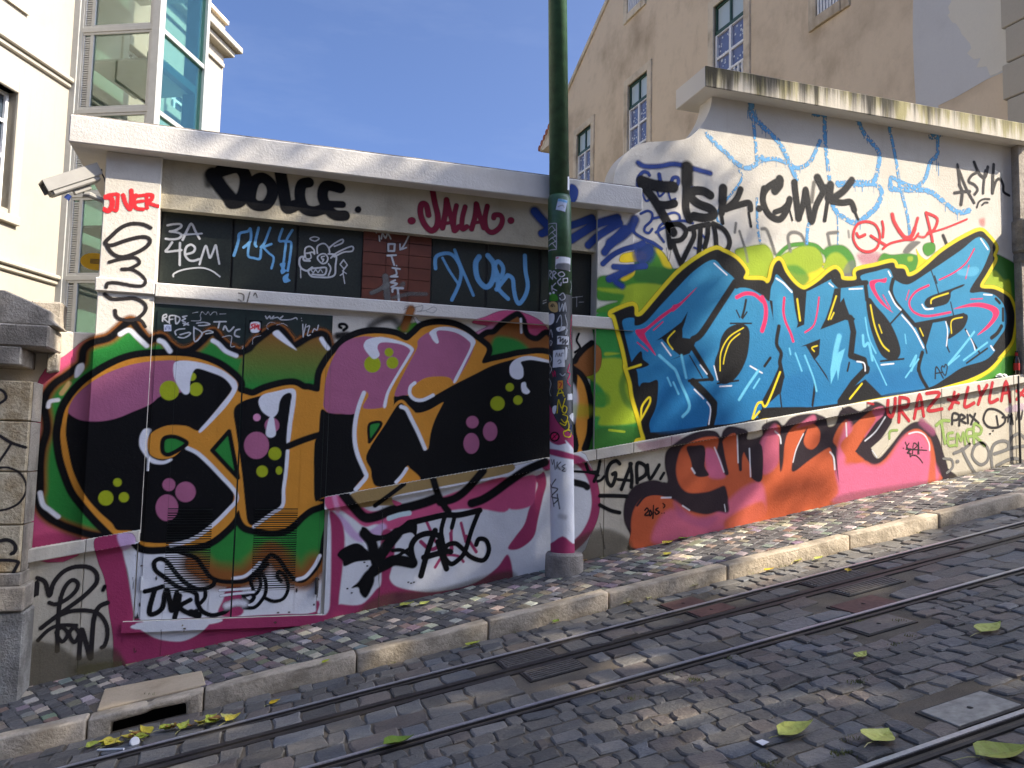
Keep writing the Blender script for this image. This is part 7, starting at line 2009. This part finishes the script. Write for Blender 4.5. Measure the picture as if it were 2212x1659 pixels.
paint('stain_and_shade', 'ledgeR ledgeM', 3, 'dark line painted for the shadow gap along the underside of the sloping ledge', '''
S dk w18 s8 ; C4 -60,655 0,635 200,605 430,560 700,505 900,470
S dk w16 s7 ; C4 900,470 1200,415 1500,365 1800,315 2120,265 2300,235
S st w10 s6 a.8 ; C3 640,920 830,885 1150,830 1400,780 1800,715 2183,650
''')  # dark strokes above paint in the shadow gap under the ledge
paint('stain_and_shade', 'plinthR plinthM plinthL', 3, 'brown splash grime along the foot of the plinth', '''
F st s60 a.4 ; C4 1590,1000 1900,950 2212,890 2300,960 1700,1080
F st s60 a.35 ; C4 640,1180 1000,1110 1500,1040 1500,1090 640,1280
F st s70 a.5 ; C3 560,1600 800,1480 1020,1560 1040,1700 560,1800
F st s60 a.5 ; D2 900,430 1300,390 1795,260 1795,380 1200,500 700,620
''')
paint('graffiti_tag', 'pil', 0, 'black marker lines scrawled on the stone pillar face', '''
S dk w26 s8 ; C1 0,690 100,750 220,790
S dk w20 s8 ; C1 100,750 50,830 -20,930
S dk w18 s6 ; C1 -60,990 0,965 80,965 170,1010 220,1090 220,1180 160,1270 60,1320 -40,1335
S dk w24 s8 ; C1 -40,1600 40,1590 110,1600 130,1650 120,1700
S dk w24 s8 ; D1 -20,60 50,45 105,80 110,120 80,145
S dk w22 s8 ; D1 -20,190 60,190 125,200 120,230 40,370
S dk w22 s8 ; C1 0,290 40,320 50,370 0,410
''')
# ---- paint and stickers on the pole
paint('pole_paint', 'pole', 0, 'white and pink bubble paint round the foot of the pole', '''
F P s6 ; E4 60,1440 200,1440 200,1560 60,1560
F W s6 ; E4 60,1075 120,1090 200,1110 200,1470 140,1462 60,1470
F P s6 ; E4 60,1105 120,1110 200,1135 200,1150 130,1140 60,1118
F P s5 ; E4 60,900 90,930 110,980 140,1020 190,1060 200,1125 165,1085 120,1090 86,1070 60,1010
F w s5 ; E4 150,1070 170,1090 182,1118 170,1110
S gy w14 s10 a.4 ; E4 110,1180 150,1190
S gy w20 s16 a.4 ; E4 130,1380 150,1385
S dk w4 s2 ; E4 95,1150 100,1170 105,1150 110,1190
S dk w4 s2 ; E4 118,1160 116,1185
S dk w4 s2 ; E4 132,1160 120,1175 130,1190
S dk w4 s2 ; E4 150,1170 138,1178 148,1185 138,1195 150,1198
S dk w5 s2 ; E4 112,1230 95,1260 120,1270 95,1300 122,1310 105,1330
S dk w5 s2 ; E4 92,1250 105,1340
S dk w5 s2 ; E4 118,1290 128,1350
''')
ST = [('photo-print sticker with a dark crowd scene', 'F W s2 l ; E4 112,322 172,328 170,383 110,372|F dk s3 a.8 ; E4 120,350 168,352 168,380 116,372|S pk w5 ; E4 116,328 122,326'),
      ('white and blue paper sticker tilted near the top of the pole', 'F bu s2 l ; E4 122,85 160,93 150,140 112,130|F sb s2 l ; E4 122,86 160,94 158,104 120,96|S gy w3 ; E4 122,118 140,112 146,122'),
      ('tall zigzag-drawn white outline sticker', 'S ch w4 l ; E4 82,190 115,186 115,292 82,300|S ch w4 l ; E4 82,215 98,196 110,214 84,236 98,222 112,238 84,258 98,244 112,260 84,280 98,266 112,284'),
      ('small green frog-like blob sticker', 'F gr s2 ; E4 86,500 90,478 100,470 118,480 122,500 100,504|D W r5 s2 ; E4 90,472 104,468'),
      ('cream one-eyed creature outline sticker', 'F cr s2 ; E4 84,512 100,504 118,512 120,545 100,548 86,535|S dk w4 ; E4 90,525 100,515 108,525|D dk r4 s2 ; E4 98,524'),
      ('black and white scribble-pattern sticker', 'F W s2 l ; E4 118,645 165,648 165,682 118,680|S dk w5 ; E4 122,655 132,650 130,668 142,656 140,676 152,660 150,678 160,665'),
      ('large white paper sticker with hand lettering', 'F W s2 l ; E4 102,705 148,700 150,772 100,775|S dk w3 ; E4 112,730 116,715 122,730|S dk w3 ; E4 126,728 127,716 132,728|S dk w3 ; E4 136,728 136,716 142,716|S dk w3 ; E4 120,750 128,742 134,752 124,758|F W s2 ; E4 152,692 160,700 156,740 150,736'),
      ('small orange sticker with red brush mark', 'F o s2 l ; E4 120,828 142,826 142,862 120,864|S ur w5 ; E4 126,834 136,840 128,856'),
      ('round pink sticker with a struck-out figure', 'D k r20 s2 ; E4 108,1056|D pk r14 s2 ; E4 108,1056|S k w4 ; E4 98,1066 118,1046|S k w3 ; E4 104,1050 112,1062'),
      ('torn white label on the pole', 'F W s2 ; E4 82,560 106,556 104,590 84,600'),
      ('torn white label strip on the pole above the lettered sticker', 'F W s2 ; E4 116,612 150,606 148,620 122,628'),
      ('white label on the pole edge below the red scrawl', 'F W s2 l ; E4 160,882 180,880 180,905 160,907'),
      ('torn white label above the pink paint', 'F W s2 ; E4 100,935 116,930 110,962 100,958'),
      ('white label at the pole edge beside the yellow scrawl', 'F W s2 ; E4 168,970 184,960 184,995 174,985')]
for k, (lb, tx) in enumerate(ST): paint('sticker', 'pole', 1, lb, tx.replace('|', '\n'))
paint('graffiti_tag', 'pole', 2, 'white, yellow and red marker scribbles covering the black middle of the pole', '''
S ch w5 ; E4 84,415 86,380 96,385 88,398 98,412
S ch w5 ; E4 100,415 102,382 114,388 104,398 114,412
S ch w5 c ; E4 122,392 138,384 148,396 134,404
S ch w5 ; E4 96,440 98,462
S ch w5 ; E4 112,430 98,448 116,460
S ch w5 ; E4 132,412 120,425 132,440 134,428
S ch w5 c l ; E4 142,412 160,410 160,426 142,428
S ch w4 ; E4 128,480 142,470 150,490 136,500 128,490
S ch w4 ; E4 126,510 128,545 140,515 142,545
S ch w4 ; E4 145,540 150,510 155,545
S ch w4 ; E4 116,590 132,560 136,600 128,620
S ch w4 ; E4 150,560 158,600 152,640 160,620
S ch w4 ; E4 88,640 94,620 100,650
S ch w4 c ; E4 90,665 98,670 92,685
S ch w4 ; E4 86,720 96,740 88,760 96,780 88,800
S ch w4 ; E4 86,820 94,840 88,870 94,890
S ch w4 ; E4 130,800 140,808 150,800
S pk w4 a.8 ; E4 98,790 104,810 108,788 112,812
S pk w5 a.8 ; E4 168,760 160,790 170,800 160,830 172,850
S pk w4 a.8 ; E4 176,560 172,640 178,700
S ye w4 ; E4 118,890 130,860 146,892
S ye w4 ; E4 122,880 142,876
S ye w4 ; E4 118,960 124,905 136,940 150,900
S ye w4 c ; E4 146,930 158,940 150,960 138,950
S ye w4 ; E4 140,965 160,975 150,1000 135,985
S ye w4 ; E4 130,1000 150,1010 160,990 165,1020 150,1035
S ye w4 c ; E4 145,1035 170,1030 172,1055 150,1055
S bl w4 ; E4 175,1010 172,1040
S ch w4 a.7 ; E4 170,420 176,440 170,470
S ch w4 a.6 ; E4 160,640 165,700
''')
paint('sticker', 'upole', 1, 'white label on the green upper pole just above the collar', 'F W s2 l ; E4 160,-5 172,-5 172,52 160,50')
for _o in paint('paint_chips', 'door plinthM plinthL thr', 5, 'chipped spots and rust marks on the painted door and plinth', '''
D st r14x7 s4 ; E6 150,722 1548,1202 1660,1198
D dk r9x22 s5 ; E6 130,1120 100,620 1738,975 300,850
D dk r10 s5 ; E6 1960,860 1915,1120
S st w7 s4 ; E6 60,840 66,910 60,960
D st r16x9 s6 ; E6 590,1365 1520,1302
D dk r8x5 s3 ; D2 660,390 690,420 780,205 800,230 1090,345 1110,352 1130,345
S gy w6 s4 a.8 ; C2 1105,1300 1103,1480 1100,1659
S st w5 s4 ; D2 880,240 884,380 882,520
S st w5 s4 ; D1 1140,680 1140,760 1132,860
S st w6 s5 ; D1 950,810 950,840 965,830
D ta r5 s3 ; D1 1290,650 1300,690
'''): _o['kind'] = 'stuff'
print('paint triangles', PAINT_TRIS[0])
